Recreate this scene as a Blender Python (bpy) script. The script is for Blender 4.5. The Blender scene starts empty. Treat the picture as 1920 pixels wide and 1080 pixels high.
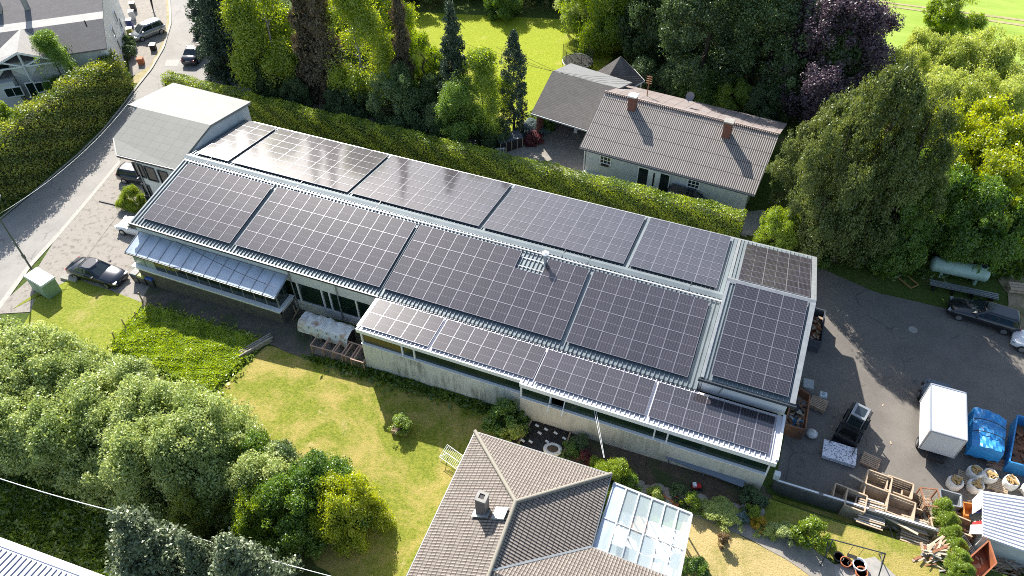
import bpy, math, random
import numpy as np
from mathutils import Vector, Matrix
R = math.radians
rnd = random.Random(7)
sc = bpy.context.scene
col = sc.collection
# ---------------------------------------------------------------- camera frame (surveyed)
CAMH, FPX = 42.154, 1433.53
PITCH, ROLL, AZ = R(45.7529), R(0.3461), R(21.7006)
SUN_EL, SUN_AZ = 35.0, -42.5      # azimuth from +Y towards +X
def ss(x, a, b):
    t = np.clip((x-a)/(b-a), 0, 1); return t*t*(3-2*t)
def gz(u, v):
    """height of the terrain"""
    b = np.interp(u, [-95, -62, -44, -22.1, 5.3, 12, 60], [-1.9, -1.9, -1.6, -.68, .25, .3, .3])
    w = ss(u, 5.0, 6.4)*ss(v, 27.15, 27.6)
    return b*(1-w)+(-.8)*w
def ray(px, py):
    X = (px-960)/FPX; Y = (540-py)/FPX
    c, s = math.cos(ROLL), math.sin(ROLL); X, Y = c*X+s*Y, -s*X+c*Y
    y = math.cos(PITCH)+Y*math.sin(PITCH); z = -math.sin(PITCH)+Y*math.cos(PITCH)
    return (X*math.cos(AZ)-y*math.sin(AZ), X*math.sin(AZ)+y*math.cos(AZ), z)
def P(px, py, h=0.0, z=None):
    """survey: where the sight line of a photo point meets height h above ground (or absolute z)"""
    r = ray(px, py); zz = z if z is not None else h
    for _ in range(25):
        t = (zz-CAMH)/r[2]; u, v = r[0]*t, r[1]*t
        if z is None: zz = float(gz(u, v))+h
    return Vector((u, v, zz))
def hdg(a, b): return math.atan2(b[1]-a[1], b[0]-a[0])
# ---------------------------------------------------------------- objects
def tag(o, label=None, cat=None, group=None, kind=None):
    if label: o['label'] = label
    if cat: o['category'] = cat
    if group: o['group'] = group
    if kind: o['kind'] = kind
    return o
def empty(name, loc, rz=0.0, label=None, cat=None, group=None):
    o = bpy.data.objects.new(name, None); col.objects.link(o)
    o.empty_display_size = .3
    o.location = loc; o.rotation_euler = (0, 0, rz)
    return tag(o, label, cat, group)
def wm(o):
    m = o.matrix_basis.copy()
    return wm(o.parent) @ m if o.parent else m
class MB:
    def __init__(s): s.v = []; s.f = []; s.m = []; s.sm = []
    def add(s, vs, fs, mi=0, smooth=False):
        b = len(s.v); s.v += [tuple(x) for x in vs]
        for f in fs: s.f.append(tuple(i+b for i in f)); s.m.append(mi); s.sm.append(smooth)
    def poly(s, pts, mi=0): s.add(pts, [tuple(range(len(pts)))], mi)
    def box(s, c, d, rz=0.0, mi=0, tilt=None):
        x, y, z = d[0]/2, d[1]/2, d[2]/2; M = Matrix.Rotation(rz, 3, 'Z')
        if tilt is not None: M = M @ tilt
        vs = [Vector(c)+M @ Vector((sx*x, sy*y, sz*z)) for sz in (-1, 1) for sy in (-1, 1) for sx in (-1, 1)]
        s.add(vs, [(0, 2, 3, 1), (4, 5, 7, 6), (0, 1, 5, 4), (2, 6, 7, 3), (0, 4, 6, 2), (1, 3, 7, 5)], mi)
    def hexa(s, lo, hi, mi=0):
        """lo, hi: matching rings of points -> closed solid"""
        n = len(lo); fs = [tuple(reversed(range(n))), tuple(range(n, 2*n))]
        fs += [(i, (i+1) % n, n+(i+1) % n, n+i) for i in range(n)]
        s.add(list(lo)+list(hi), fs, mi)
    def slab(s, pts, t, mi=0):
        """flat polygon with thickness t straight down"""
        s.hexa([Vector(p)-Vector((0, 0, t)) for p in pts], pts, mi)
    def tube(s, a, b, r, r2=None, n=8, mi=0, cap=True, smooth=True):
        a = Vector(a); b = Vector(b); r2 = r if r2 is None else r2
        d = (b-a)
        if d.length < 1e-6: return
        d.normalize(); p = d.orthogonal().normalized(); q = d.cross(p)
        vs = []
        for c, rr in ((a, r), (b, r2)):
            for i in range(n):
                t = 2*math.pi*i/n; vs.append(c+(p*math.cos(t)+q*math.sin(t))*rr)
        s.add(vs, [(i, (i+1) % n, n+(i+1) % n, n+i) for i in range(n)], mi, smooth)
        if cap: s.add(vs, [tuple(reversed(range(n))), tuple(range(n, 2*n))], mi)
    def path(s, pts, r, n=6, mi=0):
        for a, b in zip(pts, pts[1:]): s.tube(a, b, r, n=n, mi=mi)
    def beam(s, a, b, w, h, mi=0):
        a = Vector(a); b = Vector(b); d = (b-a).normalized()
        up = Vector((0, 0, 1)) if abs(d.z) < .95 else Vector((1, 0, 0))
        x = d.cross(up).normalized()*w/2; y = x.cross(d).normalized()*h/2
        s.hexa([a-x-y, a+x-y, a+x+y, a-x+y], [b-x-y, b+x-y, b+x+y, b-x+y], mi)
    def loft(s, rings, mi=0, smooth=True, cap=True, closed=True):
        n = len(rings[0]); vs = [p for r in rings for p in r]; fs = []
        for k in range(len(rings)-1):
            for i in range(n if closed else n-1):
                j = (i+1) % n; fs.append((k*n+i, k*n+j, (k+1)*n+j, (k+1)*n+i))
        s.add(vs, fs, mi, smooth)
        if cap: s.add(vs, [tuple(reversed(range(n))), tuple(range((len(rings)-1)*n, len(rings)*n))], mi)
    def ball(s, c, r, sc_=(1, 1, 1), n=10, mi=0, jit=0, rz=0):
        rings = []; M = Matrix.Rotation(rz, 3, 'Z')
        for k in range(1, n):
            t = math.pi*k/n
            rings.append([Vector(c)+M @ Vector((math.sin(t)*math.cos(a)*r*sc_[0], math.sin(t)*math.sin(a)*r*sc_[1], -math.cos(t)*r*sc_[2]))*(1+rnd.uniform(-jit, jit)) for a in [2*math.pi*i/(n+2) for i in range(n+2)]])
        s.loft(rings, mi)
    def build(s, name, mats, parent=None, world=True, loc=None, smooth=None):
        me = bpy.data.meshes.new(name)
        vs = s.v
        if parent is not None and world:
            Mi = wm(parent).inverted(); vs = [tuple(Mi @ Vector(v)) for v in vs]
        me.from_pydata(vs, [], s.f)
        for m in (mats if isinstance(mats, (list, tuple)) else [mats]): me.materials.append(m)
        me.polygons.foreach_set('material_index', s.m)
        me.polygons.foreach_set('use_smooth', s.sm if smooth is None else [smooth]*len(s.f))
        me.update()
        o = bpy.data.objects.new(name, me); col.objects.link(o)
        if parent is not None: o.parent = parent
        if loc is not None: o.location = loc
        return o
def bevel(o, w=.03, seg=2):
    m = o.modifiers.new('b', 'BEVEL'); m.width = w; m.segments = seg; m.limit_method = 'ANGLE'; m.angle_limit = R(40)
    return o
def copy_tree(o, parent=None):
    c = o.copy(); col.objects.link(c)
    c.parent = parent
    for k in ('label', 'category', 'group'):
        if parent is None and k in c: del c[k]
    for ch in list(o.children): copy_tree(ch, c)
    return c
def fix_normals(o):
    import bmesh
    bm = bmesh.new(); bm.from_mesh(o.data); bmesh.ops.recalc_face_normals(bm, faces=bm.faces); bm.to_mesh(o.data); bm.free(); return o
# ---------------------------------------------------------------- materials
def newmat(name):
    m = bpy.data.materials.new(name); m.use_nodes = True; nt = m.node_tree
    return m, nt, nt.nodes['Principled BSDF']
def N(nt, t, **kw):
    n = nt.nodes.new(t)
    for k, v in kw.items():
        if k in n.inputs: n.inputs[k].default_value = v
        else: setattr(n, k, v)
    return n
def rgba(c): return (c[0], c[1], c[2], 1)
def mat(name, c, rough=.7, metal=0, spec=.5, c2=None, scale=2.0, detail=6, bump=0, bscale=20, stretch=None, lo=.35, hi=.65, coat=0, c3=None, scale3=.4, emit=None):
    m, nt, b = newmat(name)
    b.inputs['Roughness'].default_value = rough; b.inputs['Metallic'].default_value = metal
    b.inputs['Specular IOR Level'].default_value = spec; b.inputs['Coat Weight'].default_value = coat
    b.inputs['Base Color'].default_value = rgba(c)
    tc = N(nt, 'ShaderNodeTexCoord'); L = nt.links
    src = tc.outputs['Object']
    if stretch:
        mp = N(nt, 'ShaderNodeMapping'); mp.inputs['Scale'].default_value = stretch; L.new(src, mp.inputs[0]); src = mp.outputs[0]
    if c2:
        n = N(nt, 'ShaderNodeTexNoise', Scale=scale, Detail=detail, Roughness=.65); L.new(src, n.inputs['Vector'])
        mr = N(nt, 'ShaderNodeMapRange'); mr.inputs[1].default_value = lo; mr.inputs[2].default_value = hi; L.new(n.outputs[0], mr.inputs[0])
        mx = N(nt, 'ShaderNodeMix', data_type='RGBA'); mx.inputs[6].default_value = rgba(c); mx.inputs[7].default_value = rgba(c2)
        L.new(mr.outputs[0], mx.inputs[0]); out = mx.outputs[2]
        if c3:
            n3 = N(nt, 'ShaderNodeTexNoise', Scale=scale3, Detail=4); L.new(src, n3.inputs['Vector'])
            m3 = N(nt, 'ShaderNodeMapRange'); m3.inputs[1].default_value = .5; m3.inputs[2].default_value = .66; L.new(n3.outputs[0], m3.inputs[0])
            mx3 = N(nt, 'ShaderNodeMix', data_type='RGBA'); L.new(m3.outputs[0], mx3.inputs[0]); L.new(out, mx3.inputs[6]); mx3.inputs[7].default_value = rgba(c3); out = mx3.outputs[2]
        L.new(out, b.inputs['Base Color'])
    if bump:
        nb_ = N(nt, 'ShaderNodeTexNoise', Scale=bscale, Detail=5); L.new(src, nb_.inputs['Vector'])
        bp = N(nt, 'ShaderNodeBump', Strength=bump, Distance=.05); L.new(nb_.outputs[0], bp.inputs['Height']); L.new(bp.outputs[0], b.inputs['Normal'])
    if emit: b.inputs['Emission Color'].default_value = rgba(emit); b.inputs['Emission Strength'].default_value = 1
    return m
def grid_mat(name, base, line, px, py, wx, wy, rough=.5, metal=0, c2=None, offset=0, axes=('X', 'Y'), var=0, spec=.5, bump=0, coat=0):
    """rows and columns of lines every px, py metres in object space (tiles, shingles, sheets)"""
    m, nt, b = newmat(name); L = nt.links
    b.inputs['Roughness'].default_value = rough; b.inputs['Metallic'].default_value = metal; b.inputs['Specular IOR Level'].default_value = spec
    tc = N(nt, 'ShaderNodeUVMap'); tc.uv_map = 'UVMap'
    sep = N(nt, 'ShaderNodeSeparateXYZ'); L.new(tc.outputs[0], sep.inputs[0])
    def mth(op, a, bb=None):
        n = N(nt, 'ShaderNodeMath', operation=op)
        for i, x in enumerate((a, bb)):
            if x is None: continue
            if isinstance(x, (int, float)): n.inputs[i].default_value = x
            else: L.new(x, n.inputs[i])
        return n.outputs[0]
    y = mth('DIVIDE', sep.outputs[1], py); row = mth('FLOOR', y)
    x = mth('DIVIDE', sep.outputs[0], px)
    if offset: x = mth('ADD', x, mth('MULTIPLY', row, offset))
    fx = mth('FRACT', x); fy = mth('FRACT', y)
    lx = mth('LESS_THAN', fx, wx/px) if wx else None; ly = mth('LESS_THAN', fy, wy/py) if wy else None
    ln = mth('MAXIMUM', lx, ly) if (lx is not None and ly is not None) else (lx if lx is not None else ly)
    cmb = N(nt, 'ShaderNodeCombineXYZ'); L.new(mth('FLOOR', x), cmb.inputs[0]); L.new(row, cmb.inputs[1])
    wn = N(nt, 'ShaderNodeTexWhiteNoise', noise_dimensions='2D'); L.new(cmb.outputs[0], wn.inputs['Vector'])
    cmix = N(nt, 'ShaderNodeMix', data_type='RGBA'); cmix.inputs[6].default_value = rgba(base); cmix.inputs[7].default_value = rgba(c2 or base)
    no = N(nt, 'ShaderNodeTexNoise', Scale=1.1, Detail=7, Roughness=.7); L.new(tc.outputs[0], no.inputs['Vector'])
    fac = mth('ADD', mth('MULTIPLY', wn.outputs[0], .6), mth('MULTIPLY', mth('SUBTRACT', no.outputs[0], .35), 1.6)); fac = mth('MULTIPLY', fac, .8)
    cl = N(nt, 'ShaderNodeClamp'); L.new(fac, cl.inputs[0]); L.new(cl.outputs[0], cmix.inputs[0])
    mx = N(nt, 'ShaderNodeMix', data_type='RGBA'); L.new(ln, mx.inputs[0]); L.new(cmix.outputs[2], mx.inputs[6]); mx.inputs[7].default_value = rgba(line)
    L.new(mx.outputs[2], b.inputs['Base Color'])
    if bump:
        h = mth('ADD', mth('MULTIPLY', mth('SINE', mth('MULTIPLY', x, 2*math.pi)), .5), mth('SUBTRACT', 1.0, fy))
        bp = N(nt, 'ShaderNodeBump', Strength=bump, Distance=.05); L.new(h, bp.inputs['Height']); L.new(bp.outputs[0], b.inputs['Normal'])
    return m
def uv_planar(o, origin, ax, ay):
    """UV in metres along two world/local axes"""
    me = o.data; uv = me.uv_layers.new(name='UVMap'); ax = Vector(ax).normalized(); ay = Vector(ay).normalized(); og = Vector(origin)
    M = wm(o)
    for l in me.loops:
        p = M @ me.vertices[l.vertex_index].co-og; uv.data[l.index].uv = (p.dot(ax), p.dot(ay))
    return o
def leafmat(name, c, c2, trans=.45, rough=.6):
    m, nt, b = newmat(name); L = nt.links
    nt.nodes.remove(b); out = nt.nodes['Material Output']
    at = N(nt, 'ShaderNodeAttribute', attribute_name='var'); oi = N(nt, 'ShaderNodeObjectInfo')
    ad = N(nt, 'ShaderNodeMath', operation='MULTIPLY_ADD'); L.new(oi.outputs['Random'], ad.inputs[0]); ad.inputs[1].default_value = .3; L.new(at.outputs['Fac'], ad.inputs[2])
    sb = N(nt, 'ShaderNodeMath', operation='SUBTRACT'); L.new(ad.outputs[0], sb.inputs[0]); sb.inputs[1].default_value = .15; sb.use_clamp = True
    mx = N(nt, 'ShaderNodeMix', data_type='RGBA'); mx.inputs[6].default_value = rgba(c); mx.inputs[7].default_value = rgba(c2); L.new(sb.outputs[0], mx.inputs[0])
    df = N(nt, 'ShaderNodeBsdfDiffuse'); tr = N(nt, 'ShaderNodeBsdfTranslucent'); gl = N(nt, 'ShaderNodeBsdfGlossy', Roughness=.45)
    L.new(mx.outputs[2], df.inputs[0])
    hs = N(nt, 'ShaderNodeHueSaturation', Hue=.485, Saturation=1.15, Value=1.35); L.new(mx.outputs[2], hs.inputs['Color']); L.new(hs.outputs[0], tr.inputs[0])
    s1 = N(nt, 'ShaderNodeMixShader'); s1.inputs[0].default_value = trans; L.new(df.outputs[0], s1.inputs[1]); L.new(tr.outputs[0], s1.inputs[2])
    s2 = N(nt, 'ShaderNodeMixShader'); s2.inputs[0].default_value = .06; L.new(s1.outputs[0], s2.inputs[1]); L.new(gl.outputs[0], s2.inputs[2]); gl.inputs[0].default_value = (.8, .85, .8, 1)
    L.new(s2.outputs[0], out.inputs[0])
    return m
M_ = {}
M_['roofmetal'] = mat('roof_metal', (.19, .225, .24), .42, .25, c2=(.155, .185, .20), scale=.7)
M_['gutter'] = mat('anthracite', (.035, .045, .055), .4)
M_['whitewall'] = mat('white_render', (.68, .68, .67), .85, c2=(.58, .58, .57), scale=1.5)
M_['oldwall'] = None
M_['white'] = mat('white_paint', (.8, .8, .8), .5)
M_['whitemetal'] = mat('white_metal_sheet', (.78, .78, .8), .35)
M_['glass'] = mat('dark_glass', (.012, .022, .022), .06, spec=.8)
M_['greenglass'] = mat('green_dark_glazing', (.008, .022, .018), .15, c2=(.02, .04, .02), scale=.6, spec=.6)
M_['oliveglass'] = mat('olive_curtain_glazing', (.10, .08, .02), .3, c2=(.05, .04, .01), scale=5, stretch=(3, 3, .2))
M_['dark'] = mat('near_black', (.012, .012, .014), .6)
M_['black'] = mat('black_plastic', (.02, .02, .022), .4)
M_['alu'] = mat('aluminium', (.6, .62, .65), .35, .7)
M_['galv'] = mat('galvanised', (.36, .38, .39), .45, .5, c2=(.27, .29, .30), scale=3)
M_['rust'] = mat('rusty_steel', (.22, .09, .045), .75, c2=(.34, .16, .08), scale=3, c3=(.12, .06, .04))
M_['wood'] = mat('old_timber', (.30, .21, .14), .85, c2=(.45, .34, .25), scale=4, stretch=(1, 1, 4))
M_['palewood'] = mat('pale_timber', (.52, .40, .28), .8, c2=(.38, .28, .19), scale=4)
M_['brick'] = mat('red_brick', (.20, .08, .055), .9, c2=(.13, .055, .04), scale=8)
M_['concrete'] = mat('concrete', (.36, .34, .31), .9, c2=(.26, .25, .23), scale=3, bump=.2)
M_['rubber'] = mat('tyre_rubber', (.015, .015, .015), .8)
M_['rim'] = mat('wheel_rim', (.45, .46, .48), .3, .8)
M_['terracotta'] = mat('terracotta', (.5, .17, .07), .8, c2=(.4, .13, .06), scale=5)
# ================================================================ HALL
V0, VR, VF = 30.82, 38.24, 45.66
ZE, ZR, ZF = 3.60, 4.79, 3.69
E0, E1, FR = -43.98, .07, 5.72
RV, RZ, RE, RZE = 38.33, 6.32, 30.9, 4.77
LV, LZ, K0, K1 = 27.72, 3.52, -22.3, 5.45
def wallmat(name, c, stain, amount):
    """rendered wall with vertical run-down staining"""
    m, nt, b = newmat(name); L = nt.links; b.inputs['Roughness'].default_value = .9
    tc = N(nt, 'ShaderNodeTexCoord'); mp = N(nt, 'ShaderNodeMapping'); mp.inputs['Scale'].default_value = (2.2, 2.2, .28); L.new(tc.outputs['Object'], mp.inputs[0])
    n1 = N(nt, 'ShaderNodeTexNoise', Scale=1.6, Detail=9, Roughness=.72); L.new(mp.outputs[0], n1.inputs['Vector'])
    n2 = N(nt, 'ShaderNodeTexNoise', Scale=.35, Detail=3); L.new(tc.outputs['Object'], n2.inputs['Vector'])
    ad = N(nt, 'ShaderNodeMath', operation='MULTIPLY'); L.new(n1.outputs[0], ad.inputs[0]); L.new(n2.outputs[0], ad.inputs[1])
    mr = N(nt, 'ShaderNodeMapRange'); mr.inputs[1].default_value = .24; mr.inputs[2].default_value = .36; mr.inputs[4].default_value = amount; L.new(ad.outputs[0], mr.inputs[0])
    mx = N(nt, 'ShaderNodeMix', data_type='RGBA'); mx.inputs[6].default_value = rgba(c); mx.inputs[7].default_value = rgba(stain); L.new(mr.outputs[0], mx.inputs[0]); L.new(mx.outputs[2], b.inputs['Base Color'])
    return m
M_['stain'] = wallmat('stained_render', (.66, .66, .63), (.20, .20, .17), .75)
M_['cream'] = wallmat('cream_render', (.66, .62, .52), (.30, .27, .18), .45)
hall = empty('industrial_hall', (-20, 34, -.7), 0, 'long low industrial hall with grey metal gable roof and white walls', 'hall')
def ribs(mb, a0, a1, b0, b1, pitch=.3, h=.085, w=.07, mi=0, skip=None):
    """ribs running from eave line a0-a1 to ridge line b0-b1"""
    a0, a1, b0, b1 = map(Vector, (a0, a1, b0, b1)); n = max(1, int((a1-a0).length/pitch))
    for i in range(n+1):
        t = i/n; p = a0.lerp(a1, t); q = b0.lerp(b1, t)
        if skip and skip(p.x): continue
        x = (a1-a0).normalized()*w/2; nn = (a1-a0).cross(q-p).normalized()
        if nn.z < 0: nn = -nn
        mb.hexa([p-x, p+x, q+x, q-x], [p-x*.5+nn*h, p+x*.5+nn*h, q+x*.5+nn*h, q-x*.5+nn*h], mi)
def roofslab(mb, pts, t=.12, mi=0): mb.slab(pts, t, mi)
mb = MB(); roofslab(mb, [(E0, V0, ZE), (E1, V0, ZE), (E1, VR, ZR), (E0, VR, ZR)])
ribs(mb, (E0+.2, V0+.02, ZE), (E1-.05, V0+.02, ZE), (E0+.2, VR-.2, ZR-.03), (E1-.05, VR-.2, ZR-.03))
mb.build('roof', M_['roofmetal'], hall)
mb = MB(); roofslab(mb, [(E0, VR, ZR), (E1, VR, ZR), (E1, VF, ZF), (E0, VF, ZF)])
ribs(mb, (E0+.2, VF-.02, ZF), (E1-.05, VF-.02, ZF), (E0+.2, VR+.2, ZR-.03), (E1-.05, VR+.2, ZR-.03))
mb.build('roof', M_['roofmetal'], hall)
mb = MB(); w_ = .32
mb.hexa([(E0, VR-w_, ZR-.02), (E1, VR-w_, ZR-.02), (E1, VR, ZR+.08), (E0, VR, ZR+.08)], [(E0, VR-w_, ZR+.015), (E1, VR-w_, ZR+.015), (E1, VR, ZR+.115), (E0, VR, ZR+.115)])
mb.hexa([(E0, VR, ZR+.08), (E1, VR, ZR+.08), (E1, VR+w_, ZR-.02), (E0, VR+w_, ZR-.02)], [(E0, VR, ZR+.115), (E1, VR, ZR+.115), (E1, VR+w_, ZR+.015), (E0, VR+w_, ZR+.015)])
for i in range(int((E1-E0)/.3)):                      # teeth of the sheets closing under the ridge cap
    x = E0+.2+i*.3; mb.box((x, VR-w_-.06, ZR-.02), (.12, .12, .07))
mb.build('ridge_cap', M_['roofmetal'], hall)
# main eave gutters
mb = MB(); mb.box(((E0+K0)/2, V0-.06, ZE-.08), (K0-E0+.1, .16, .17)); mb.box(((K0+E1)/2, V0-.04, ZE-.06), (E1-K0, .1, .08)); mb.build('gutter', M_['gutter'], hall)
mb = MB(); mb.box(((E0+FR)/2, VF+.06, ZF-.06), (FR-E0, .13, .13)); mb.build('gutter', M_['galv'], hall)
# near wall left of the lean-to, white upper fascia panel and dark glazing band below
mb = MB(); yw = V0+.22
mb.box(((E0+K0)/2+.1, yw+.1, 2.75), (K0-E0-.1, .2, 1.45)); mb.box(((E0+K0)/2+.1, yw+.12, -1.25), (K0-E0-.1, .2, 2.5)); mb.build('wall', M_['whitewall'], hall)
mb = MB(); mb.box(((E0+K0)/2+.1, yw+.16, 1.02), (K0-E0-.1, .08, 2.02)); mb.build('window_band', M_['greenglass'], hall)
for x in (-29.55, -27.45, -26.8, -24.55, -23.0):
    mb = MB(); mb.box((x, yw+.08, 1.02), (.1, .12, 2.02)); mb.build('mullion', M_['white'], hall)
for x in (-29.9, -25.95):
    mb = MB(); mb.tube((x, yw-.08, 3.45), (x, yw-.08, -.9), .055); mb.build('downpipe', M_['galv'], hall)
mb = MB(); mb.box((E0+.35, (V0+VF)/2, 1.0), (.2, VF-V0-.5, 4.9)); mb.box((-19.3, VF-.35, 1.3), (FR-E0-1, .2, 4.4)); mb.build('wall', M_['whitewall'], hall)
# ---- raised right section
mb = MB(); roofslab(mb, [(E1, RE, RZE), (FR, RE, RZE), (FR, RV, RZ), (E1, RV, RZ)])
ribs(mb, (E1+.1, RE+.02, RZE), (FR-.1, RE+.02, RZE), (E1+.1, RV-.15, RZ-.03), (FR-.1, RV-.15, RZ-.03), pitch=.3)
mb.build('roof', M_['roofmetal'], hall)
mb = MB(); roofslab(mb, [(E1, RV, RZ), (FR, RV, RZ), (FR, VF, ZF), (E1, VF, ZF)])
ribs(mb, (E1+.1, VF-.02, ZF), (FR-.1, VF-.02, ZF), (E1+.1, RV+.15, RZ-.05), (FR-.1, RV+.15, RZ-.05), pitch=.3)
mb.build('roof', M_['roofmetal'], hall)
for ax_, az_, bx, bz in ((RE, RZE, RV, RZ), (RV, RZ, VF, ZF)):
    for x, w2 in ((FR-.16, .34), (E1+.1, .2)):
        mb = MB(); mb.hexa([(x-w2/2, ax_, az_), (x+w2/2, ax_, az_), (x+w2/2, bx, bz), (x-w2/2, bx, bz)], [(x-w2/2, ax_, az_+.09), (x+w2/2, ax_, az_+.09), (x+w2/2, bx, bz+.09), (x-w2/2, bx, bz+.09)]); mb.build('verge_trim', M_['galv'], hall)
mb = MB(); mb.hexa([(E1, RV-.28, RZ-.03), (FR, RV-.28, RZ-.03), (FR, RV, RZ+.09), (E1, RV, RZ+.09)], [(E1, RV-.28, RZ+.01), (FR, RV-.28, RZ+.01), (FR, RV, RZ+.13), (E1, RV, RZ+.13)])
mb.hexa([(E1, RV, RZ+.09), (FR, RV, RZ+.09), (FR, RV+.28, RZ-.07), (E1, RV+.28, RZ-.07)], [(E1, RV, RZ+.13), (FR, RV, RZ+.13), (FR, RV+.28, RZ-.03), (E1, RV+.28, RZ-.03)]); mb.build('ridge_cap', M_['galv'], hall)
mb = MB(); mb.box(((E1+FR)/2, RE-.07, RZE-.1), (FR-E1+.2, .17, .2)); mb.build('gutter', M_['gutter'], hall)
mb = MB(); mb.box(((E1+FR)/2-.05, RE+.45, (RZE+3.3)/2-.15), (FR-E1-.5, .25, RZE-3.2)); mb.build('wall', M_['whitemetal'], hall)
mb = MB()   # triangular gable pieces on the left of the raised part + gable wall to the yard
mb.slab([(E1+.05, RE+.3, 0), (E1+.25, RE+.3, 0), (E1+.25, VF, 0), (E1+.05, VF, 0)], .1)
for x0, x1 in ((E1+.03, E1+.17), (FR-.62, FR-.42)):
    mb.hexa([(x0, RE+.35, RZE-.14+.07), (x0, RV, RZ-.14), (x0, VF-.2, ZF-.1), (x0, VF-.2, -1), (x0, RE+.35, -1)][::-1], [(x1, RE+.35, RZE-.14+.07), (x1, RV, RZ-.14), (x1, VF-.2, ZF-.1), (x1, VF-.2, -1), (x1, RE+.35, -1)][::-1])
o = mb.build('gable_wall', M_['whitewall'], hall); fix_normals(o)
mb = MB(); mb.tube((1.55, RE-.12, RZE-.15), (1.35, V0+.2, 3.62), .045); mb.build('downpipe', M_['galv'], hall)
# ---- lean-to
LT = V0-.04
mb = MB(); roofslab(mb, [(K0, LV-.05, LZ), (-10.35, LV-.05, LZ), (-10.35, LT, LZ+.0), (K0, LT, LZ)], .1)
roofslab(mb, [(-10.35, LV-.3, LZ), (K1, LV-.3, LZ), (K1, LT, LZ), (-10.35, LT, LZ)], .1)
ribs(mb, (K0+.15, LV-.03, LZ), (-10.4, LV-.03, LZ), (K0+.15, LT-.05, LZ), (-10.4, LT-.05, LZ)); ribs(mb, (-10.25, LV-.28, LZ), (K1-.1, LV-.28, LZ), (-10.25, LT-.05, LZ), (K1-.1, LT-.05, LZ))
mb.build('lean_to_roof', mat('pale_roof_metal', (.62, .61, .64), .4, .2), hall)
mb = MB(); mb.box(((K0-10.35)/2, LV-.1, LZ-.14), (-10.35-K0, .1, .32)); mb.box((K0-.02, (LV+LT)/2+.1, LZ-.09), (.14, LT-LV-.1, .24))
mb.box(((K1-10.35)/2, LV-.36, LZ-.16), (K1+10.35, .11, .36)); mb.box((-10.38, LV-.2, LZ-.163), (.1, .34, .35)); mb.box((K1-.02, (LV+LT)/2, LZ-.03), (.16, LT-LV+.3, .2)); mb.build('fascia', M_['white'], hall)
def leanwall(x0, x1, y, zt, m, glasses, zg0, zg1):
    mb = MB(); mb.box(((x0+x1)/2, y, (zg0-2.4)/2), (x1-x0, .2, zg0+2.4)); mb.build('wall', m, hall)
    mb = MB(); mb.box(((x0+x1)/2, y-.02, zg0+.035), (x1-x0, .3, .06)); mb.build('sill', M_['white'], hall)
    for a, b, g in glasses:
        mb = MB(); mb.box(((a+b)/2, y+.05, (zg0+.07+zg1)/2), (b-a, .06, zg1-zg0-.07)); w = mb.build('window', g, hall)
        mb = MB(); mb.box((b, y, (zg0+.07+zg1)/2), (.09, .18, zg1-zg0-.07))
        if a == glasses[0][0]: mb.box((a+.05, y, (zg0+.07+zg1)/2), (.1, .18, zg1-zg0-.07))
        mb.build('frame', M_['white'], w)
    mb = MB(); mb.box(((x0+x1)/2, y+.02, (zg1+zt)/2), (x1-x0, .16, zt-zg1)); mb.build('lintel', M_['whitewall'], hall)
leanwall(K0+.22, -10.4, LV+.0, LZ-.12, M_['stain'], [(K0+.25, -18.95, M_['oliveglass']), (-18.95, -18.05, M_['greenglass']), (-18.05, -10.42, M_['greenglass'])], 2.1, 3.12)
leanwall(-10.4, K1-.25, LV-.25, LZ-.12, M_['cream'], [(-10.38, -8.35, M_['greenglass']), (-7.4, -1.65, M_['greenglass']), (-1.65, -.85, M_['greenglass']), (-.85, K1-.3, M_['greenglass'])], 2.05, 3.08)
mb = MB(); mb.box((K0+.3, (LV+LT)/2+.3, .9), (.2, LT-LV-.3, 4.9)); mb.box((K1-.3, (LV+LT)/2, 1.0), (.2, LT-LV-.1, 4.7)); mb.build('wall', M_['whitewall'], hall)
# tilted open casement
g = MB(); g.box((-7.88, LV-.5, 2.5), (.95, .05, .85), tilt=Matrix.Rotation(R(38), 3, 'X')); cas = g.build('open_window', mat('blue_grey_pane', (.12, .17, .22), .15), hall)
g = MB()
for x in (-8.35, -7.41): g.beam((x, LV-.85, 2.15), (x, LV-.28, 2.98), .06, .06)
g.build('frame', M_['white'], cas)
mb = MB(); mb.box((-21.2, VR-.55, ZR+.05), (45.0, .07, .07)); mb.build('cable_tray', M_['whitemetal'], hall)
for x in (-41.8, -33.2, -26.2, -11.3, -2.2, -9.4):
    mb = MB(); mb.beam((x, VR-.5, ZR+.04), (x+.05, VR+.5, ZR+.1), .05, .04); mb.build('cable', M_['gutter'], hall)
# vent pipe
mb = MB(); mb.tube((-12.2, 37.0, 4.45), (-12.2, 37.0, 5.6), .13, n=12, mi=0); mb.tube((-12.2, 37.0, 4.5), (-12.2, 37.0, 4.75), .24, .15, n=12); pp = mb.build('vent_pipe', M_['alu'], hall)
mb = MB(); mb.tube((-12.2, 37.0, 5.6), (-12.2, 37.0, 5.68), .27, .27, n=14); mb.tube((-12.2, 37.0, 5.68), (-12.2, 37.0, 5.8), .27, .05, n=14); mb.build('cap', M_['white'], pp)
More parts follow.
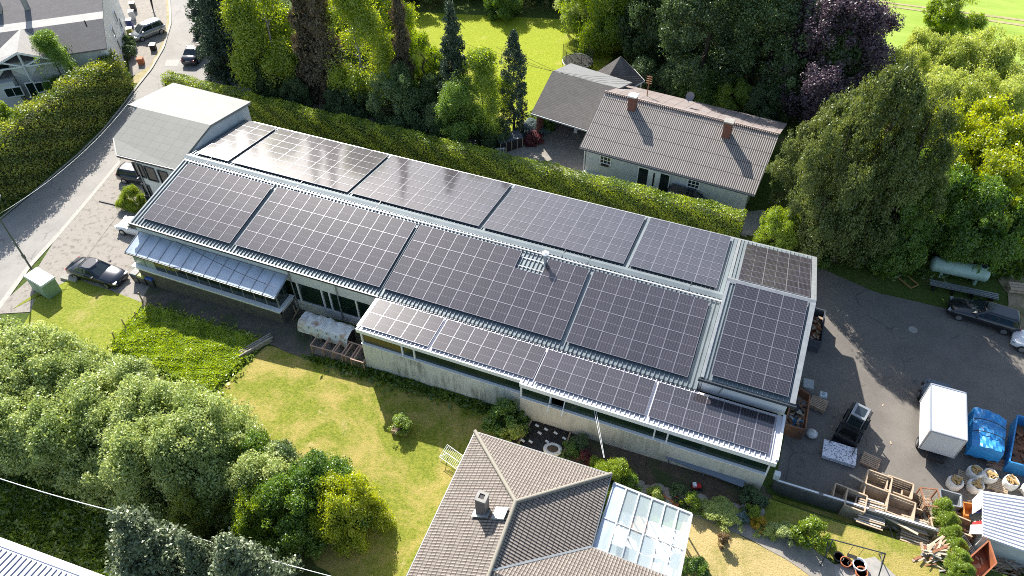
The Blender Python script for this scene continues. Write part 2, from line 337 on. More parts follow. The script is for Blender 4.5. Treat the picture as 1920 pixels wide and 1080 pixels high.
# ================================================================ SOLAR ARRAYS
def cellmat(name, base, line, rough):
    m, nt, b = newmat(name); L = nt.links
    tc = N(nt, 'ShaderNodeTexCoord'); sep = N(nt, 'ShaderNodeSeparateXYZ'); L.new(tc.outputs['Object'], sep.inputs[0])
    def mth(op, a, bb=None):
        n = N(nt, 'ShaderNodeMath', operation=op)
        for i, x in enumerate((a, bb)):
            if x is None: continue
            if isinstance(x, (int, float)): n.inputs[i].default_value = x
            else: L.new(x, n.inputs[i])
        return n.outputs[0]
    def ln(o, pitch, w): return mth('LESS_THAN', mth('FRACT', mth('DIVIDE', mth('ADD', o, 50*pitch), pitch)), w/pitch)
    a = ln(sep.outputs[0], 1.46/18, .010); c = ln(sep.outputs[1], .93/6, .012)
    mid = mth('LESS_THAN', mth('ABSOLUTE', sep.outputs[0]), .010)
    g = mth('MAXIMUM', mth('MULTIPLY', mth('MAXIMUM', a, c), .55), mid)
    oi = N(nt, 'ShaderNodeObjectInfo'); mr = N(nt, 'ShaderNodeMapRange'); mr.inputs[3].default_value = .8; mr.inputs[4].default_value = 1.3; L.new(oi.outputs['Random'], mr.inputs[0])
    vm = N(nt, 'ShaderNodeVectorMath', operation='SCALE'); vm.inputs[0].default_value = base; L.new(mr.outputs[0], vm.inputs['Scale'])
    mx = N(nt, 'ShaderNodeMix', data_type='RGBA'); L.new(g, mx.inputs[0]); L.new(vm.outputs[0], mx.inputs[6]); mx.inputs[7].default_value = rgba(line)
    no = N(nt, 'ShaderNodeTexNoise', Scale=60, Detail=3); L.new(tc.outputs['Object'], no.inputs['Vector'])
    L.new(mx.outputs[2], b.inputs['Base Color']); b.inputs['Roughness'].default_value = rough; b.inputs['IOR'].default_value = 1.5; b.inputs['Specular IOR Level'].default_value = .6
    b.inputs['Specular IOR Level'].default_value = .12; b.inputs['Coat Weight'].default_value = 1.0; b.inputs['Coat Roughness'].default_value = .1; b.inputs['Coat IOR'].default_value = 1.75
    return m
M_['cells'] = cellmat('solar_cells', (.023, .020, .026), (.20, .19, .22), .34)
M_['frame'] = mat('silver_frame', (.46, .45, .49), .28, .6)
def panel_mesh(nm, lx, ly):
    """module lying in local XY, long axis X, mid line across"""
    mb = MB(); f = .013; z = .0
    mb.box((0, 0, -.02), (lx-2*f, ly-2*f, .03), mi=0)
    for sx in (-1, 1): mb.box((sx*(lx/2-f/2), 0, -.015), (f, ly, .05), mi=1)
    for sy in (-1, 1): mb.box((0, sy*(ly/2-f/2), -.015), (lx-2*f, f, .05), mi=1)
    o = mb.build(nm, [M_['cells'], M_['frame']]); me = o.data; bpy.data.objects.remove(o); return me
PL, PW = 1.5135, .9895
PM = panel_mesh('solar_panel', PL, PW)
PMW = panel_mesh('solar_panel_long', 1.50, .965)
def array(label, u0, u1, ncol, top, bot, nrow, portrait, skip=()):
    """top, bot: (v, z) of the upper and lower edge"""
    t = Vector((0, top[0], top[1])); b = Vector((0, bot[0], bot[1]))
    root = empty('solar_array', ((u0+u1)/2, (t.y+b.y)/2, (t.z+b.z)/2-.1), 0, label, 'solar array', 'solar arrays mounted on the hall roof')
    du = (u1-u0)/ncol; dv = (b-t)/nrow; L = dv.length; ydir = -dv.normalized()
    if ydir.y < 0: ydir = -ydir
    xdir = Vector((1, 0, 0)); nrm = xdir.cross(ydir)
    sx, sy = (du, L)
    for r in range(nrow):
        for c in range(ncol):
            if (r, c) in skip: continue
            p = Vector((u0+(c+.5)*du, 0, 0))+t+dv*(r+.5)+nrm*(.02 if top[1] < 3.8 else .09)
            p += nrm*rnd.uniform(-.002, .002)
            jit = Matrix.Rotation(rnd.gauss(0, .0012), 3, 'X') @ Matrix.Rotation(rnd.gauss(0, .0012), 3, 'Y')
            Mx = Matrix((xdir, ydir, nrm)).transposed() @ jit
            o = bpy.data.objects.new('panel', PM); col.objects.link(o)
            if portrait: Mx = Mx @ Matrix.Rotation(math.pi/2, 3, 'Z'); s = ((L-.010)/PL, (du-.008)/PW, 1)
            else: s = ((du-.010)/PL, (L-.008)/PW, 1)
            m4 = Matrix.Translation(p) @ Mx.to_4x4() @ Matrix.Diagonal((*s, 1))
            o.parent = root; o.matrix_basis = wm(root).inverted() @ m4
    mb = MB(); rr = .04      # mounting rails
    for r in range(nrow):
        for k in (.25, .75):
            q = t+dv*(r+k)-nrm*.06; mb.box((((u0+u1)/2), q.y, q.z), (u1-u0-.04, rr, .035))
    mb.build('mounting_rail', M_['alu'], root)
    return root
NT, NB = (37.417, 4.777), (31.365, 3.808); FB, FT = (38.72, 4.85), (45.38, 3.87)
md = 1.0067
array('leftmost array on the near roof slope, eight panels wide, with bright sun glints', -43.077, -43.077+8*md, 8, NT, NB, 4, True)
array('near slope array twelve panels wide, right of the glinting leftmost array', -34.565, -34.565+12*md, 12, NT, NB, 4, True)
array('near slope array with a notch of missing panels at the vent pipe', -22.145, -22.145+13*md, 13, NT, NB, 4, True, skip=((0, 8), (0, 9)))
array('near slope array eight panels wide beside the bare ribbed strip before the raised roof', -8.716, -8.716+8*md, 8, NT, NB, 4, True)
ml = 1.532
array('narrow far slope array partly shaded by the office gable', -39.855-.35-2*ml-.0, -39.855-.35, 2, FT, FB, 7, False)
for u, lb in ((-39.855, 'pale reflecting far slope array, next to the narrow shaded one'), (-28.778, 'middle pale far slope array above the notched near array'), (-17.718, 'far slope array behind the white capped vent pipe')):
    array(lb, u, u+7*ml, 7, FT, FB, 7, False)
array('far slope array four panels wide at the right end of the main ridge', -6.604, -6.604+4*ml, 4, FT, FB, 7, False)
array('darkest array, on the near slope of the raised right roof', .64, .64+3*ml, 3, (38.05, 6.389), (31.152, 4.947), 7, False)
array('greyish array on the far slope of the raised right roof', .72, .72+3*ml, 3, (44.933, 3.995), (38.5, 6.32), 7, False)
for u0, u1, n, lb in ((-22.08, -17.05, 5, 'leftmost five wide array on the low lean-to roof'), (-16.82, -9.72, 7, 'second array on the lean-to roof, above the stained white wall'), (-9.6, -2.46, 7, 'third array on the lean-to roof, above the tilted open window'), (-2.26, 4.92, 7, 'lean-to array partly in the shadow of the raised roof')):
    array(lb, u0, u1, n, (30.5, LZ+.13), (27.86 if u0 < -10 else 27.74, LZ+.13), 2, True)
# ================================================================ TERRAIN, ROADS, LAWNS
M_['ground'] = mat('rough_grass', (.045, .085, .015), .95, c2=(.10, .14, .025), scale=.9, c3=(.10, .09, .04), scale3=.35, bump=.6, bscale=9)
M_['lawn_old'] = mat('patchy_lawn', (.125, .165, .022), .95, c2=(.30, .24, .075), scale=.33, detail=11, lo=.4, hi=.64, c3=(.36, .28, .12), scale3=.21, bump=.5, bscale=14)
M_['vivid'] = mat('vivid_lawn', (.17, .22, .02), .95, c2=(.27, .27, .04), scale=.3, detail=9, bump=.5, bscale=12)
M_['drylawn'] = mat('dry_lawn', (.34, .25, .09), .95, c2=(.17, .18, .04), scale=.45, detail=9, lo=.45, hi=.7, bump=.5, bscale=14)
M_['field'] = mat('field_grass', (.20, .31, .025), .95, c2=(.30, .40, .06), scale=.5, stretch=(.3, 1.4, 1), bump=.4)
M_['road'] = mat('pale_asphalt', (.245, .235, .22), .85, c2=(.30, .285, .265), scale=.5, detail=8, stretch=(1, .6, 1), bump=.15, bscale=40)
M_['gravel'] = mat('gravel_parking', (.29, .265, .235), .95, c2=(.17, .155, .135), scale=2.3, detail=10, lo=.52, hi=.66, bump=.5, bscale=25)
M_['asphalt'] = mat('yard_asphalt', (.115, .105, .095), .85, c2=(.16, .145, .125), scale=.6, detail=10, c3=(.085, .08, .075), scale3=.25, bump=.15, bscale=40)
M_['paving'] = mat('paving', (.22, .20, .175), .9, c2=(.30, .27, .23), scale=3, detail=6, bump=.3, bscale=8)
M_['soil'] = mat('garden_soil', (.07, .05, .035), .95, c2=(.13, .095, .06), scale=2.2, detail=10, c3=(.05, .07, .02), scale3=.6, bump=.8, bscale=10)
M_['dirt'] = mat('dirt_strip', (.085, .075, .065), .95, c2=(.13, .115, .095), scale=1.5, c3=(.06, .075, .03), scale3=.5, bump=.6)
M_['kerb'] = mat('kerb_stone', (.42, .40, .36), .9, c2=(.32, .31, .28), scale=4)
M_['sand'] = mat('sandy_verge', (.42, .33, .21), .95, c2=(.25, .24, .09), scale=1.2, bump=.4)
def lawnmat(name, g1, g2, dry, dryamt, bare=None):
    m, nt, b = newmat(name); L = nt.links; b.inputs['Roughness'].default_value = .95; b.inputs['Specular IOR Level'].default_value = .2
    tc = N(nt, 'ShaderNodeTexCoord'); V = tc.outputs['Object']
    def noise(sc_, det, lo, hi, rgh=.6, dist=0):
        n = N(nt, 'ShaderNodeTexNoise', Scale=sc_, Detail=det, Roughness=rgh, Distortion=dist); L.new(V, n.inputs['Vector']); r = N(nt, 'ShaderNodeMapRange'); r.inputs[1].default_value = lo; r.inputs[2].default_value = hi; L.new(n.outputs[0], r.inputs[0]); return r.outputs[0]
    def mix(f, a, c):
        x = N(nt, 'ShaderNodeMix', data_type='RGBA'); L.new(f, x.inputs[0])
        for i, q in ((6, a), (7, c)):
            if isinstance(q, tuple): x.inputs[i].default_value = rgba(q)
            else: L.new(q, x.inputs[i])
        return x.outputs[2]
    base = mix(noise(5.5, 5, .38, .62, .7), g1, g2)
    big = noise(.24, 10, .54-dryamt, .64-dryamt*.6, .74, .5); fine = noise(9, 4, .3, .7)
    mm = N(nt, 'ShaderNodeMath', operation='MULTIPLY'); L.new(big, mm.inputs[0]); L.new(fine, mm.inputs[1]); mm2 = N(nt, 'ShaderNodeMath', operation='MULTIPLY_ADD'); L.new(big, mm2.inputs[0]); mm2.inputs[1].default_value = .45; L.new(mm.outputs[0], mm2.inputs[2]); mm2.use_clamp = True
    out = mix(mm2.outputs[0], base, dry)
    if bare:
        b1 = noise(.5, 8, .62, .74, .75, .4); out = mix(b1, out, bare)
    L.new(out, b.inputs['Base Color'])
    n = N(nt, 'ShaderNodeTexNoise', Scale=11, Detail=6, Roughness=.8); L.new(V, n.inputs['Vector']); bp = N(nt, 'ShaderNodeBump', Strength=.9, Distance=.09); L.new(n.outputs[0], bp.inputs['Height']); L.new(bp.outputs[0], b.inputs['Normal'])
    return m
M_['lawn'] = lawnmat('patchy_lawn', (.14, .18, .018), (.27, .28, .04), (.40, .32, .10), .10, (.54, .42, .22))
M_['vivid'] = lawnmat('vivid_lawn', (.22, .28, .012), (.33, .37, .028), (.38, .37, .07), .0)
M_['drylawn'] = lawnmat('dry_lawn', (.22, .22, .05), (.36, .30, .11), (.50, .38, .17), .16, (.56, .44, .26))
M_['verge'] = lawnmat('verge_lawn', (.17, .22, .022), (.30, .32, .045), (.38, .33, .11), .02, (.5, .42, .26))
M_['ground'] = lawnmat('rough_ground', (.05, .085, .015), (.09, .13, .025), (.14, .13, .05), 0)
def asphaltmat(name, c, c2, c3, stretch=(1, 1, 1), crack=.5):
    m, nt, b = newmat(name); L = nt.links; b.inputs['Roughness'].default_value = .85; b.inputs['Specular IOR Level'].default_value = .3
    tc = N(nt, 'ShaderNodeTexCoord'); mp = N(nt, 'ShaderNodeMapping'); mp.inputs['Scale'].default_value = stretch; L.new(tc.outputs['Object'], mp.inputs[0]); V = tc.outputs['Object']
    def noise(sc_, det, lo, hi, v=V, rgh=.65):
        n = N(nt, 'ShaderNodeTexNoise', Scale=sc_, Detail=det, Roughness=rgh); L.new(v, n.inputs['Vector']); r = N(nt, 'ShaderNodeMapRange'); r.inputs[1].default_value = lo; r.inputs[2].default_value = hi; L.new(n.outputs[0], r.inputs[0]); return r.outputs[0]
    def mix(f, a, q):
        x = N(nt, 'ShaderNodeMix', data_type='RGBA'); L.new(f, x.inputs[0])
        for i, k in ((6, a), (7, q)):
            if isinstance(k, tuple): x.inputs[i].default_value = rgba(k)
            else: L.new(k, x.inputs[i])
        return x.outputs[2]
    o = mix(noise(.45, 9, .35, .65, mp.outputs[0]), c, c2)
    o = mix(noise(.9, 5, .60, .72), o, c3)
    g = N(nt, 'ShaderNodeMath', operation='MULTIPLY'); L.new(noise(22, 3, .5, .72), g.inputs[0]); g.inputs[1].default_value = .35; o = mix(g.outputs[0], o, tuple(min(1, x*1.6) for x in c2))
    wv = N(nt, 'ShaderNodeTexNoise', Scale=1.2, Detail=4); L.new(V, wv.inputs['Vector']); vm = N(nt, 'ShaderNodeMixRGB'); vm.inputs[0].default_value = .35; L.new(V, vm.inputs[1]); L.new(wv.outputs['Color'], vm.inputs[2])
    vo = N(nt, 'ShaderNodeTexVoronoi', feature='DISTANCE_TO_EDGE', Scale=.28); L.new(vm.outputs[0], vo.inputs['Vector']); lt = N(nt, 'ShaderNodeMath', operation='LESS_THAN'); L.new(vo.outputs['Distance'], lt.inputs[0]); lt.inputs[1].default_value = .007
    mm = N(nt, 'ShaderNodeMath', operation='MULTIPLY'); L.new(lt.outputs[0], mm.inputs[0]); L.new(noise(.35, 2, .48, .55), mm.inputs[1]); m2 = N(nt, 'ShaderNodeMath', operation='MULTIPLY'); L.new(mm.outputs[0], m2.inputs[0]); m2.inputs[1].default_value = crack
    o = mix(m2.outputs[0], o, tuple(x*.3 for x in c)); L.new(o, b.inputs['Base Color'])
    n = N(nt, 'ShaderNodeTexNoise', Scale=35, Detail=3); L.new(V, n.inputs['Vector']); bp = N(nt, 'ShaderNodeBump', Strength=.25, Distance=.03); L.new(n.outputs[0], bp.inputs['Height']); L.new(bp.outputs[0], b.inputs['Normal'])
    return m
M_['asphalt'] = asphaltmat('yard_asphalt', (.130, .118, .106), (.180, .163, .143), (.098, .09, .082), crack=.4)
M_['road'] = asphaltmat('pale_asphalt', (.235, .225, .21), (.30, .285, .265), (.20, .19, .18), crack=.4)
def grid_sheet(name, xs, ys, off, m):
    X, Y = np.meshgrid(xs, ys, indexing='ij'); Z = gz(X, Y)+off
    far = np.clip((np.hypot(X+20, Y-45)-90)/200, 0, 1); Z = Z-0*far
    nx, ny = X.shape; vs = np.stack([X, Y, Z], -1).reshape(-1, 3)
    i = np.arange(nx-1)[:, None]*ny+np.arange(ny-1)[None, :]
    fs = np.stack([i, i+ny, i+ny+1, i+1], -1).reshape(-1, 4)
    return npmesh(name, vs, fs, m)
def npmesh(name, vs, fs, m, smooth=False, attr=None):
    me = bpy.data.meshes.new(name); n = len(fs); k = fs.shape[1]
    me.vertices.add(len(vs)); me.vertices.foreach_set('co', np.asarray(vs, dtype=np.float32).ravel())
    me.loops.add(n*k); me.loops.foreach_set('vertex_index', fs.astype(np.int32).ravel())
    me.polygons.add(n); me.polygons.foreach_set('loop_start', np.arange(0, n*k, k, dtype=np.int32)); 
    me.polygons.foreach_set('use_smooth', np.full(n, smooth))
    if attr is not None:
        a = me.attributes.new('var', 'FLOAT', 'FACE'); a.data.foreach_set('value', attr.astype(np.float32))
    if m: me.materials.append(m)
    me.update(); me.validate()
    if name == '_mesh': return me
    o = bpy.data.objects.new(name, me); col.objects.link(o); return o
xs = np.concatenate([[-900, -500, -300, -200, -150], np.arange(-120, 60, .8), [60, 75, 100, 150, 250, 500, 900]])
ys = np.concatenate([[-300, -100, -40, -15], np.arange(-5, 110, .8), [112, 130, 160, 220, 350, 600, 1200]])
tag(grid_sheet('ground', xs, ys, 0, M_['ground']), kind='structure')
def resample(pts, n):
    pts = [np.array(p[:2]) for p in pts]; d = [0]
    for a, b in zip(pts, pts[1:]): d.append(d[-1]+np.linalg.norm(b-a))
    t = np.linspace(0, d[-1], n); arr = np.array(pts)
    return np.stack([np.interp(t, d, arr[:, 0]), np.interp(t, d, arr[:, 1])], -1)
def ribbon(name, A, B, off, m, step=.6, wob=0, kind='structure', px=True, lab=None):
    if px: A = [P(*p) for p in A]; B = [P(*p) for p in B]
    la = sum((Vector(b)-Vector(a)).length for a, b in zip(A, A[1:])); lb = sum((Vector(b)-Vector(a)).length for a, b in zip(B, B[1:]))
    n = max(4, int(max(la, lb)/step)); a = resample(A, n); b = resample(B, n)
    w = max(np.linalg.norm(a-b, axis=1)); k = max(2, int(w/step)+1)
    t = np.linspace(0, 1, k)[None, :, None]
    G = a[:, None, :]*(1-t)+b[:, None, :]*t
    if wob:
        r = np.random.RandomState(3)
        for e in (0, -1):
            ns = np.convolve(r.normal(0, wob, n+4), np.ones(3)/3, 'same')[2:-2]; G[:, e, :] += ns[:, None]*np.array([.7, .7])
    Z = gz(G[..., 0], G[..., 1])+off
    vs = np.concatenate([G, Z[..., None]], -1).reshape(-1, 3)
    i = np.arange(n-1)[:, None]*k+np.arange(k-1)[None, :]
    fs = np.stack([i, i+k, i+k+1, i+1], -1).reshape(-1, 4)
    v = vs[fs[0]]; 
    if np.cross(v[1]-v[0], v[2]-v[0])[2] < 0: fs = fs[:, ::-1].copy()
    o = npmesh(name, vs, fs, m); tag(o, kind=kind); return o
# road from the top left down to the lower left
ROADL = [(322, -60), (320, 0), (322, 45), (309, 90), (286, 130), (262, 160), (228, 205), (196, 245), (150, 290), (85, 345), (20, 398), (-70, 470)]
ROADR = [(420, -60), (410, 0), (405, 60), (402, 120), (345, 165), (300, 210), (255, 262), (224, 300), (170, 365), (110, 435), (50, 500), (-10, 580), (-80, 680)]
ribbon('road', ROADL, ROADR, .03, M_['road'])
ribbon('kerb', ROADL, [(x-4, y) for x, y in ROADL], .12, M_['kerb'])
ribbon('road_channel', [(224, 300), (170, 365), (110, 435), (50, 500), (-10, 580), (-80, 680)], [(229, 302), (175, 368), (116, 438), (57, 503), (0, 582), (-70, 682)], .045, M_['kerb'])
ribbon('forecourt', [(-20, 590), (60, 520), (110, 440), (170, 368), (224, 303), (262, 262), (300, 225)], [(262, 572), (290, 560), (330, 500), (360, 450), (380, 400), (390, 350), (400, 330)], .036, M_['gravel'])
ribbon('parking_strip', [(224, 302), (300, 225)], [(330, 372), (400, 300)], .05, M_['paving'])
ribbon('paved_forecourt', [(290, 0), (290, 45), (270, 90), (262, 130), (244, 155)], [(318, 0), (318, 45), (305, 90), (284, 128), (262, 158)], .05, M_['sand'])
ribbon('paved_court', [(196, -60), (215, 0), (230, 60), (240, 110), (246, 145)], [(314, -60), (312, 0), (313, 45), (301, 88), (280, 126)], .055, M_['paving'])
ribbon('dirt_path', [(262, 572), (400, 612), (500, 645), (560, 668), (690, 700)], [(300, 500), (420, 520), (530, 560), (600, 600), (700, 640)], .045, M_['dirt'], wob=.15)
ribbon('path', [(300, 168), (480, 215), (720, 275), (930, 330), (1160, 385), (1400, 445)], [(395, 120), (520, 178), (720, 225), (940, 268), (1160, 330), (1390, 395)], .04, M_['road'])
ribbon('driveway', [(935, 325), (1060, 355), (1180, 385), (1300, 420), (1392, 440)], [(945, 262), (1000, 215), (1080, 225), (1130, 300), (1390, 388)], .06, M_['paving'])
ribbon('yard', [(1447, 909), (1590, 955), (1740, 1003), (1990, 1085)], [(1532, 500), (1640, 548), (1800, 585), (1990, 660)], .03, M_['asphalt'])
ribbon('bare_earth', [(1850, 470), (1880, 540), (1900, 610), (1960, 660)], [(1980, 440), (1990, 520), (1990, 600), (1990, 660)], .05, mat('bare_earth', (.36, .27, .17), .95, c2=(.13, .13, .05), scale=.8, bump=.6), wob=.25)
ribbon('concrete_slab', [(1386, 400), (1392, 440), (1440, 452)], [(1432, 395), (1446, 425), (1460, 452)], .1, M_['concrete'])
ribbon('front_lawn', [(503, 648), (395, 748), (440, 880), (560, 1000), (640, 1100)], [(690, 697), (985, 800), (1005, 900), (1005, 1000), (1005, 1100)], .02, M_['lawn'], wob=.25)
ribbon('verge_lawn', [(25, 580), (75, 545), (30, 640), (-20, 720)], [(140, 520), (272, 568), (215, 640), (190, 720)], .05, M_['verge'], wob=.1)
ribbon('back_lawn', [(740, 20), (790, 160), (900, 275)], [(1120, 40), (1150, 110), (1010, 235)], .03, M_['vivid'], wob=.1)
ribbon('field', [(1560, 110), (1560, -90)], [(1990, 120), (1990, -90)], .03, M_['field'])
for a, b in (((1655, 3), (1960, 42)), ((1655, 9), (1960, 52))):
    ribbon('field_track', [a, b], [(a[0], a[1]+2.5), (b[0], b[1]+4)], .06, M_['sand'])
ribbon('garden_soil', [(960, 770), (1200, 850), (1445, 925)], [(960, 850), (1200, 905), (1450, 1000)], .025, M_['soil'], wob=.1)
ribbon('shady_lawn', [(1446, 925), (1600, 975), (1750, 1022)], [(1420, 985), (1560, 1050), (1760, 1100)], .04, M_['lawn'])
ribbon('dry_lawn', [(1290, 950), (1380, 1000), (1500, 1060), (1560, 1095)], [(1240, 1100), (1300, 1110), (1400, 1110), (1500, 1110)], .04, M_['drylawn'], wob=.1)
ribbon('garden_path', [(1290, 940), (1350, 955), (1430, 985), (1500, 1015), (1570, 1062), (1640, 1110)], [(1295, 965), (1345, 985), (1420, 1020), (1480, 1050), (1530, 1090), (1560, 1120)], .06, M_['paving'], wob=.06)
# manhole and white road patch
mb = MB(); p = P(1712, 618, .045); mb.tube(p-Vector((0, 0, .01)), p, .33, n=20); tag(mb.build('manhole_cover', M_['concrete'], loc=None), 'round pale manhole cover in the shaded asphalt yard', 'manhole cover')
ribbon('road_patch', [(312, 113), (338, 112)], [(309, 125), (334, 124)], .042, mat('road_patch_pale', (.36, .345, .32), .8, c2=(.26, .25, .24), scale=6))
# ================================================================ FOLIAGE
def leaves(rs, pts, nrm, size, var, aspect=1.6, align=.5):
    """one small folded-free leaf quad per point; nrm = preferred normals"""
    n = len(pts); r = rs.normal(size=(n, 3)); r /= np.linalg.norm(r, axis=1)[:, None]
    d = nrm*align+r*(1-align); d /= np.linalg.norm(d, axis=1)[:, None]+1e-9
    a = np.cross(d, rs.normal(size=(n, 3))); a /= np.linalg.norm(a, axis=1)[:, None]+1e-9
    b = np.cross(d, a); s = size*rs.uniform(.6, 1.35, n)[:, None]
    v = np.stack([pts-a*s*aspect/2, pts-b*s/2, pts+a*s*aspect/2, pts+b*s/2], 1)
    fs = np.arange(4*n).reshape(n, 4)
    return v.reshape(-1, 3), fs, var
def envelope(kind, rs, n):
    """points in a unit crown: z 0..1, radius<=1; returns clump centres and outward normals"""
    if kind == 'cone':
        z = 1-np.sqrt(rs.uniform(0.0, 1, n)); R_ = (1-z)**.85*(.74+.26*np.sin(z*40))
    elif kind == 'narrow':
        z = rs.uniform(0, 1, n); R_ = np.minimum(1, (1-z)*3.2)**.8*(.75+.25*np.sin(z*2.2+.5))
    elif kind == 'birch':
        z = rs.uniform(0, 1, n); R_ = np.sin(np.clip(z*.86+.14, 0, 1)*math.pi)**.55
    elif kind == 'shrub':
        z = rs.uniform(0, 1, n); R_ = np.sqrt(np.clip(1-z**2, 0, 1))
    else:
        z = rs.uniform(0, 1, n); R_ = np.sqrt(np.clip(1-((z-.45)/.55)**2, 0, 1))
        R_ = np.where(z < .45, np.sqrt(np.clip(1-((z-.45)/.5)**2, 0, 1)), R_)
    th = rs.uniform(0, 2*math.pi, n)
    ph = rs.uniform(0, 6.28, 6)
    lob = 1+.14*np.sin(3*th+ph[0]+5*z)+.10*np.sin(5*th+ph[1]-7*z)+.07*np.sin(2*th+ph[2]+9*z)
    rad = R_*lob*(1-rs.uniform(0, 1, n)**2.2*.6)
    c = np.stack([rad*np.cos(th), rad*np.sin(th), z], -1)
    zn = {'cone': .5, 'narrow': .25, 'shrub': z}.get(kind, (z-.35)*1.4)
    nr = np.stack([np.cos(th), np.sin(th), np.broadcast_to(zn, z.shape)+.15], -1)
    return c, nr/np.linalg.norm(nr, axis=1)[:, None]
def crown(seed, kind, nc, per, leaf0, H, Rr, cs, droop=0, flat=1., align=.38, aspect=1.6):
    """crown mesh, real size: height H, radius Rr, nc clumps of per leaves, clump radius cs"""
    leaf = leaf0*.66; per = int(per*1.9); rs = np.random.RandomState(seed)
    if kind in ('cone', 'narrow'):
        c, nr = envelope(kind, rs, nc); c = c*np.array([Rr, Rr, H]); lv = 0
    else:
        nl = max(12, int(nc/22)); lc, ln_ = envelope(kind, rs, nl); lc = lc*np.array([Rr, Rr, H])*np.array([.84, .84, .9]); lr = (.25+.22*rs.uniform(0, 1, nl))*min(Rr, H*.6); lb = rs.uniform(0, 1, nl)
        w_ = lr**2; idx = rs.choice(nl, nc, p=w_/w_.sum()); dv_ = rs.normal(size=(nc, 3))+ln_[idx]*.9+np.array([0, 0, .5]); dv_ /= np.linalg.norm(dv_, axis=1)[:, None]
        c = lc[idx]+dv_*(lr[idx]*rs.uniform(.55, 1.1, nc))[:, None]*np.array([1, 1, .8]); nr = dv_; lv = lb[idx]*.35-.1
        k_ = int(nc*.07); ex, en = envelope(kind, rs, k_); c[:k_] = ex*np.array([Rr, Rr, H])*1.04; nr[:k_] = en
    cv = np.clip(rs.uniform(0, 1, nc)*.7+lv, 0, 1); cr = cs*rs.uniform(.6, 1.4, nc)
    off = rs.normal(size=(nc, per, 3)); off /= np.linalg.norm(off, axis=2)[..., None]; off *= rs.uniform(.25, 1, (nc, per, 1))**.6
    off *= cr[:, None, None]*np.array([1, 1, flat])
    # branches sag or reach outwards
    if droop: off[..., 2] -= droop*np.abs(rs.normal(size=(nc, per)))*cr[:, None]*1.5
    pts = (c[:, None, :]+off).reshape(-1, 3); on = off/(np.linalg.norm(off, axis=2)[..., None]+1e-6)
    nn = (nr[:, None, :]*.8+on*.6+np.array([0, 0, .35])).reshape(-1, 3)
    var = np.clip((np.repeat(cv, per)*.6+rs.uniform(0, .4, nc*per)), 0, 1)
    v, f, var = leaves(rs, pts, nn, leaf, var, aspect, align)
    v[:, 2] = np.maximum(v[:, 2], -.25*H)
    return npmesh('_mesh', v, f, None, attr=var)
def trunk_mesh(seed, H, r, spread, n=9, z0=.3, up=.5):
    """tapered trunk with limbs"""
    mb = MB(); q = random.Random(seed); p = Vector((0, 0, -.4)); k = 7; pts = []
    for i in range(k+1):
        pts.append((Vector((q.uniform(-.12, .12)*i*.5, q.uniform(-.12, .12)*i*.5, -.4+(H+.4)*i/k)), r*(1-.88*i/k)))
    for (a, ra), (b, rb) in zip(pts, pts[1:]): mb.tube(a, b, ra, rb, 8, cap=False)
    for i in range(n):
        t = q.uniform(z0, .92); j = min(k-1, int(t*k)); a = pts[j][0].lerp(pts[j+1][0], t*k-j); an = q.uniform(0, 6.28)+i*2.4
        L_ = spread*(1.1-t*.7)*q.uniform(.6, 1); e = a+Vector((math.cos(an)*L_, math.sin(an)*L_, L_*up*q.uniform(.6, 1.3))); m = a.lerp(e, .5)+Vector((0, 0, -.06*L_))
        rr = r*(1-.8*t)*.5; mb.tube(a, m, rr, rr*.6, 5, cap=False); mb.tube(m, e, rr*.6, rr*.15, 5, cap=False)
    o = mb.build('tmp', None or []); me = o.data; bpy.data.objects.remove(o); return me
def lm(n, c, c2, **k): M_[n] = leafmat(n, c, c2, **k)
lm('leaf_birch', (.17, .26, .02), (.46, .54, .09), trans=.55)
lm('leaf_spruce', (.018, .038, .026), (.09, .14, .075), trans=.15)
lm('leaf_conifer', (.03, .06, .012), (.27, .32, .09), trans=.35)
lm('leaf_larch', (.08, .065, .035), (.22, .18, .11), trans=.3)
lm('leaf_beech', (.035, .02, .03), (.20, .13, .17), trans=.25)
lm('leaf_maple', (.05, .13, .016), (.24, .37, .06), trans=.45)
lm('leaf_willow', (.28, .36, .06), (.56, .62, .20), trans=.5)
lm('leaf_yellow', (.20, .28, .015), (.50, .55, .04), trans=.5)
lm('leaf_deep', (.022, .05, .014), (.17, .26, .09), trans=.35)
lm('leaf_sallow', (.14, .22, .045), (.60, .67, .28), trans=.42)
lm('leaf_bright', (.15, .25, .02), (.34, .44, .05), trans=.55)
lm('leaf_thuja', (.07, .13, .014), (.34, .38, .05), trans=.4)
lm('leaf_hedge', (.09, .17, .005), (.43, .53, .03), trans=.4)
lm('leaf_bluespruce', (.035, .065, .03), (.24, .28, .14), trans=.15)
lm('leaf_red', (.12, .02, .02), (.22, .05, .06), trans=.3)
lm('leaf_blue', (.12, .19, .20), (.2, .28, .28), trans=.2)
lm('leaf_gold', (.45, .28, .01), (.55, .40, .02), trans=.3)
lm('leaf_dry', (.18, .12, .05), (.3, .2, .1), trans=.3)
M_['bark'] = mat('bark', (.10, .075, .055), .95, c2=(.05, .04, .03), scale=6)
M_['birchbark'] = mat('birch_bark', (.45, .43, .40), .8, c2=(.10, .09, .08), scale=5)
PROTO = {}
def proto(n, H, Rr, *variants, trunk=None):
    PROTO[n] = (H, Rr, variants, trunk)
proto('round', 8., 4., *[crown(s, 'round', 420, 58, .21, 6.6, 4., .62) for s in (1, 2, 3)], trunk=trunk_mesh(1, 6.5, .24, 3.2))
proto('birch', 13., 3., *[crown(s, 'birch', 520, 50, .17, 12., 3., .62, droop=.9) for s in (4, 5)], trunk=trunk_mesh(2, 11, .17, 2.2, 12))
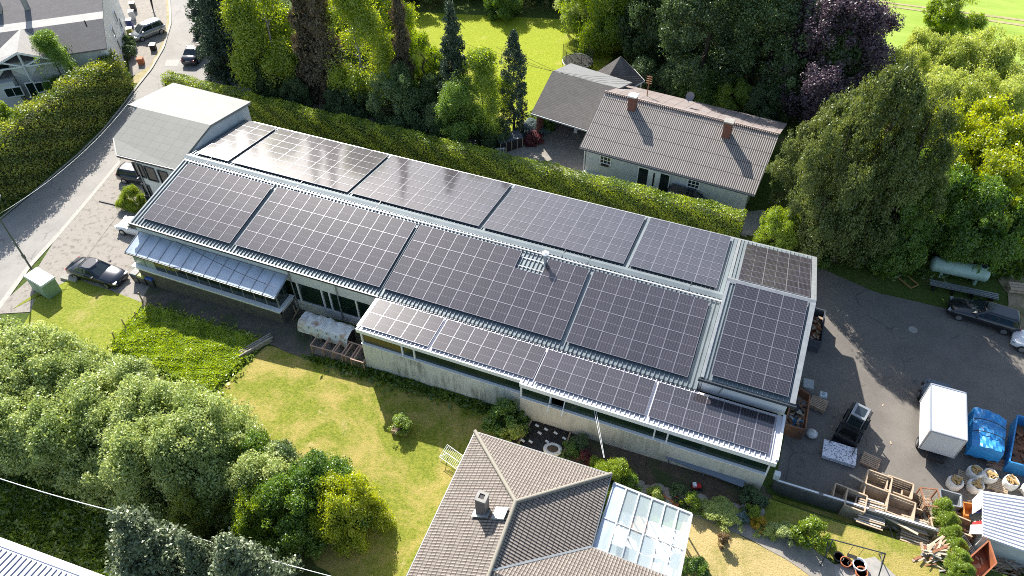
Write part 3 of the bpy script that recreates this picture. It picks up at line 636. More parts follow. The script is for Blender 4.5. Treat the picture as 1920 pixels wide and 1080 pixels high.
proto('cone', 13., 2.8, *[crown(s, 'cone', 760, 36, .17, 12.6, 2.9, .42, droop=.25, flat=.5) for s in (6, 7)], trunk=trunk_mesh(3, 12.2, .2, 1.6, 8, up=-.1))
proto('narrow', 10., 1.2, *[crown(s, 'narrow', 380, 34, .13, 9.8, 1.2, .3) for s in (8,)], trunk=trunk_mesh(4, 8.5, .14, .6, 5))
proto('big', 16., 5., *[crown(s, 'birch', 760, 44, .22, 14.2, 5.2, .62, droop=.6, flat=.6) for s in (9, 10)], trunk=trunk_mesh(5, 14.5, .34, 4.2, 16, up=.1))
proto('willow', 9., 4., *[crown(s, 'round', 700, 46, .15, 8., 4., .6, droop=.35, aspect=2.4) for s in (11, 12)], trunk=trunk_mesh(6, 7.5, .22, 3.3, 12, z0=.15, up=1.1))
proto('shrub', 2., 1.2, *[crown(s, 'shrub', 150, 42, .12, 1.9, 1.15, .26) for s in (13, 14)], trunk=trunk_mesh(7, 1.5, .05, .8, 6, z0=.1))
proto('bush', 5., 3.4, *[crown(s, 'shrub', 620, 50, .15, 4.7, 3.3, .52) for s in (15, 16, 17)], trunk=trunk_mesh(8, 3.8, .14, 2.4, 9, z0=.1))
proto('thuja', 4.4, 1.1, *[crown(s, 'narrow', 330, 40, .11, 4.6, 1.25, .3) for s in (18, 19)], trunk=trunk_mesh(9, 3.8, .1, .5, 4))
def tree(kind, base, h, r, leaf, label, cat='tree', group=None, top=False, name=None, tr='bark', squash=None):
    H0, R0, vs, tm = PROTO[kind]
    if top: p = P(base[0], base[1], h); p.z = float(gz(p.x, p.y))
    else: p = P(*base) if len(base) == 2 else Vector(base)
    nm = name or {'cone': 'conifer_tree', 'narrow': 'columnar_conifer', 'birch': 'birch_tree', 'willow': 'willow_tree', 'shrub': 'shrub', 'bush': 'bush', 'thuja': 'thuja', 'big': 'large_tree'}.get(kind, 'leafy_tree')
    root = empty(nm, p, rnd.uniform(0, 6.28), label, cat, group)
    s = (r/R0, r/R0*rnd.uniform(.92, 1.08), h/H0)
    for nme, me, m in (('crown', rnd.choice(vs), M_[leaf]), ('trunk', tm, M_[tr])):
        me2 = me
        if not me2.materials: me2.materials.append(None)
        o = bpy.data.objects.new(nme, me2); col.objects.link(o); o.parent = root
        if nme == 'crown': o.location = (0, 0, 0 if kind in ('shrub', 'bush', 'thuja', 'narrow', 'cone') else h*.12)
        o.scale = s if nme == 'crown' else (s[2]*.9+s[0]*.1,)*2+(s[2],)
        o.material_slots[0].link = 'OBJECT'; o.material_slots[0].material = m
    return root
T = tree
GF = 'tall trees along the drive behind the hedge'
T('cone', (436, 132), 17, 3.0, 'leaf_spruce', 'dark spruce overhanging the road edge, leftmost of the tree row', group=GF)
T('cone', (478, 138), 17, 3.0, 'leaf_spruce', 'dark spruce just right of the leftmost roadside spruce', group=GF)
T('cone', (405, 60), 16, 2.8, 'leaf_spruce', 'dark spruce at the top frame edge beside the dark car on the road', group=GF)
T('birch', (532, 168), 15, 3.2, 'leaf_birch', 'pale green birch between the roadside spruces and the brown larches', group=GF, tr='birchbark')
T('birch', (500, 100), 15, 3.0, 'leaf_maple', 'mid green birch behind the leftmost pale birch', group=GF, tr='birchbark')
T('cone', (598, 180), 18, 2.3, 'leaf_larch', 'brownish thin conifer, left of the brown pair', group=GF)
T('cone', (632, 190), 18, 2.3, 'leaf_larch', 'brownish thin conifer, right of the brown pair', group=GF)
T('birch', (690, 205), 13.5, 3.3, 'leaf_birch', 'large pale birch in the middle of the tree row', group=GF, tr='birchbark')
T('birch', (730, 150), 13, 2.8, 'leaf_birch', 'pale birch behind the large middle birch', group=GF, tr='birchbark')
T('cone', (768, 212), 17, 1.5, 'leaf_larch', 'tall brown bare stemmed conifer right of the middle birch', group=GF)
T('round', (800, 205), 8, 2.2, 'leaf_bright', 'small bright green tree in front of the lawn beside the tall spruce', group=GF)
T('cone', (858, 238), 14, 2.4, 'leaf_spruce', 'tall blue green spruce with pointed tip against the back lawn', group=GF)
T('birch', (908, 264), 9.5, 2.1, 'leaf_bright', 'loose light green tree right of the pointed spruce', group=GF)
T('birch', (872, 272), 7.5, 2.1, 'leaf_maple', 'lower green tree in front of the pointed spruce', group=GF)
T('narrow', (963, 252), 10.8, 1.15, 'leaf_spruce', 'narrow dark columnar conifer at the right end of the tree row', group=GF)
T('round', (745, 240), 6.5, 2.4, 'leaf_deep', 'low dark tree under the tall birches by the drive', group=GF)
for i, (x, y, h, r_) in enumerate([(505, 180, 3.5, 1.8), (560, 196, 3, 1.7), (650, 215, 3.2, 2.2), (690, 222, 3, 1.8), (780, 240, 3.4, 2), (825, 255, 3.6, 2.1), (925, 272, 3, 1.7), (600, 150, 5, 2.6), (545, 120, 6, 2.6), (820, 225, 5, 2)]):
    T('bush', (x, y), h, r_, 'leaf_deep', ['dark bush under the pale birch nearest the road', 'dark bush beside the white garden figure', 'dark wide bush below the brown conifer pair', 'dark bush at the foot of the middle birch', 'dark bush at the foot of the tall brown conifer', 'dark bush left of the pointed spruce foot', 'dark bush by the black enclosure at the end of the drive', 'dark bush behind the brown conifer pair', 'dark bush behind the first pale birch', 'dark bush between the small bright tree and the pointed spruce'][i], 'bush', 'dark undergrowth bushes along the drive')
# dark wood behind the back lawn
GB = 'trees closing the far side of the back lawn'
for i, (x, y, h, r_, lf, lb) in enumerate([(630, 60, 14, 4, 'leaf_deep', 'dark tree behind the brown conifers at the top edge'), (575, 40, 14, 3.5, 'leaf_deep', 'dark tree behind the first birches at the top edge'), (790, 0, 5, 3, 'leaf_deep', 'dark tree behind the pointed spruce at the top edge'), (850, -16, 6, 3, 'leaf_maple', 'tree at the top edge above the middle of the lawn'), (905, -12, 6, 3, 'leaf_deep', 'dark tree at the top edge left of the round green shrub'), (990, -6, 5.5, 3, 'leaf_conifer', 'olive tree at the top edge right of the round green shrub'), (1035, 8, 5.5, 2.8, 'leaf_deep', 'dark tree at the top edge beside the bright willow'), (720, 50, 10, 3, 'leaf_maple', 'tree between the middle birches and the lawn')]):
    T('round', (x, y), h, r_, lf, lb, group=GB)
T('bush', (945, 30), 3.6, 2.2, 'leaf_maple', 'round green shrub at the far edge of the back lawn', 'bush')
T('willow', (1112, 90), 9.5, 3.4, 'leaf_bright', 'bright yellow green weeping tree right of the back lawn')
T('willow', (1155, 95), 9.5, 3.2, 'leaf_bright', 'second yellow green weeping tree, touching the dark wood')
T('round', (1078, 60), 6, 2.2, 'leaf_sallow', 'greyish green small tree left of the weeping trees')
GW = 'dark broadleaved trees behind the brick chimney house'
for i, (x, y, h, r_, lf, lb) in enumerate([(1205, 120, 10, 3.2, 'leaf_deep', 'dark tree behind the pyramid roofed pavilion'), (1225, 60, 13, 4.2, 'leaf_deep', 'dark tall tree left of the big sunlit broadleaf'), (1310, 165, 14.5, 4.6, 'leaf_deep', 'big broadleaf with pale sunlit edge above the corrugated roof'), (1345, 60, 15, 5, 'leaf_deep', 'big broadleaf at the top edge behind the sunlit one'), (1405, 165, 14, 4.6, 'leaf_deep', 'dark broadleaf left of the purple beech'), (1455, 80, 15, 4.6, 'leaf_conifer', 'olive dark tree touching the purple beech at the top edge'), (1500, 190, 11, 4.2, 'leaf_deep', 'very dark tree below the purple beech'), (1270, 10, 14, 4.5, 'leaf_deep', 'dark tree at the top edge right of the weeping trees')]):
    T('big' if h > 12 else 'round', (x, y), h, r_, lf, lb, group=GW)
for i, (x, y, lb) in enumerate([(1255, 178, 'dark green shrub behind the house aerial mast'), (1310, 195, 'light tipped shrub behind the satellite dish'), (1370, 208, 'yellow green shrub behind the corrugated roof'), (1425, 222, 'dark shrub behind the right end of the corrugated roof'), (1200, 170, 'dark shrub right of the pyramid roof')]):
    T('bush', (x, y), 3.4, 2.3, ('leaf_deep', 'leaf_maple', 'leaf_bright', 'leaf_deep', 'leaf_deep')[i], lb, 'bush', 'shrubs behind the corrugated roof house')
T('big', (1535, 215), 12.5, 5.0, 'leaf_beech', 'large dark purple beech tree')
T('round', (1500, 165), 11.5, 4.2, 'leaf_beech', 'left lobe of dark purple beech behind the large purple one')
GP = 'tall olive green trees beside the yard'
for x, y, h, r_, lf, lb in [(1512, 468, 12.5, 2.4, 'leaf_conifer', 'tall olive conifer with bare trunk next to the hall corner'), (1562, 486, 17.5, 2.9, 'leaf_conifer', 'tall olive conifer, middle of the group by the hall corner'), (1622, 492, 15.5, 2.6, 'leaf_conifer', 'tall olive conifer left of the pale green tank'), (1480, 402, 9, 2.0, 'leaf_conifer', 'olive conifer covering the right end of the corrugated roof'), (1532, 402, 12, 2.6, 'leaf_conifer', 'olive conifer behind the group by the hall corner')]:
    T('big', (x, y), h, r_, lf, lb, group=GP, name='large_conifer')
GL = 'light green willows right of the purple beech'
for x, y, h, r_, lb in [(1718, 92, 8, 2.3, 'pale willow nearest the purple beech'), (1752, 66, 8, 2.4, 'pale willow below the round field tree'), (1798, 84, 8, 2.4, 'pale willow right of the one below the field tree'), (1866, 60, 9, 2.8, 'pale willow, tallest of the right group'), (1912, 78, 9, 2.8, 'pale willow at the right frame edge'), (1768, 134, 8, 2.6, 'pale willow leaning, lowest of the left willows'), (1848, 138, 8, 2.6, 'pale willow in front of the tallest right one'), (1905, 150, 8, 2.6, 'pale willow low at the right frame edge'), (1700, 160, 8, 2.4, 'pale willow behind the tall olive conifers')]:
    T('willow', (x, y), h, r_, 'leaf_willow', lb, group=GL, top=True)
GY = 'yellow green trees above the tank'
for x, y, h, r_, lf, lb in [(1758, 196, 9, 3.0, 'leaf_yellow', 'yellowest tree left of centre above the tank'), (1830, 186, 9.5, 3.2, 'leaf_yellow', 'yellow tree in the middle of the right tree mass'), (1905, 192, 10, 3.3, 'leaf_yellow', 'yellow tree at the right frame edge'), (1800, 262, 9, 3, 'leaf_yellow', 'yellow tree in front of the middle one'), (1872, 262, 9, 3.2, 'leaf_yellow', 'yellow tree second from the right frame edge'), (1925, 285, 9, 3, 'leaf_yellow', 'lowest yellow tree at the right frame edge'), (1758, 300, 8.5, 2.8, 'leaf_maple', 'green tree left above the tank'), (1850, 322, 8.5, 2.7, 'leaf_maple', 'green tree right above the tank'), (1905, 345, 8.5, 2.9, 'leaf_maple', 'green tree below the yellow trees at the frame edge'), (1715, 345, 8, 2.3, 'leaf_maple', 'green tree between the olive conifers and the tank'), (1790, 385, 4.5, 2.0, 'leaf_maple', 'small green tree right behind the tank'), (1690, 415, 4.5, 1.9, 'leaf_maple', 'small green tree at the left end of the tank')]:
    T('round', (x, y), h, r_, lf, lb, group=GY, top=True)
T('round', (1775, 62), 5.5, 2.6, 'leaf_bright', 'round bright green tree standing alone on the field')
T('bush', (1452, 462), 3.6, 1.7, 'leaf_bright', 'bright lime shrub beside the hedge end and the hall roof', 'bush')
T('bush', (1520, 475), 2.4, 1.5, 'leaf_maple', 'low green shrub at the foot of the olive conifers', 'bush')
# left side
T('birch', (138, 190), 7.8, 2.0, 'leaf_maple', 'dense green maple in front of the white guest house', name='leafy_tree')
T('round', (22, 268), 4.2, 2.2, 'leaf_bright', 'light green tree at the left frame edge above the big hedge')
T('bush', (60, 255), 2.6, 1.5, 'leaf_bright', 'small light shrub between the frame edge tree and the big hedge', 'bush')
T('bush', (165, 148), 2.6, 1.3, 'leaf_bright', 'light shrub between the maple and the big hedge', 'bush')
T('bush', (256, 388), 2.2, 1.15, 'leaf_hedge', 'round clipped shrub at the office corner', 'bush')
T('bush', (276, 388), 1.3, .6, 'leaf_hedge', 'small clipped shrub hidden beside the round office shrub', 'bush')
# lower left thicket
GS = 'pale green sallows of the lower left thicket'
sal = [(20, 730), (75, 740), (20, 830), (140, 755), (200, 775), (105, 850), (255, 800), (180, 860), (310, 835), (370, 850), (250, 880), (330, 900), (420, 880), (55, 800), (395, 905)]
sl_ = ['at the left edge behind the silver car', 'below the street lamp shadow', 'at the left edge, lower one', 'next to the mown verge', 'below the tall grass corner', 'in the shaded middle of the thicket', 'below the old fence posts', 'at the shaded rear edge', 'beside the tall grass plot', 'at the corner of the front lawn', 'low at the dark rear edge', 'above the blue green conifer', 'nearest the front lawn edge', 'left of centre', 'right above the conifers']
for (x, y), s_ in zip(sal, sl_): T('bush', (x, y), rnd.uniform(5.2, 6.4), rnd.uniform(2.9, 3.5), 'leaf_sallow', 'pale green sallow bush '+s_, 'bush', GS, name='sallow_bush')
for x, y, h, r_, lf, lb in [(470, 890, 4, 2.2, 'leaf_maple', 'fresh green bush at the thicket edge by the front lawn'), (545, 905, 3.6, 1.9, 'leaf_deep', 'dark green bush between the fresh green and greyish bushes'), (520, 940, 4.4, 2.4, 'leaf_sallow', 'greyish green bush in the middle of the lawn side thicket'), (610, 950, 4.6, 2.4, 'leaf_maple', 'green bush reaching onto the front lawn'), (655, 985, 4.6, 2.0, 'leaf_yellow', 'yellow green maple bush casting a shadow on the lawn'), (565, 990, 4.4, 2.4, 'leaf_maple', 'green bush left of the yellow maple bush'), (500, 985, 3.6, 1.9, 'leaf_bright', 'bright green bush right of the conifers'), (430, 950, 3.5, 2.0, 'leaf_sallow', 'greyish bush behind the olive shrub'), (395, 970, 3.6, 1.9, 'leaf_thuja', 'olive yellow shrub behind the conifers')]:
    T('bush', (x, y), h, r_, lf, lb, 'bush', 'bushes between the front lawn and the conifers')
T('cone', (345, 1125), 10.5, 3.2, 'leaf_bluespruce', 'grey green conifer at the bottom edge, left one')
T('cone', (425, 1130), 8.5, 2.2, 'leaf_bluespruce', 'small grey green conifer between the two larger bottom edge conifers')
T('cone', (500, 1150), 9.5, 3.0, 'leaf_bluespruce', 'grey green conifer at the bottom edge, right one')
# right bottom thujas
for i in range(6): T('thuja', (1757+i*7, 968+i*24), 1.7, .48, 'leaf_bright', ['topmost', 'second', 'third', 'fourth', 'fifth', 'lowest'][i]+' little thuja of the row beside the pallets', 'thuja', 'little thujas beside the stacked pallets')
# ---- hedges: foliage over a solid twiggy core
def hedge(name, pts, w, hs, leafm, label, dens=70, leaf=.13, wob=.12, seed=5, rough=.25, parts=True, cap='flat'):
    rs = np.random.RandomState(seed); A = np.array([(p[0], p[1]) for p in pts]); d = np.r_[0, np.cumsum(np.linalg.norm(np.diff(A, axis=0), axis=1))]
    L_ = d[-1]; root = empty(name, (A[0][0], A[0][1], float(gz(*A[0]))), 0, label, 'hedge')
    n = int(L_*(w+2*np.mean(hs))*dens); s = rs.uniform(0, L_, n)
    cx = np.interp(s, d, A[:, 0]); cy = np.interp(s, d, A[:, 1]); h = np.interp(s, d, hs)
    tx = np.interp(s, d, np.gradient(A[:, 0], d)); ty = np.interp(s, d, np.gradient(A[:, 1], d)); tl = np.hypot(tx, ty); tx /= tl; ty /= tl
    h = h+.18*rough*4*(np.sin(s*.9)+np.sin(s*2.3+1)*.6+np.sin(s*5.1+2)*.3)*.5
    ww = w*(1+.1*rough*4*np.sin(s*1.3+2)*.5)
    per = w+2*h; q = rs.uniform(0, 1, n)*per
    side = np.where(q < h, -1, np.where(q > h+w, 1, 0)); z = np.where(side == 0, h, np.where(side < 0, q, per-q))
    taper = 1-.3*(z/h)**2 if cap == 'round' else 1-.06*(z/h)
    o_ = np.where(side == 0, (rs.uniform(-.5, .5, n))*ww*(.7 if cap == 'round' else .94), side*ww/2*taper)
    nx, ny = -ty, tx
    bump = rs.normal(0, wob, n)+.12*rough*4*np.sin(s*3.1+z*2.4)*np.sin(z*3+s)*.5
    x = cx+nx*(o_+side*bump*.7); y = cy+ny*(o_+side*bump*.7); z = z+np.where(side == 0, np.abs(bump), bump*.4)
    pt = np.stack([x, y, z+gz(x, y)], -1)-np.array(root.location)
    nr = np.stack([nx*side, ny*side, np.where(side == 0, 1, .35)], -1)
    v, f, var = leaves(rs, pt, nr, leaf, np.clip(.5+.3*np.sin(s*1.7+z*3)+rs.normal(0, .25, n), 0, 1), 1.6, .5)
    o = npmesh('foliage', v, f, M_[leafm], attr=var); o.parent = root
    mb = MB(); k = max(2, int(L_/2)); rings = []
    for i in range(k+1):
        t = L_*i/k; c = np.array([np.interp(t, d, A[:, 0]), np.interp(t, d, A[:, 1])]); tt = np.array([np.interp(t, d, np.gradient(A[:, 0], d)), np.interp(t, d, np.gradient(A[:, 1], d))]); tt /= np.linalg.norm(tt); nn = np.array([-tt[1], tt[0]])*(w/2-.22)*(.75 if cap == 'round' else 1); hh = np.interp(t, d, hs)-.45; g = float(gz(*c))
        rings.append([Vector((*(c-nn), g-.1)), Vector((*(c+nn), g-.1)), Vector((*(c+nn*.8), g+hh)), Vector((*(c-nn*.8), g+hh))])
    mb.loft(rings, smooth=False); fix_normals(mb.build('twigs', M_['twig'], root))
    return root
M_['twig'] = mat('hedge_twigs', (.03, .035, .012), .95, c2=(.05, .05, .02), scale=5)
a = P(322, 178, 0); b = P(1386, 448, 0)
hedge('clipped_hedge', [a.lerp(b, t) for t in np.linspace(0, 1, 12)], 1.3, [2.5]*12, 'leaf_hedge', 'long clipped yellow green hedge behind the solar hall', dens=230, leaf=.08, wob=.07)
hp = [P(-30, 402), P(40, 352), P(110, 290), P(165, 240), P(205, 195), P(232, 160)]
hedge('tall_hedge', hp, 2.4, [5.2, 5.4, 5.3, 5.0, 4.2, 3.4], 'leaf_thuja', 'tall thick olive conifer hedge beside the road on the left', dens=140, leaf=.115, wob=.24, rough=.5, cap='round')
# ---- grasses
def blades(name, corners, n, h, leafm, label, seed, w=.05, kind='stuff'):
    rs = np.random.RandomState(seed); q = [np.array(P(*c)[:2]) for c in corners]
    a_, b_ = rs.uniform(0, 1, (2, n, 1)); xy = (q[0]*(1-a_)+q[1]*a_)*(1-b_)+(q[3]*(1-a_)+q[2]*a_)*b_
    xy = xy+rs.normal(0, .35, xy.shape)*(rs.uniform(0, 1, (n, 1)) < .25)
    cl = .5+.3*np.sin(xy[:, 0]*2.1)*np.sin(xy[:, 1]*1.7+xy[:, 0]*.6)+.2*np.sin(xy[:, 0]*3.7+2*np.sin(xy[:, 1]*2.3))*np.sin(xy[:, 1]*4.9+xy[:, 0])
    z = rs.uniform(.2, 1, n)*h*(.5+cl); p = np.c_[xy, gz(xy[:, 0], xy[:, 1])+z]
    nr = np.tile([0, 0, 1.], (n, 1)); v, f, var = leaves(rs, p, nr, w*4, np.clip(cl*.6+rs.uniform(0, .5, n), 0, 1), 2.2, .25)
    o = npmesh(name, v, f, M_[leafm], attr=var); tag(o, label, 'grass', kind=kind); return o
lm('leaf_tallgrass', (.17, .28, .02), (.42, .52, .08), trans=.4)
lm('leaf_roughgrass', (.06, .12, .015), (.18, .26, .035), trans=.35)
blades('tall_grass', [(282, 578), (490, 642), (395, 742), (212, 648)], 70000, .3, 'leaf_tallgrass', 'bright unmown tall grass between the dirt strip and the mown lawn', 1, w=.028)
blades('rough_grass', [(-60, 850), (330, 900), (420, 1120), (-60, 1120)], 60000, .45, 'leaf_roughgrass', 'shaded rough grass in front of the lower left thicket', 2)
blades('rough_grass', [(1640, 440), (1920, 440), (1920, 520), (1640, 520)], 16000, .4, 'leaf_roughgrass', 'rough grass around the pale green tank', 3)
blades('grass_edge', [(560, 668), (690, 690), (980, 775), (975, 790)], 5000, .25, 'leaf_roughgrass', 'dark grass tufts along the foot of the stained wall', 4)

lm('leaf_lawn', (.13, .17, .02), (.42, .36, .12), trans=.3)
# ================================================================ BUILDINGS
M_['shingle'] = grid_mat('dark_shingles', (.085, .078, .074), (.045, .042, .04), .3, .17, .02, .03, .85, c2=(.14, .13, .125), offset=.5)
M_['corr'] = grid_mat('corrugated_fibre_cement', (.40, .37, .35), (.06, .052, .048), .17, 1.35, .085, .05, .85, c2=(.29, .255, .235), bump=.3)
M_['corr2'] = grid_mat('old_corrugated_sheets', (.235, .21, .20), (.08, .066, .06), 1.0, 2.2, .05, .06, .85, c2=(.18, .14, .13))
M_['tile'] = grid_mat('concrete_tiles', (.205, .175, .155), (.035, .028, .023), .175, .31, .05, .035, .85, c2=(.29, .255, .225), bump=.6)
M_['felt'] = grid_mat('pale_roof_sheets', (.21, .21, .19), (.15, .15, .14), 1.0, .75, .03, .025, .85, c2=(.245, .245, .225))
M_['felt2'] = mat('white_roof_felt', (.30, .295, .28), .8, c2=(.265, .26, .245), scale=.8)
M_['bluewall'] = mat('pale_blue_grey_render', (.58, .60, .62), .9, c2=(.50, .52, .54), scale=1)
M_['zinc'] = mat('zinc_sheet', (.50, .57, .66), .4, .3, c2=(.38, .44, .52), scale=1.2, detail=8, stretch=(1, .3, 1))  # annex roof's sky reflection is put into this pale blue base colour
def roof_face(parent, name, pts, m, ax, t=.12):
    """sloping roof plane; pts counter-clockwise from above; ax = direction of the eave"""
    mb = MB(); mb.slab(pts, t); o = mb.build(name, m, parent)
    a = Vector(ax).normalized(); n = (Vector(pts[1])-Vector(pts[0])).cross(Vector(pts[2])-Vector(pts[0])).normalized()
    uv_planar(o, pts[0], a, n.cross(a)); return o
def wallpt(px, py, A, B):
    """where the sight line of a photo point meets the vertical plane through A, B -> (s, z)"""
    r = Vector(ray(px, py)); A = Vector((A[0], A[1], 0)); d = (Vector((B[0], B[1], 0))-A); d.normalize(); n = Vector((-d.y, d.x, 0))
    t = (A-Vector((0, 0, CAMH))).dot(n)/r.dot(n); p = Vector((0, 0, CAMH))+r*t
    return (p-A).dot(d), p.z
def window(parent, A, B, s, z, w, h, out=-1, fm='white', gm='glass', bars=(0, 0), label=None, depth=.08):
    A = Vector((A[0], A[1], 0)); d = (Vector((B[0], B[1], 0))-A).normalized(); n = Vector((d.y, -d.x, 0)) if out < 0 else Vector((-d.y, d.x, 0))
    c = A+d*s+Vector((0, 0, z)); rz = math.atan2(d.y, d.x)
    mb = MB(); f = .09
    for sx in (-1, 1): mb.box(c+d*sx*(w/2)+n*.03, (f, depth+.06, h+f), rz)
    for sz in (-1, 1): mb.box(c+Vector((0, 0, sz*h/2))+n*.03, (w-f, depth+.06, f), rz)
    for k in range(bars[0]): mb.box(c+d*(w*((k+1)/(bars[0]+1)-.5))+n*.03, (.05, depth, h-f), rz)
    for k in range(bars[1]): mb.box(c+Vector((0, 0, h*((k+1)/(bars[1]+1)-.5)))+n*.028, (w-f, depth-.01, .05), rz)
    o = mb.build('window', M_[fm], parent)
    mb = MB(); mb.box(c+n*.012, (w-f, .04, h-f), rz); mb.build('pane', M_[gm], o)
    if label: o['label'] = label
    return o
# ---------------- office at the road end of the hall
of = empty('office_building', (-48, 41, -1.8), 0, 'white two storey office block with pale low roof at the road end', 'building')
fr_, fl_, rr_, rl_, nr_, nl_, nc_ = Vector((-43.93, 47.15, 4.7)), Vector((-52.55, 47.3, 4.7)), Vector((-44.0, 41.8, 5.55)), Vector((-51.6, 41.75, 5.55)), Vector((-44.15, 36.86, 4.4)), Vector((-49.98, 36.69, 4.4)), Vector((-51.62, 38.3, 4.66))
roof_face(of, 'roof', [rl_, rr_, fr_, fl_, Vector((-52.75, 41.9, 5.5))], M_['felt2'], (1, 0, 0), .22)
roof_face(of, 'roof', [nl_, nr_, rr_, rl_, nc_], M_['felt'], (1, 0, 0), .22)
mb = MB()
for a, b in ((nl_, nr_), (nl_, nc_), (nc_, rl_), (fl_, Vector((-52.75, 41.9, 5.5)))): mb.beam(a-Vector((0, .03, .12)), b-Vector((0, .03, .12)), .12, .2)
mb.build('gutter', M_['gutter'], of)
mb = MB(); A_ = Vector((-48.75, 37.2, 0)); Bw = Vector((-44.0, 37.2, 0)); C_ = Vector((-51.1, 39.0, 0)); D_ = Vector((-52.2, 41.9, 0)); E_ = Vector((-52.2, 46.8, 0)); F_ = Vector((-44.1, 46.8, 0))
ring = [A_, Bw, Vector((-44.05, 41.8, 0)), F_, E_, D_, C_]; tops = [4.35, 4.35, 5.35, 4.5, 4.5, 5.3, 4.4]
mb.hexa([p+Vector((0, 0, -2.3)) for p in ring], [p+Vector((0, 0, t-.02)) for p, t in zip(ring, tops)]); mb.build('wall', M_['whitewall'], of)
for x, y, w_, h_ in ((262, 319, .95, 1.35), (284, 326, 1.0, 1.4), (309, 333, .95, 1.35), (277, 356, .8, 1.2), (297, 389, 1., 1.3), (285, 378, .9, 1.2)):
    s_, z_ = wallpt(x, y, A_, Bw); window(of, A_, Bw, s_, z_, w_, h_, fm='gutter', bars=(0, 0))
mb = MB(); mb.tube((-48.75, 37.1, 4.3), (-48.75, 37.1, -1.8), .05); mb.build('downpipe', M_['galv'], of)
# ---------------- glazed annex under the hall eave
an = empty('glazed_annex', (-37, 29.9, -1.2), 0, 'long low annex with streaked blue grey sheet roof and a row of windows', 'annex')
x0, x1, vn, zn, vr_, zr_ = -43.6, -30.0, 29.05, 2.15, 30.95, 2.65
roof_face(an, 'roof', [(x0, vn, zn), (x1, vn, zn), (x1, vr_, zr_), (x0, vr_, zr_)], M_['zinc'], (1, 0, 0), .08)
for i in range(14): x = x0+.05+i*(x1-x0-.1)/13; mb = MB(); mb.beam((x, vn, zn+.02), (x, vr_, zr_+.02), .03, .04); mb.build('standing_seam', M_['galv'], an)
mb = MB(); mb.box(((x0+x1)/2, vn-.03, zn-.09), (x1-x0, .08, .12)); mb.build('gutter', M_['gutter'], an)
yb = vn+.35; mb = MB(); mb.box(((x0+x1)/2, yb, .32), (x1-x0-.3, .2, .46)); mb.box((x1-.25, (yb+30.9)/2, .32), (.2, 1.7, .46)); mb.build('plinth_wall', M_['whitewall'], an); mb = MB(); mb.box(((x0+x1)/2, yb+.02, -.9), (x1-x0-.4, .2, 1.98)); mb.box((x1-.28, (yb+30.9)/2, -.9), (.2, 1.6, 1.98)); mb.build('base_wall', mat('shadow_dark_base', (.09, .085, .075), .95, c2=(.14, .13, .11), scale=2), an)  # base wall's dark colour paints in the shadow below the sill
mb = MB(); mb.box(((x0+x1)/2, yb-.12, .6), (x1-x0, .5, .09)); mb.box((x1-.2, (yb+30.9)/2-.2, .602), (.5, 1.9, .09)); mb.build('sill', M_['white'], an)
for i in range(13):
    xa = x0+.18+i*(x1-x0-.4)/13; xb = xa+(x1-x0-.4)/13
    mb = MB(); mb.box(((xa+xb)/2, yb, 1.36), (xb-xa-.06, .04, 1.42)); p_ = mb.build('window', M_['glass'] if i > 1 else mat('pale_blind_glass_%d' % i, (.30, .36, .33), .2), an)
    mb = MB(); mb.box((xb, yb, 1.36), (.07, .1, 1.42)); mb.build('frame', M_['galv'], p_)
mb = MB(); mb.box((x1-.3, (yb+30.8)/2, 1.36), (.04, 1.3, 1.42)); mb.build('window', M_['glass'], an)
mb = MB(); mb.box((x0+.1, (yb+30.8)/2, 1.36), (.04, 1.3, 1.42)); mb.build('window', M_['glass'], an)
# ---------------- corrugated roof house
O_ = Vector((-14.9, 53.5, 3.0)); t_ = R(-4.4); ex = Vector((math.cos(t_), math.sin(t_), 0)); ey = Vector((-math.sin(t_), math.cos(t_), 0)); Z = Vector((0, 0, 1))
HL = 15.35
hs_ = empty('bungalow', O_+Vector((0, 0, -3.2)), t_, 'grey walled bungalow under a ribbed brownish corrugated roof with two brick chimneys', 'house')
def q_(x, y, z): return O_+ex*x+ey*y+Z*(z-3.0)
roof_face(hs_, 'roof', [q_(0, 0, 3), q_(HL, 0, 3), q_(HL+.15, 5.55, 5.45), q_(0.1, 5.55, 5.45)], M_['corr'], ex, .1)
roof_face(hs_, 'roof', [q_(.1, 5.55, 5.45), q_(HL+.15, 5.55, 5.45), q_(HL+.2, 11.4, 3), q_(.1, 11.4, 3)], M_['corr2'], ex, .1)
mb = MB()
for i in range(88): x = .1+i*.175; mb.tube(q_(x, 5.36, 5.47), q_(x, 5.74, 5.44), .05, n=5)
mb.tube(q_(.05, 5.55, 5.5), q_(HL+.2, 5.55, 5.5), .07, n=6); mb.build('ridge_tiles', mat('ridge_cement', (.46, .38, .34), .85, c2=(.35, .27, .23), scale=6), hs_)
mb = MB(); mb.tube(q_(0, -.06, 2.9), q_(HL, -.06, 2.9), .07); mb.build('gutter', M_['gutter'], hs_)
mb = MB(); nw = [(.45, .7), (HL-.6, .7), (HL-.6, 10.8), (.45, 10.8)]
lo = [q_(x, y, -.6) for x, y in nw]; hi = [q_(x, y, 2.95) for x, y in nw]; mb.hexa(lo, hi)
for x in (.45, HL-.8): mb.hexa([q_(x, .7, 2.95), q_(x+.2, .7, 2.95), q_(x+.2, 10.8, 2.95), q_(x, 10.8, 2.95)], [q_(x, 5.5, 5.3), q_(x+.2, 5.5, 5.3), q_(x+.2, 5.6, 5.3), q_(x, 5.6, 5.3)])
mb.build('wall', M_['bluewall'], hs_)
mb = MB(); mb.hexa([q_(x, y, -.6) for x, y in ((.3, .15), (6.6, .15), (6.6, .7), (.3, .7))], [q_(x, y, .15) for x, y in ((.3, .15), (6.6, .15), (6.6, .7), (.3, .7))])
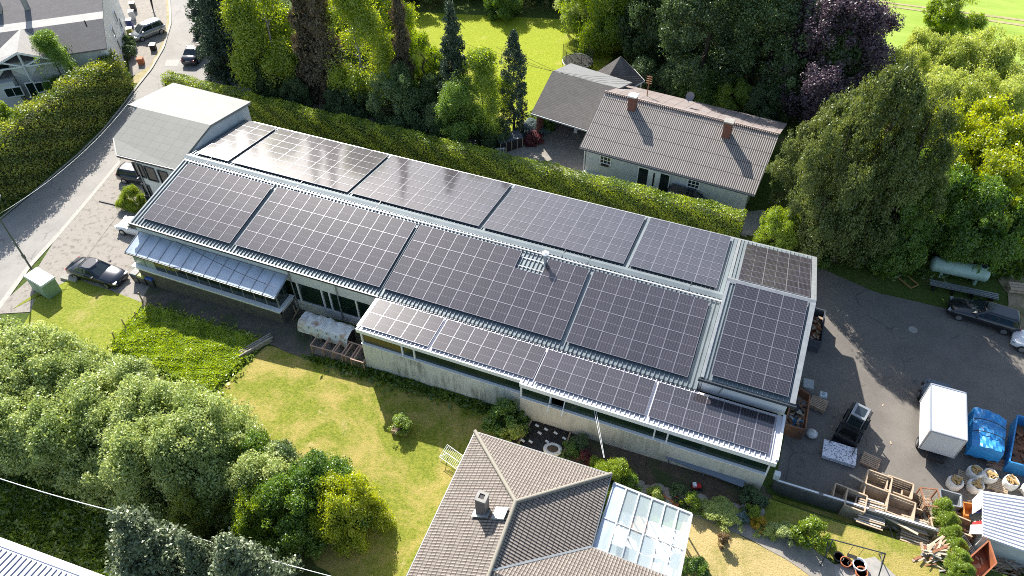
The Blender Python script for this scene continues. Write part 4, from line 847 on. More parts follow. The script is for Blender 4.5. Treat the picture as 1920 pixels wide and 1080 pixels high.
mb.hexa([q_(x, y, -.6) for x, y in ((9.6, .2), (HL-.5, .2), (HL-.5, .7), (9.6, .7))], [q_(x, y, .3) for x, y in ((9.6, .2), (HL-.5, .2), (HL-.5, .7), (9.6, .7))]); mb.build('plinth', mat('pale_plinth', (.66, .68, .70), .9, c2=(.45, .47, .48), scale=6), hs_)
WA, WB = q_(.45, .69, 0), q_(HL-.6, .69, 0)
for x, y in ((1136, 297), (1301, 342)):
    s_, z_ = wallpt(x, y, WA, WB); window(hs_, WA, WB, s_, z_, 1.0, 1.05, bars=(2, 2))
    mb = MB(); c = WA.lerp(WB, s_/(WB-WA).length); mb.box(Vector((c.x, c.y, z_-.62))-ey*.15, (.7, .2, .16), t_); mb.build('flower_box', M_['dark'], hs_)
for x, y, m, w_ in ((1207, 322, 'glass', .95), (1246, 333, 'glass', .95), (1227, 328, 'white', 1.1)):
    s_, z_ = wallpt(x, y, WA, WB)
    if m == 'white':
        mb = MB(); c = WA+ex*s_; mb.box(Vector((c.x, c.y, 1.15))-ey*.05, (w_, .08, 2.15), t_); d_ = mb.build('door', M_['white'], hs_)
        mb = MB(); mb.box(Vector((c.x, c.y, 1.3))-ey*.1, (.14, .03, 1.4), t_); mb.build('door_glass', M_['dark'], d_)
    else: window(hs_, WA, WB, s_, 1.15, w_, 2.1, bars=(0, 0))
mb = MB(); c = q_(7.9, .1, .12); n = 18; ringp = [q_(8.0+2.35*math.cos(a), .68-1.5*math.sin(a), .1) for a in [math.pi*i/n for i in range(n+1)]]
mb.hexa([p-Z*.35 for p in ringp][::-1], ringp[::-1]); fix_normals(mb.build('doorstep', mat('dark_step_tiles', (.07, .075, .08), .6, c2=(.10, .105, .11), scale=5), hs_))
mb = MB(); mb.tube(q_(.35, .55, 2.85), q_(.35, .55, .1), .05); mb.build('downpipe', M_['white'], hs_)
for i, (x, y, lb) in enumerate(((1183, 207, None), (1360, 258, None))):
    # chimney foot on near slope: y such that slope height matches
    best = min(((abs(P(x, y, z=3+2.45*yy/5.55)[0]*ey[0]+P(x, y, z=3+2.45*yy/5.55)[1]*ey[1]-(O_.x*ey.x+O_.y*ey.y)-yy), yy) for yy in np.linspace(3, 5.5, 60)))
    yy = best[1]; p = P(x, y, z=3+2.45*yy/5.55); lx = (p-O_).dot(ex)
    mb = MB(); mb.hexa([q_(lx-.33, yy-.05, 4.2), q_(lx+.33, yy-.05, 4.2), q_(lx+.33, yy+.55, 4.2), q_(lx-.33, yy+.55, 4.2)], [q_(lx-.33, yy-.05, 6.25), q_(lx+.33, yy-.05, 6.25), q_(lx+.33, yy+.55, 6.25), q_(lx-.33, yy+.55, 6.25)]); ch = mb.build('chimney', M_['brick'], hs_)
    mb = MB(); mb.hexa([q_(lx-.4, yy-.12, 6.25), q_(lx+.4, yy-.12, 6.25), q_(lx+.4, yy+.62, 6.25), q_(lx-.4, yy+.62, 6.25)], [q_(lx-.4, yy-.12, 6.38), q_(lx+.4, yy-.12, 6.38), q_(lx+.4, yy+.62, 6.38), q_(lx-.4, yy+.62, 6.38)]); mb.build('cap', M_['concrete'] if i else M_['whitewall'], ch)
# dish and aerial mast on the far slope
p = P(1290, 193, z=4.6); dish = empty('satellite_dish', p, 0, 'grey satellite dish on the far slope of the corrugated roof', 'satellite dish')
mb = MB(); mb.tube(p, p+Z*.55, .03); mb.build('mast', M_['galv'], dish)
mb = MB(); cc = p+Z*.7; ax_ = Vector((.5, -.75, .35)).normalized(); rings = []
for k in range(6): rr = .42*math.sin(k/5*1.2)/math.sin(1.2)+.001; cen = cc+ax_*(.16*(k/5)**2); pp_ = ax_.orthogonal().normalized(); qq = ax_.cross(pp_); rings.append([cen+(pp_*math.cos(a)+qq*math.sin(a))*rr for a in [2*math.pi*i/16 for i in range(16)]])
mb.loft(rings, cap=False); mb.build('reflector', mat('dish_grey', (.2, .2, .23), .5), dish)
p = P(1213, 181, z=4.3); mast = empty('roof_mast', p, 0, 'rusty roof mast with insulators carrying four overhead wires', 'mast')
mb = MB(); mb.tube(p, p+Z*2.1, .045); mb.build('pole', M_['rust'], mast)
mb = MB()
for k in range(4): mb.beam(p+Z*(1.35+.22*k)+Vector((-.25, 0, 0)), p+Z*(1.35+.22*k)+Vector((.25, 0, 0)), .06, .06)
mb.build('crossarm', M_['rust'], mast)
mb = MB()
for k in range(4):
    a = p+Z*(1.4+.22*k)+Vector((-.25, 0, 0)); b = P(960-30*k, 92-4*k, z=9); mb.path([a.lerp(b, t)-Z*(1.2*4*t*(1-t)) for t in np.linspace(0, 1, 14)], .012, n=4)
tag(mb.build('overhead_wires', M_['dark']), 'four thin dark wires running from the roof mast over the back lawn', 'overhead wires')
# ---------------- carport with shingled roof
cp = empty('carport', (-18, 60, -.3), 0, 'carport with dark shingled roof joining the bungalow', 'carport')
a, b = Vector((-21.0, 57.9, 2.4)), Vector((-14.3, 56.95, 2.4)); c, d = Vector((-13.8, 61.9, 4.3)), Vector((-20.6, 62.5, 4.3)); e, f = Vector((-13.1, 63.9, 3.95)), Vector((-19.6, 65.2, 3.95))
roof_face(cp, 'roof', [a, b, c, d], M_['shingle'], b-a, .16)
roof_face(cp, 'roof', [d, c, e, f], mat('grey_roof_felt', (.17, .175, .175), .9, c2=(.21, .215, .21), scale=3), c-d, .16)
mb = MB(); mb.beam(a-Z*.1-ey*.05, b-Z*.1-ey*.05, .1, .14); mb.build('gutter', M_['galv'], cp)
mb = MB(); pw = P(1078, 252); mb.box((pw.x, pw.y+.3, 1.0), (.35, .35, 2.9)); mb.build('pillar', M_['white'], cp)
mb = MB(); mb.hexa([Vector((x, y, -.6)) for x, y in ((-20.4, 61.8), (-14.6, 61.2), (-14.6, 64.2), (-20.2, 65.0))], [Vector((x, y, 3.6)) for x, y in ((-20.4, 61.8), (-14.6, 61.2), (-14.6, 64.2), (-20.2, 65.0))]); mb.hexa([Vector((x, y, -.6)) for x, y in ((-20.6, 58.3), (-20.4, 58.3), (-20.2, 62.2), (-20.4, 62.2))], [Vector((x, y, z)) for x, y, z in ((-20.6, 58.3, 2.35), (-20.4, 58.3, 2.35), (-20.2, 62.2, 3.9), (-20.4, 62.2, 3.9))]); mb.build('wall', M_['brick'], cp)
# ---------------- pavilion
pv = empty('garden_pavilion', (-15.1, 66.6, -.3), 0, 'garden pavilion with dark pyramid roof and white edge', 'pavilion')
C0 = Vector((-15.05, 66.6, 0)); ap = C0+Z*4.9; rg = [C0+Vector((2.55*math.cos(R(60*i+8)), 2.3*math.sin(R(60*i+8)), 2.6)) for i in range(6)]
for i in range(6):
    o = roof_face(pv, 'roof', [rg[i], rg[(i+1) % 6], ap], M_['shingle'], rg[(i+1) % 6]-rg[i], .08)
mb = MB()
for i in range(6): mb.beam(rg[i]-Z*.06, rg[(i+1) % 6]-Z*.06, .07, .12)
mb.build('fascia', M_['white'], pv)
for i in range(6): mb = MB(); pp_ = C0+(rg[i]-C0-Z*2.6)*.88; mb.box((pp_.x, pp_.y, 1.1), (.13, .13, 3.0)); mb.build('post', M_['white'], pv)
# ---------------- tiled hip roof house
hh = empty('tiled_house', (-7.5, 18, 0), 0, 'house with weathered grey brown concrete tile hip roof at the bottom edge', 'house')
A1, C1, B1 = Vector((-11.78, 23.42, 2.9)), Vector((-3.28, 23.6, 2.9)), Vector((-7.3, 18.68, 5.4))
L1, R1, B2 = Vector((-11.5, 11.0, 2.9)), Vector((-3.02, 18.95, 2.9)), Vector((-6.9, 10.5, 5.4))
W1, WR = Vector((1.75, 18.85, 2.9)), Vector((2.0, 14.5, 5.4)); JV = Vector((-7.08, 14.75, 5.4))
V1 = Vector((-3.05, 18.95, 2.9))
roof_face(hh, 'roof', [A1, B1, B2, L1][::-1], M_['tile'], L1-A1, .14)
roof_face(hh, 'roof', [A1, C1, B1][::-1], M_['tile'], C1-A1, .14)
roof_face(hh, 'roof', [C1, R1, JV, B1][::-1], M_['tile'], C1-R1, .14)
roof_face(hh, 'roof', [R1, W1, WR, JV][::-1], M_['tile'], W1-R1, .14)
roof_face(hh, 'roof', [JV, WR, Vector((2.2, 10.4, 2.9)), Vector((-5, 10.4, 2.9))][::-1], M_['tile'], W1-R1, .14)
M_['hiptile'] = mat('hip_tiles', (.27, .25, .21), .9, c2=(.24, .22, .18), scale=9)
for a, b in ((A1, B1), (C1, B1), (B1, B2)):
    mb = MB(); n = int((b-a).length/.33)
    for i in range(n): u_ = a.lerp(b, i/n)+Z*.02; v_ = a.lerp(b, (i+1.15)/n)+Z*.02; mb.tube(u_, v_, .13, .105, 8)
    mb.build('hip_tiles', M_['hiptile'], hh)
mb = MB(); mb.beam(R1+Z*.03, JV+Z*.03, .12, .04); mb.build('valley_flashing', M_['galv'], hh)
mb = MB()
for a, b in ((L1, A1), (A1, C1), (C1, R1), (R1, W1)): mb.tube(a-Z*.06, b-Z*.06, .065, n=6)
mb.build('gutter', M_['galv'], hh)
mb = MB(); lo = [(-11.2, 11.5), (-3.6, 11.5), (-3.6, 23.0), (-11.2, 23.0)]; mb.hexa([Vector((x, y, -.6)) for x, y in lo], [Vector((x, y, 2.78)) for x, y in lo]); lo = [(-3.6, 11.5), (1.4, 11.5), (1.4, 18.3), (-3.6, 18.3)]; mb.hexa([Vector((x, y, -.6)) for x, y in lo], [Vector((x, y, 2.77)) for x, y in lo]); mb.build('wall', M_['cream'], hh)
# chimney and roof hatch on the left face
def onplane(px, py, p0, n): r = Vector(ray(px, py)); o = Vector((0, 0, CAMH)); t = (Vector(p0)-o).dot(n)/r.dot(n); return o+r*t
nL = (B1-A1).cross(L1-A1).normalized(); nL = nL if nL.z > 0 else -nL
cb = onplane(903, 963, A1, nL); mb = MB(); mb.box((cb.x, cb.y+.15, cb.z+.55), (.55, .55, 1.9)); ch = mb.build('chimney', mat('slate_clad_chimney', (.12, .105, .10), .7, c2=(.17, .15, .14), scale=8), hh)
mb = MB(); c = Vector((cb.x, cb.y+.15, cb.z+1.54))
for sx, sy, w_, d_ in ((-1, 0, .16, .62), (1, 0, .16, .62), (0, -1, .30, .16), (0, 1, .30, .16)): mb.box(c+Vector((sx*.23, sy*.23, 0)), (w_, d_, .1))
mb.build('cap', M_['concrete'], ch); mb = MB(); mb.box(c-Z*.03, (.3, .3, .06)); mb.build('flue', M_['dark'], ch)
mb = MB(); mb.slab([cb+Vector((x, y, 0))+Z*(.16-(x*nL.x+y*nL.y)/nL.z) for x, y in ((-.5, -.3), (.5, -.3), (.5, .15), (-.5, .15))], .03); mb.build('flashing', M_['galv'], ch)
hb = onplane(937, 965, A1, nL); mb = MB(); mb.slab([hb+Vector((x, y, 0))+Z*(.2-(x*nL.x+y*nL.y)/nL.z) for x, y in ((-.36, -.36), (.36, -.36), (.36, .36), (-.36, .36))], .14); mb.build('roof_hatch', M_['alu'], hh)
# ---------------- glass conservatory roof
gh = empty('conservatory', (-.7, 21, .1), 0, 'glass roofed conservatory with white frame on the side of the tiled house', 'conservatory')
g0, g1, g2, g3 = Vector((-3.0, 23.25, 2.62)), Vector((1.62, 23.15, 2.3)), Vector((1.8, 19.02, 2.3)), Vector((-2.95, 19.1, 2.62))
M_['roofglass'], nt_, b_ = newmat('roof_glazing'); b_.inputs['Base Color'].default_value = (.75, .88, .92, 1); b_.inputs['Transmission Weight'].default_value = .0; b_.inputs['Roughness'].default_value = .08; b_.inputs['Alpha'].default_value = .22
cols = 6
for i in range(cols):
    for j in range(2):
        ta, tb = (i/cols, (i+1)/cols); ja, jb = ((0, .55), (.55, 1))[j]
        def gp(s_, t2): return (g0.lerp(g1, s_)).lerp(g3.lerp(g2, s_), t2)
        q4 = [gp(ta+.008, ja+.01), gp(ta+.008, jb-.01), gp(tb-.008, jb-.01), gp(tb-.008, ja+.01)]
        mb = MB(); mb.slab(q4, .02); mb.build('glass_pane', M_['zinc'] if i == 0 else M_['roofglass'], gh)
mb = MB()
for i in range(cols+1): mb.beam(gp(i/cols, 0)+Z*.03, gp(i/cols, 1)+Z*.03, .07, .09)
mb.beam(gp(0, .55)+Z*.02, gp(1, .55)+Z*.02, .05, .06); mb.beam(g0, g1, .12, .14); mb.beam(g1, g2, .12, .14); mb.beam(g3, g2, .1, .1); mb.build('frame', mat('grey_white_bars', (.50, .52, .54), .5), gh)
mb = MB(); mb.slab([gp(1.1/cols, .62)+Z*.2, gp(1.95/cols, .62)+Z*.2, gp(1.95/cols, .9)+Z*.42, gp(1.1/cols, .9)+Z*.42][::-1], .03); mb.build('open_vent', M_['roofglass'], gh)
mb = MB()
for k in range(7):
    pp_ = g1.lerp(g2, k/6); mb.box((pp_.x-.05, pp_.y, 1.15), (.07, .07, 2.2))
for k in range(7): pp_ = g0.lerp(g1, k/6); mb.box((pp_.x, pp_.y-.05, 1.2), (.07, .07, 2.3))
mb.build('posts', M_['white'], gh)
mb = MB(); mb.box((-.6, 21.1, .12), (4.6, 3.9, .2)); tag(mb.build('conservatory_floor', mat('white_floor_tiles', (.72, .72, .70), .6, c2=(.6, .58, .55), scale=2), gh))
M_['wicker'] = mat('wicker', (.25, .16, .09), .9)
for (x, y, c_, w_, lb) in ((.9, 20.0, 'white', .5, 'round white table under the conservatory glass'), (-1.0, 22.2, 'wicker', .55, 'brown round seat under the conservatory glass'), (.9, 22.0, 'white', .42, 'small round white stool under the conservatory glass')):
    t = empty('garden_table', (x, y, .22), 0, lb, 'table'); mb = MB(); mb.tube((x, y, .9), (x, y, .95), w_, n=20); mb.build('table_top', M_[c_], t); mb = MB(); mb.tube((x, y, .22), (x, y, .9), .05); mb.build('leg', M_['galv'], t)
t = empty('sofa', (-1.6, 20.6, .22), 0, 'white sofa under the conservatory glass', 'sofa'); mb = MB(); mb.box((-1.6, 20.4, .45), (1.9, .8, .42)); bevel(mb.build('seat', M_['whitewall'], t), .06); mb = MB(); mb.box((-1.6, 19.95, .7), (1.9, .25, .8)); bevel(mb.build('backrest', M_['whitewall'], t), .06)
# ---------------- guest house top left
GC = Vector((-65.9, 52.4, 3.0)); ga = R(39); gx = Vector((math.cos(ga), math.sin(ga), 0)); gy = Vector((-math.sin(ga), math.cos(ga), 0))
gu = empty('guest_house', GC-Z*4.9, ga, 'long white guest house with banded grey roof and gabled balcony at the top left corner', 'house')
def g_(x, y, z): return Vector((GC.x, GC.y, 0))+gx*x+gy*y+Z*z
prof = [(0, 3.0), (3.6, 4.55), (5.0, 4.7), (9.2, 6.0), (10.6, 6.1), (16, 4.0)]
mats_ = [grid_mat('grey_bitumen_shingles', (.15, .14, .14), (.11, .105, .105), .5, .3, .02, .02, .9, c2=(.19, .18, .18), offset=.5)]; pale = mat('pale_flat_strip', (.42, .41, .39), .85, c2=(.34, .33, .31), scale=1, detail=8)
GL_ = -34
for k, ((ya, za), (yb_, zb)) in enumerate(zip(prof, prof[1:])):
    roof_face(gu, 'roof', [g_(GL_, ya, za), g_(0.1, ya, za), g_(0.1, yb_, zb), g_(GL_, yb_, zb)], pale if k in (1, 3) else mats_[0], gx, .15)
mb = MB(); lo = [(-.25, .6)]+[(-.25, y) for y, z in prof[1:-1]]+[(-.25, 15.6)]
ringA = [g_(-.35, .5, -2.2)]+[g_(-.35, .5, 3.1)]+[g_(-.35, y, z-.16) for y, z in prof[1:-1]]+[g_(-.35, 15.6, 4)]+[g_(-.35, 15.6, -2.2)]
ringB = [p+gx*.35 for p in ringA]
mb.hexa(ringA[::-1], ringB[::-1]); fix_normals(mb.build('gable_wall', M_['white'], gu))
mb = MB(); mb.hexa([g_(GL_, -.6, -2.2), g_(-9.5, -.6, -2.2), g_(-9.5, .3, -2.2), g_(GL_, .3, -2.2)], [g_(GL_, -.6, 1.2), g_(-9.5, -.6, 1.2), g_(-9.5, .3, 1.2), g_(GL_, .3, 1.2)]); mb.hexa([g_(-9.5, .5, -2.2), g_(-.35, .5, -2.2), g_(-.35, .8, -2.2), g_(-9.5, .8, -2.2)], [g_(-9.5, .5, 2.9), g_(-.35, .5, 2.9), g_(-.35, .8, 2.9), g_(-9.5, .8, 2.9)]); mb.hexa([g_(GL_, 2.0, -2.2), g_(-.4, 2.0, -2.2), g_(-.4, 2.2, -2.2), g_(GL_, 2.2, -2.2)], [g_(GL_, 2.0, 3.6), g_(-.4, 2.0, 3.6), g_(-.4, 2.2, 3.6), g_(GL_, 2.2, 3.6)]); mb.build('wall', M_['whitewall'], gu)
mb = MB(); mb.hexa([g_(GL_, .2, 1.25), g_(-9.5, .2, 1.25), g_(-9.5, 1.95, 1.25), g_(GL_, 1.95, 1.25)], [g_(GL_, .2, 1.3), g_(-9.5, .2, 1.3), g_(-9.5, 1.95, 1.3), g_(GL_, 1.95, 1.3)]); mb.build('balcony_floor', M_['concrete'], gu)
mb = MB(); mb.hexa([g_(GL_, 1.9, 1.35), g_(-.6, 1.9, 1.35), g_(-.6, 1.98, 1.35), g_(GL_, 1.98, 1.35)], [g_(GL_, 1.9, 2.9), g_(-.6, 1.9, 2.9), g_(-.6, 1.98, 2.9), g_(GL_, 1.98, 2.9)]); mb.build('balcony_glazing', M_['glass'], gu)
# gabled balcony roof
dv = P(37, 70, z=4.5); xl = (dv-Vector((GC.x, GC.y, 0))).dot(gx)
ga0, ga1, gt = g_(xl-3.6, -.9, 2.9), g_(xl+3.6, -.9, 2.9), g_(xl, -.9, 4.35); gb = g_(xl, 3.6, 4.7); gb0, gb1 = g_(xl-3.6, .4, 3.12), g_(xl+3.6, .4, 3.12)
roof_face(gu, 'gable_roof', [ga0, gt, gb, gb0][::-1], pale, gt-ga0, .1); roof_face(gu, 'gable_roof', [gt, ga1, gb1, gb][::-1], mat('warm_grey_roof', (.30, .28, .26), .9, c2=(.35, .33, .31), scale=2), ga1-gt, .1)
mb = MB()
for a, b in ((ga0, ga1), (ga0, gt), (gt, ga1), (g_(xl, -.9, 2.9), gt), (g_(xl, -.9, 2.9), g_(xl-1.8, -.9, 3.6)), (g_(xl, -.9, 2.9), g_(xl+1.8, -.9, 3.6)), (g_(xl+3.4, -.9, 2.9), g_(xl+3.4, -.9, 1.2)), (g_(xl, -.9, 2.9), g_(xl, -.9, 1.2)), (g_(xl-3.4, -.9, 2.9), g_(xl-3.4, -.9, 1.2))): mb.beam(a-Z*.12, b-Z*.12, .14, .14)
mb.build('gable_truss', M_['white'], gu)
for x_, s2 in ((xl-3.2, 1.2), (xl-.1, -1.2), (xl+.1, 1.1)):
    mb = MB(); mb.slab([g_(x_, -.7, 2.6), g_(x_, -.65, 1.5), g_(x_+s2, -.7, 2.6)], .04); mb.build('curtain', M_['whitewall'], gu)
NA, NB_ = g_(-20, -.61, 0), g_(-9.5, -.61, 0)
for x, y, w_, h_, bars in ((26, 172, 1.6, 1.0, 1), (62, 170, .8, 1.9, 0), (82, 162, 1.5, 1.1, 1)):
    s_, z_ = wallpt(x, y, NA, NB_); window(gu, NA, NB_, s_, z_, w_, h_, bars=(bars, 0))
GA_, GB_ = g_(.01, 0, 0), g_(.01, 15, 0)
for x, y, w_, h_ in ((212, 62, .9, 1.3), (222, 85, .9, 1.3), (208, 100, .9, 1.2), (225, 45, .9, 1.3), (232, 70, .8, 1.2), (216, 32, 1, 1.3)):
    s_, z_ = wallpt(x, y, GA_, GB_); window(gu, GA_, GB_, s_, z_, w_, h_, out=-1, gm='glass')
mb = MB(); a = g_(-.2, 5, 4.7); mb.hexa([g_(-3, 10.8, 5.5), g_(.3, 10.8, 5.5), g_(.3, 13.8, 4.2), g_(-3, 13.8, 4.2)], [g_(-3, 10.8, 7.0), g_(.3, 10.8, 7.0), g_(.3, 13.8, 7.0), g_(-3, 13.8, 7.0)]); mb.build('dormer', M_['white'], gu)
c0 = onplane(57, 22, g_(0, 5, 4.7), Vector((0, 0, 1))); lx_ = (c0-GC).dot(gx); ly_ = 6.8
mb = MB(); mb.tube(g_(lx_, ly_, 5.2), g_(lx_, ly_, 6.9), .3, n=12); ch = mb.build('chimney_pipe', M_['galv'], gu); mb = MB(); mb.tube(g_(lx_, ly_, 6.9), g_(lx_, ly_, 7.1), .42, .3, n=12); mb.build('cap', M_['galv'], ch)
mb = MB(); mb.hexa([g_(lx_-4.3, 6.4, 5.2), g_(lx_-2.4, 6.4, 5.2), g_(lx_-2.4, 7.6, 5.5), g_(lx_-4.3, 7.6, 5.5)], [g_(lx_-4.3, 6.4, 5.9), g_(lx_-2.4, 6.4, 5.9), g_(lx_-2.4, 7.6, 6.1), g_(lx_-4.3, 7.6, 6.1)]); mb.build('skylight', M_['galv'], gu)
p = onplane(163, 50, g_(0, 4, 4.6), Vector((0, 0, 1))); mb = MB(); mb.tube(p, p+Z*.7, .06); mb.build('vent_pipe', M_['dark'], gu)
# ---------------- white seam roof at the lower left corner
wr = empty('seamed_roof_building', (-31, 6, -1.2), 0, 'building with white standing seam metal roof cut by the lower left corner', 'building')
a, b = P(-60, 992, z=2.6), P(205, 1090, z=2.6); d = (b-a).normalized(); n = Vector((d.y, -d.x, 0)); b = b+d*1.5
lo_, hi_ = [a, b], [a+n*7+Z*1.0, b+n*7+Z*1.0]
roof_face(wr, 'roof', [hi_[0], hi_[1], lo_[1], lo_[0]], mat('white_metal_roof', (.74, .75, .80), .4, .1), d, .12)
mb = MB(); k = int((b-a).length/.33)
for i in range(k): p = a+d*(i*.33+.1)+Z*.04; mb.beam(p+n*.35+Z*.05, p+n*6.8+Z*.97, .05, .07)
mb.build('standing_seam', mat('seam_shade', (.16, .18, .26), .4, .3), wr)
mb = MB(); mb.beam(a+n*.05+Z*.05, b+n*.05+Z*.05, .4, .1); mb.build('eave_flashing', M_['white'], wr)
mb = MB(); mb.hexa([a+n*.4-Z*4, b+n*.4-Z*4, b+n*6.6-Z*4, a+n*6.6-Z*4], [a+n*.4-Z*.1, b+n*.4-Z*.1, b+n*6.6+Z*.8, a+n*6.6+Z*.8]); fix_normals(mb.build('wall', M_['whitewall'], wr))
# ================================================================ VEHICLES
def paint(n, c, metal=.3): return mat(n, c, .25, metal, coat=.8)
CARG = mat('car_glass', (.02, .03, .035), .05, spec=.8)
def car(label, p, hd, L, W, H, color, kind='sedan', cat='car'):
    """car standing on p (ground point), nose along +x of heading hd"""
    root = empty({'van': 'minivan', 'suv': 'suv', 'wagon': 'estate_car'}.get(kind, 'parked_car'), p, hd, label, cat, 'cars')
    hl, hw = L/2, W/2
    # side profile: x, bonnet/belt height, half width
    belt = {'sedan': [(-1, .58, .80), (-.97, .88, .90), (-.72, .97, .98), (-.35, .97, 1), (.1, .95, 1), (.42, .90, .99), (.75, .78, .95), (.94, .66, .86), (1, .48, .70)],
            'wagon': [(-1, .58, .82), (-.97, .95, .92), (-.72, 1.0, .98), (-.35, .99, 1), (.1, .96, 1), (.40, .92, .99), (.75, .80, .95), (.94, .68, .86), (1, .5, .70)],
            'suv': [(-1, .65, .84), (-.97, 1.05, .93), (-.7, 1.1, .99), (-.3, 1.1, 1), (.1, 1.08, 1), (.42, 1.04, .99), (.78, .95, .96), (.95, .82, .88), (1, .6, .74)],
            'van': [(-1, .65, .84), (-.97, 1.0, .93), (-.7, 1.05, .99), (-.3, 1.05, 1), (.15, 1.03, 1), (.5, .98, .99), (.8, .85, .94), (.95, .72, .85), (1, .55, .72)]}[kind]
    cab = {'sedan': [(-.66, .96), (-.34, 1), (-.02, 1), (.02, 1), (.36, .93)], 'wagon': [(-.95, .96), (-.84, 1), (0, 1), (.02, 1), (.36, .92)], 'suv': [(-.95, 1.06), (-.82, 1), (0, 1), (.06, 1), (.38, 1.04)], 'van': [(-.95, 1.0), (-.84, 1), (0, 1), (.2, 1), (.62, .97)]}[kind]
    mb = MB(); rings = []
    for x, z, w in belt:
        X = x*hl; y = w*hw
        rings.append([Vector((X, -y*.86, .22)), Vector((X, -y*.99, .34)), Vector((X, -y, z*.62)), Vector((X, -y*.95, z*.92)), Vector((X, -y*.82, z)), Vector((X, 0, z+.03)), Vector((X, y*.82, z)), Vector((X, y*.95, z*.92)), Vector((X, y, z*.62)), Vector((X, y*.99, .34)), Vector((X, y*.86, .22))])
    mb.loft(rings); body = mb.build('body', color, root, world=False); fix_normals(body)
    # glasshouse
    x0, x1, x2, x3 = cab[0][0]*hl, cab[1][0]*hl, cab[3][0]*hl, cab[4][0]*hl; zb = max(b[1] for b in belt[1:5])-.03; zt = H
    def ringz(xa, xb, w, z): return [Vector((xa, -w, z)), Vector((xb, -w, z)), Vector((xb, w, z)), Vector((xa, w, z))]
    def frust(xa0, xb0, w0, z0, xa1, xb1, w1, z1, name, m, par):
        mb = MB(); r0 = [Vector((xa0, -w0*.93, z0)), Vector((xa0+.12, -w0, z0)), Vector((xb0-.25, -w0, z0)), Vector((xb0, -w0*.8, z0)), Vector((xb0+.05, 0, z0)), Vector((xb0, w0*.8, z0)), Vector((xb0-.25, w0, z0)), Vector((xa0+.12, w0, z0)), Vector((xa0, w0*.93, z0)), Vector((xa0-.04, 0, z0))]
        r1 = [Vector((xa1, -w1*.9, z1)), Vector((xa1+.12, -w1, z1)), Vector((xb1-.2, -w1, z1)), Vector((xb1, -w1*.82, z1)), Vector((xb1+.05, 0, z1)), Vector((xb1, w1*.82, z1)), Vector((xb1-.2, w1, z1)), Vector((xa1+.12, w1, z1)), Vector((xa1, w1*.9, z1)), Vector((xa1-.04, 0, z1))]
        mb.loft([r0, r1], smooth=False); return fix_normals(mb.build(name, m, par, world=False))
    gw, rw = hw*.86, hw*.68; zg = zb+(zt-zb)*.80
    k = .80; xa = x0+(x1-x0)*k; xb = x3+(x2-x3)*k; wg = gw+(rw-gw)*k
    frust(x0, x3, gw, zb, xa, xb, wg, zg, 'window_glass', CARG, root)
    mb = MB()
    def rr(xa_, xb_, w_, z_): return [Vector((xa_, -w_*.86, z_)), Vector((xa_+.15, -w_, z_)), Vector((xb_-.25, -w_, z_)), Vector((xb_, -w_*.78, z_)), Vector((xb_+.06, 0, z_)), Vector((xb_, w_*.78, z_)), Vector((xb_-.25, w_, z_)), Vector((xa_+.15, w_, z_)), Vector((xa_, w_*.86, z_)), Vector((xa_-.05, 0, z_))]
    mb.loft([rr(xa, xb, wg*1.01, zg-.01), rr(xa+.03, xb-.03, wg*.97, zg+(zt-zg)*.6), rr(xa+.18, xb-.2, wg*.8, zt)]); fix_normals(mb.build('roof', color, root, world=False))
    for s in (-1, 1):
        for a, b in (((x3, gw*.86), (xb, wg*.86)), ((x0+.05, gw*.95), (xa+.05, wg*.95))): mb = MB(); mb.beam((a[0], s*a[1], zb), (b[0], s*b[1], zg+.01), .08, .07); mb.build('pillar', color, root, world=False)
        for f_ in (.46, .12) if kind != 'sedan' else (.42,):
            xp0 = x0+(x3-x0)*f_; mb = MB(); mb.beam((xp0, s*gw*1.005, zb), (xp0, s*wg*1.005, zg), .06, .05); mb.build('pillar', color, root, world=False)
    for sx in (-.62, .63):
        for s in (-1, 1):
            c = Vector((sx*hl, s*hw*.9, .32)); mb = MB(); mb.tube(c-Vector((0, .1, 0)), c+Vector((0, .1, 0)), .32, n=18); wh = mb.build('wheel', M_['rubber'], root, world=False)
            mb = MB(); q = c+Vector((0, s*.105, 0)); mb.tube(q-Vector((0, .01, 0)), q+Vector((0, .01, 0)), .21, n=14); mb.build('rim', M_['rim'], wh, world=False)
    for s in (-1, 1):
        mb = MB(); mb.box((hl*.93, s*hw*.66, belt[-2][1]*.92), (.22, .34, .13), rz=-s*.35); mb.build('headlight', M_['alu'], root, world=False)
        mb = MB(); mb.box((-hl*.965, s*hw*.70, belt[1][1]*.86), (.14, .30, .14), rz=s*.2); mb.build('tail_light', RED, root, world=False)
        mb = MB(); mb.box((x3-.3, s*(hw+.09), zb+.08), (.14, .2, .13)); mb.build('mirror', color, root, world=False)
    mb = MB(); mb.box((hl*.99, 0, .42), (.03, .5, .11)); mb.box((-hl*.99, 0, .62), (.03, .5, .11)); mb.build('number_plate', M_['white'], root, world=False)
    return root
RED = mat('tail_light_red', (.4, .01, .01), .2)
BLK = paint('black_paint', (.012, .014, .02), .1); NAVY = paint('dark_navy_paint', (.015, .02, .035), .3); SILV = paint('silver_paint', (.42, .43, .44), .5); WHT = paint('white_car_paint', (.75, .75, .76), 0); GREY = paint('anthracite_paint', (.05, .052, .065), .4)
def two(a, b): A = P(*a); B = P(*b); return A.lerp(B, .5), hdg(A, B)
def G(p): p.z = float(gz(p.x, p.y)); return p
p, h_ = two((148, 508), (228, 530)); car('dark navy saloon parked on the gravel beside the green utility cabinet', G(p), h_, 4.9, 1.88, 1.42, NAVY, 'sedan')
p, h_ = two((1880, 612), (1797, 586)); car('black estate car in the tree shade at the edge of the yard', G(p), h_, 4.9, 1.88, 1.46, BLK, 'wagon')
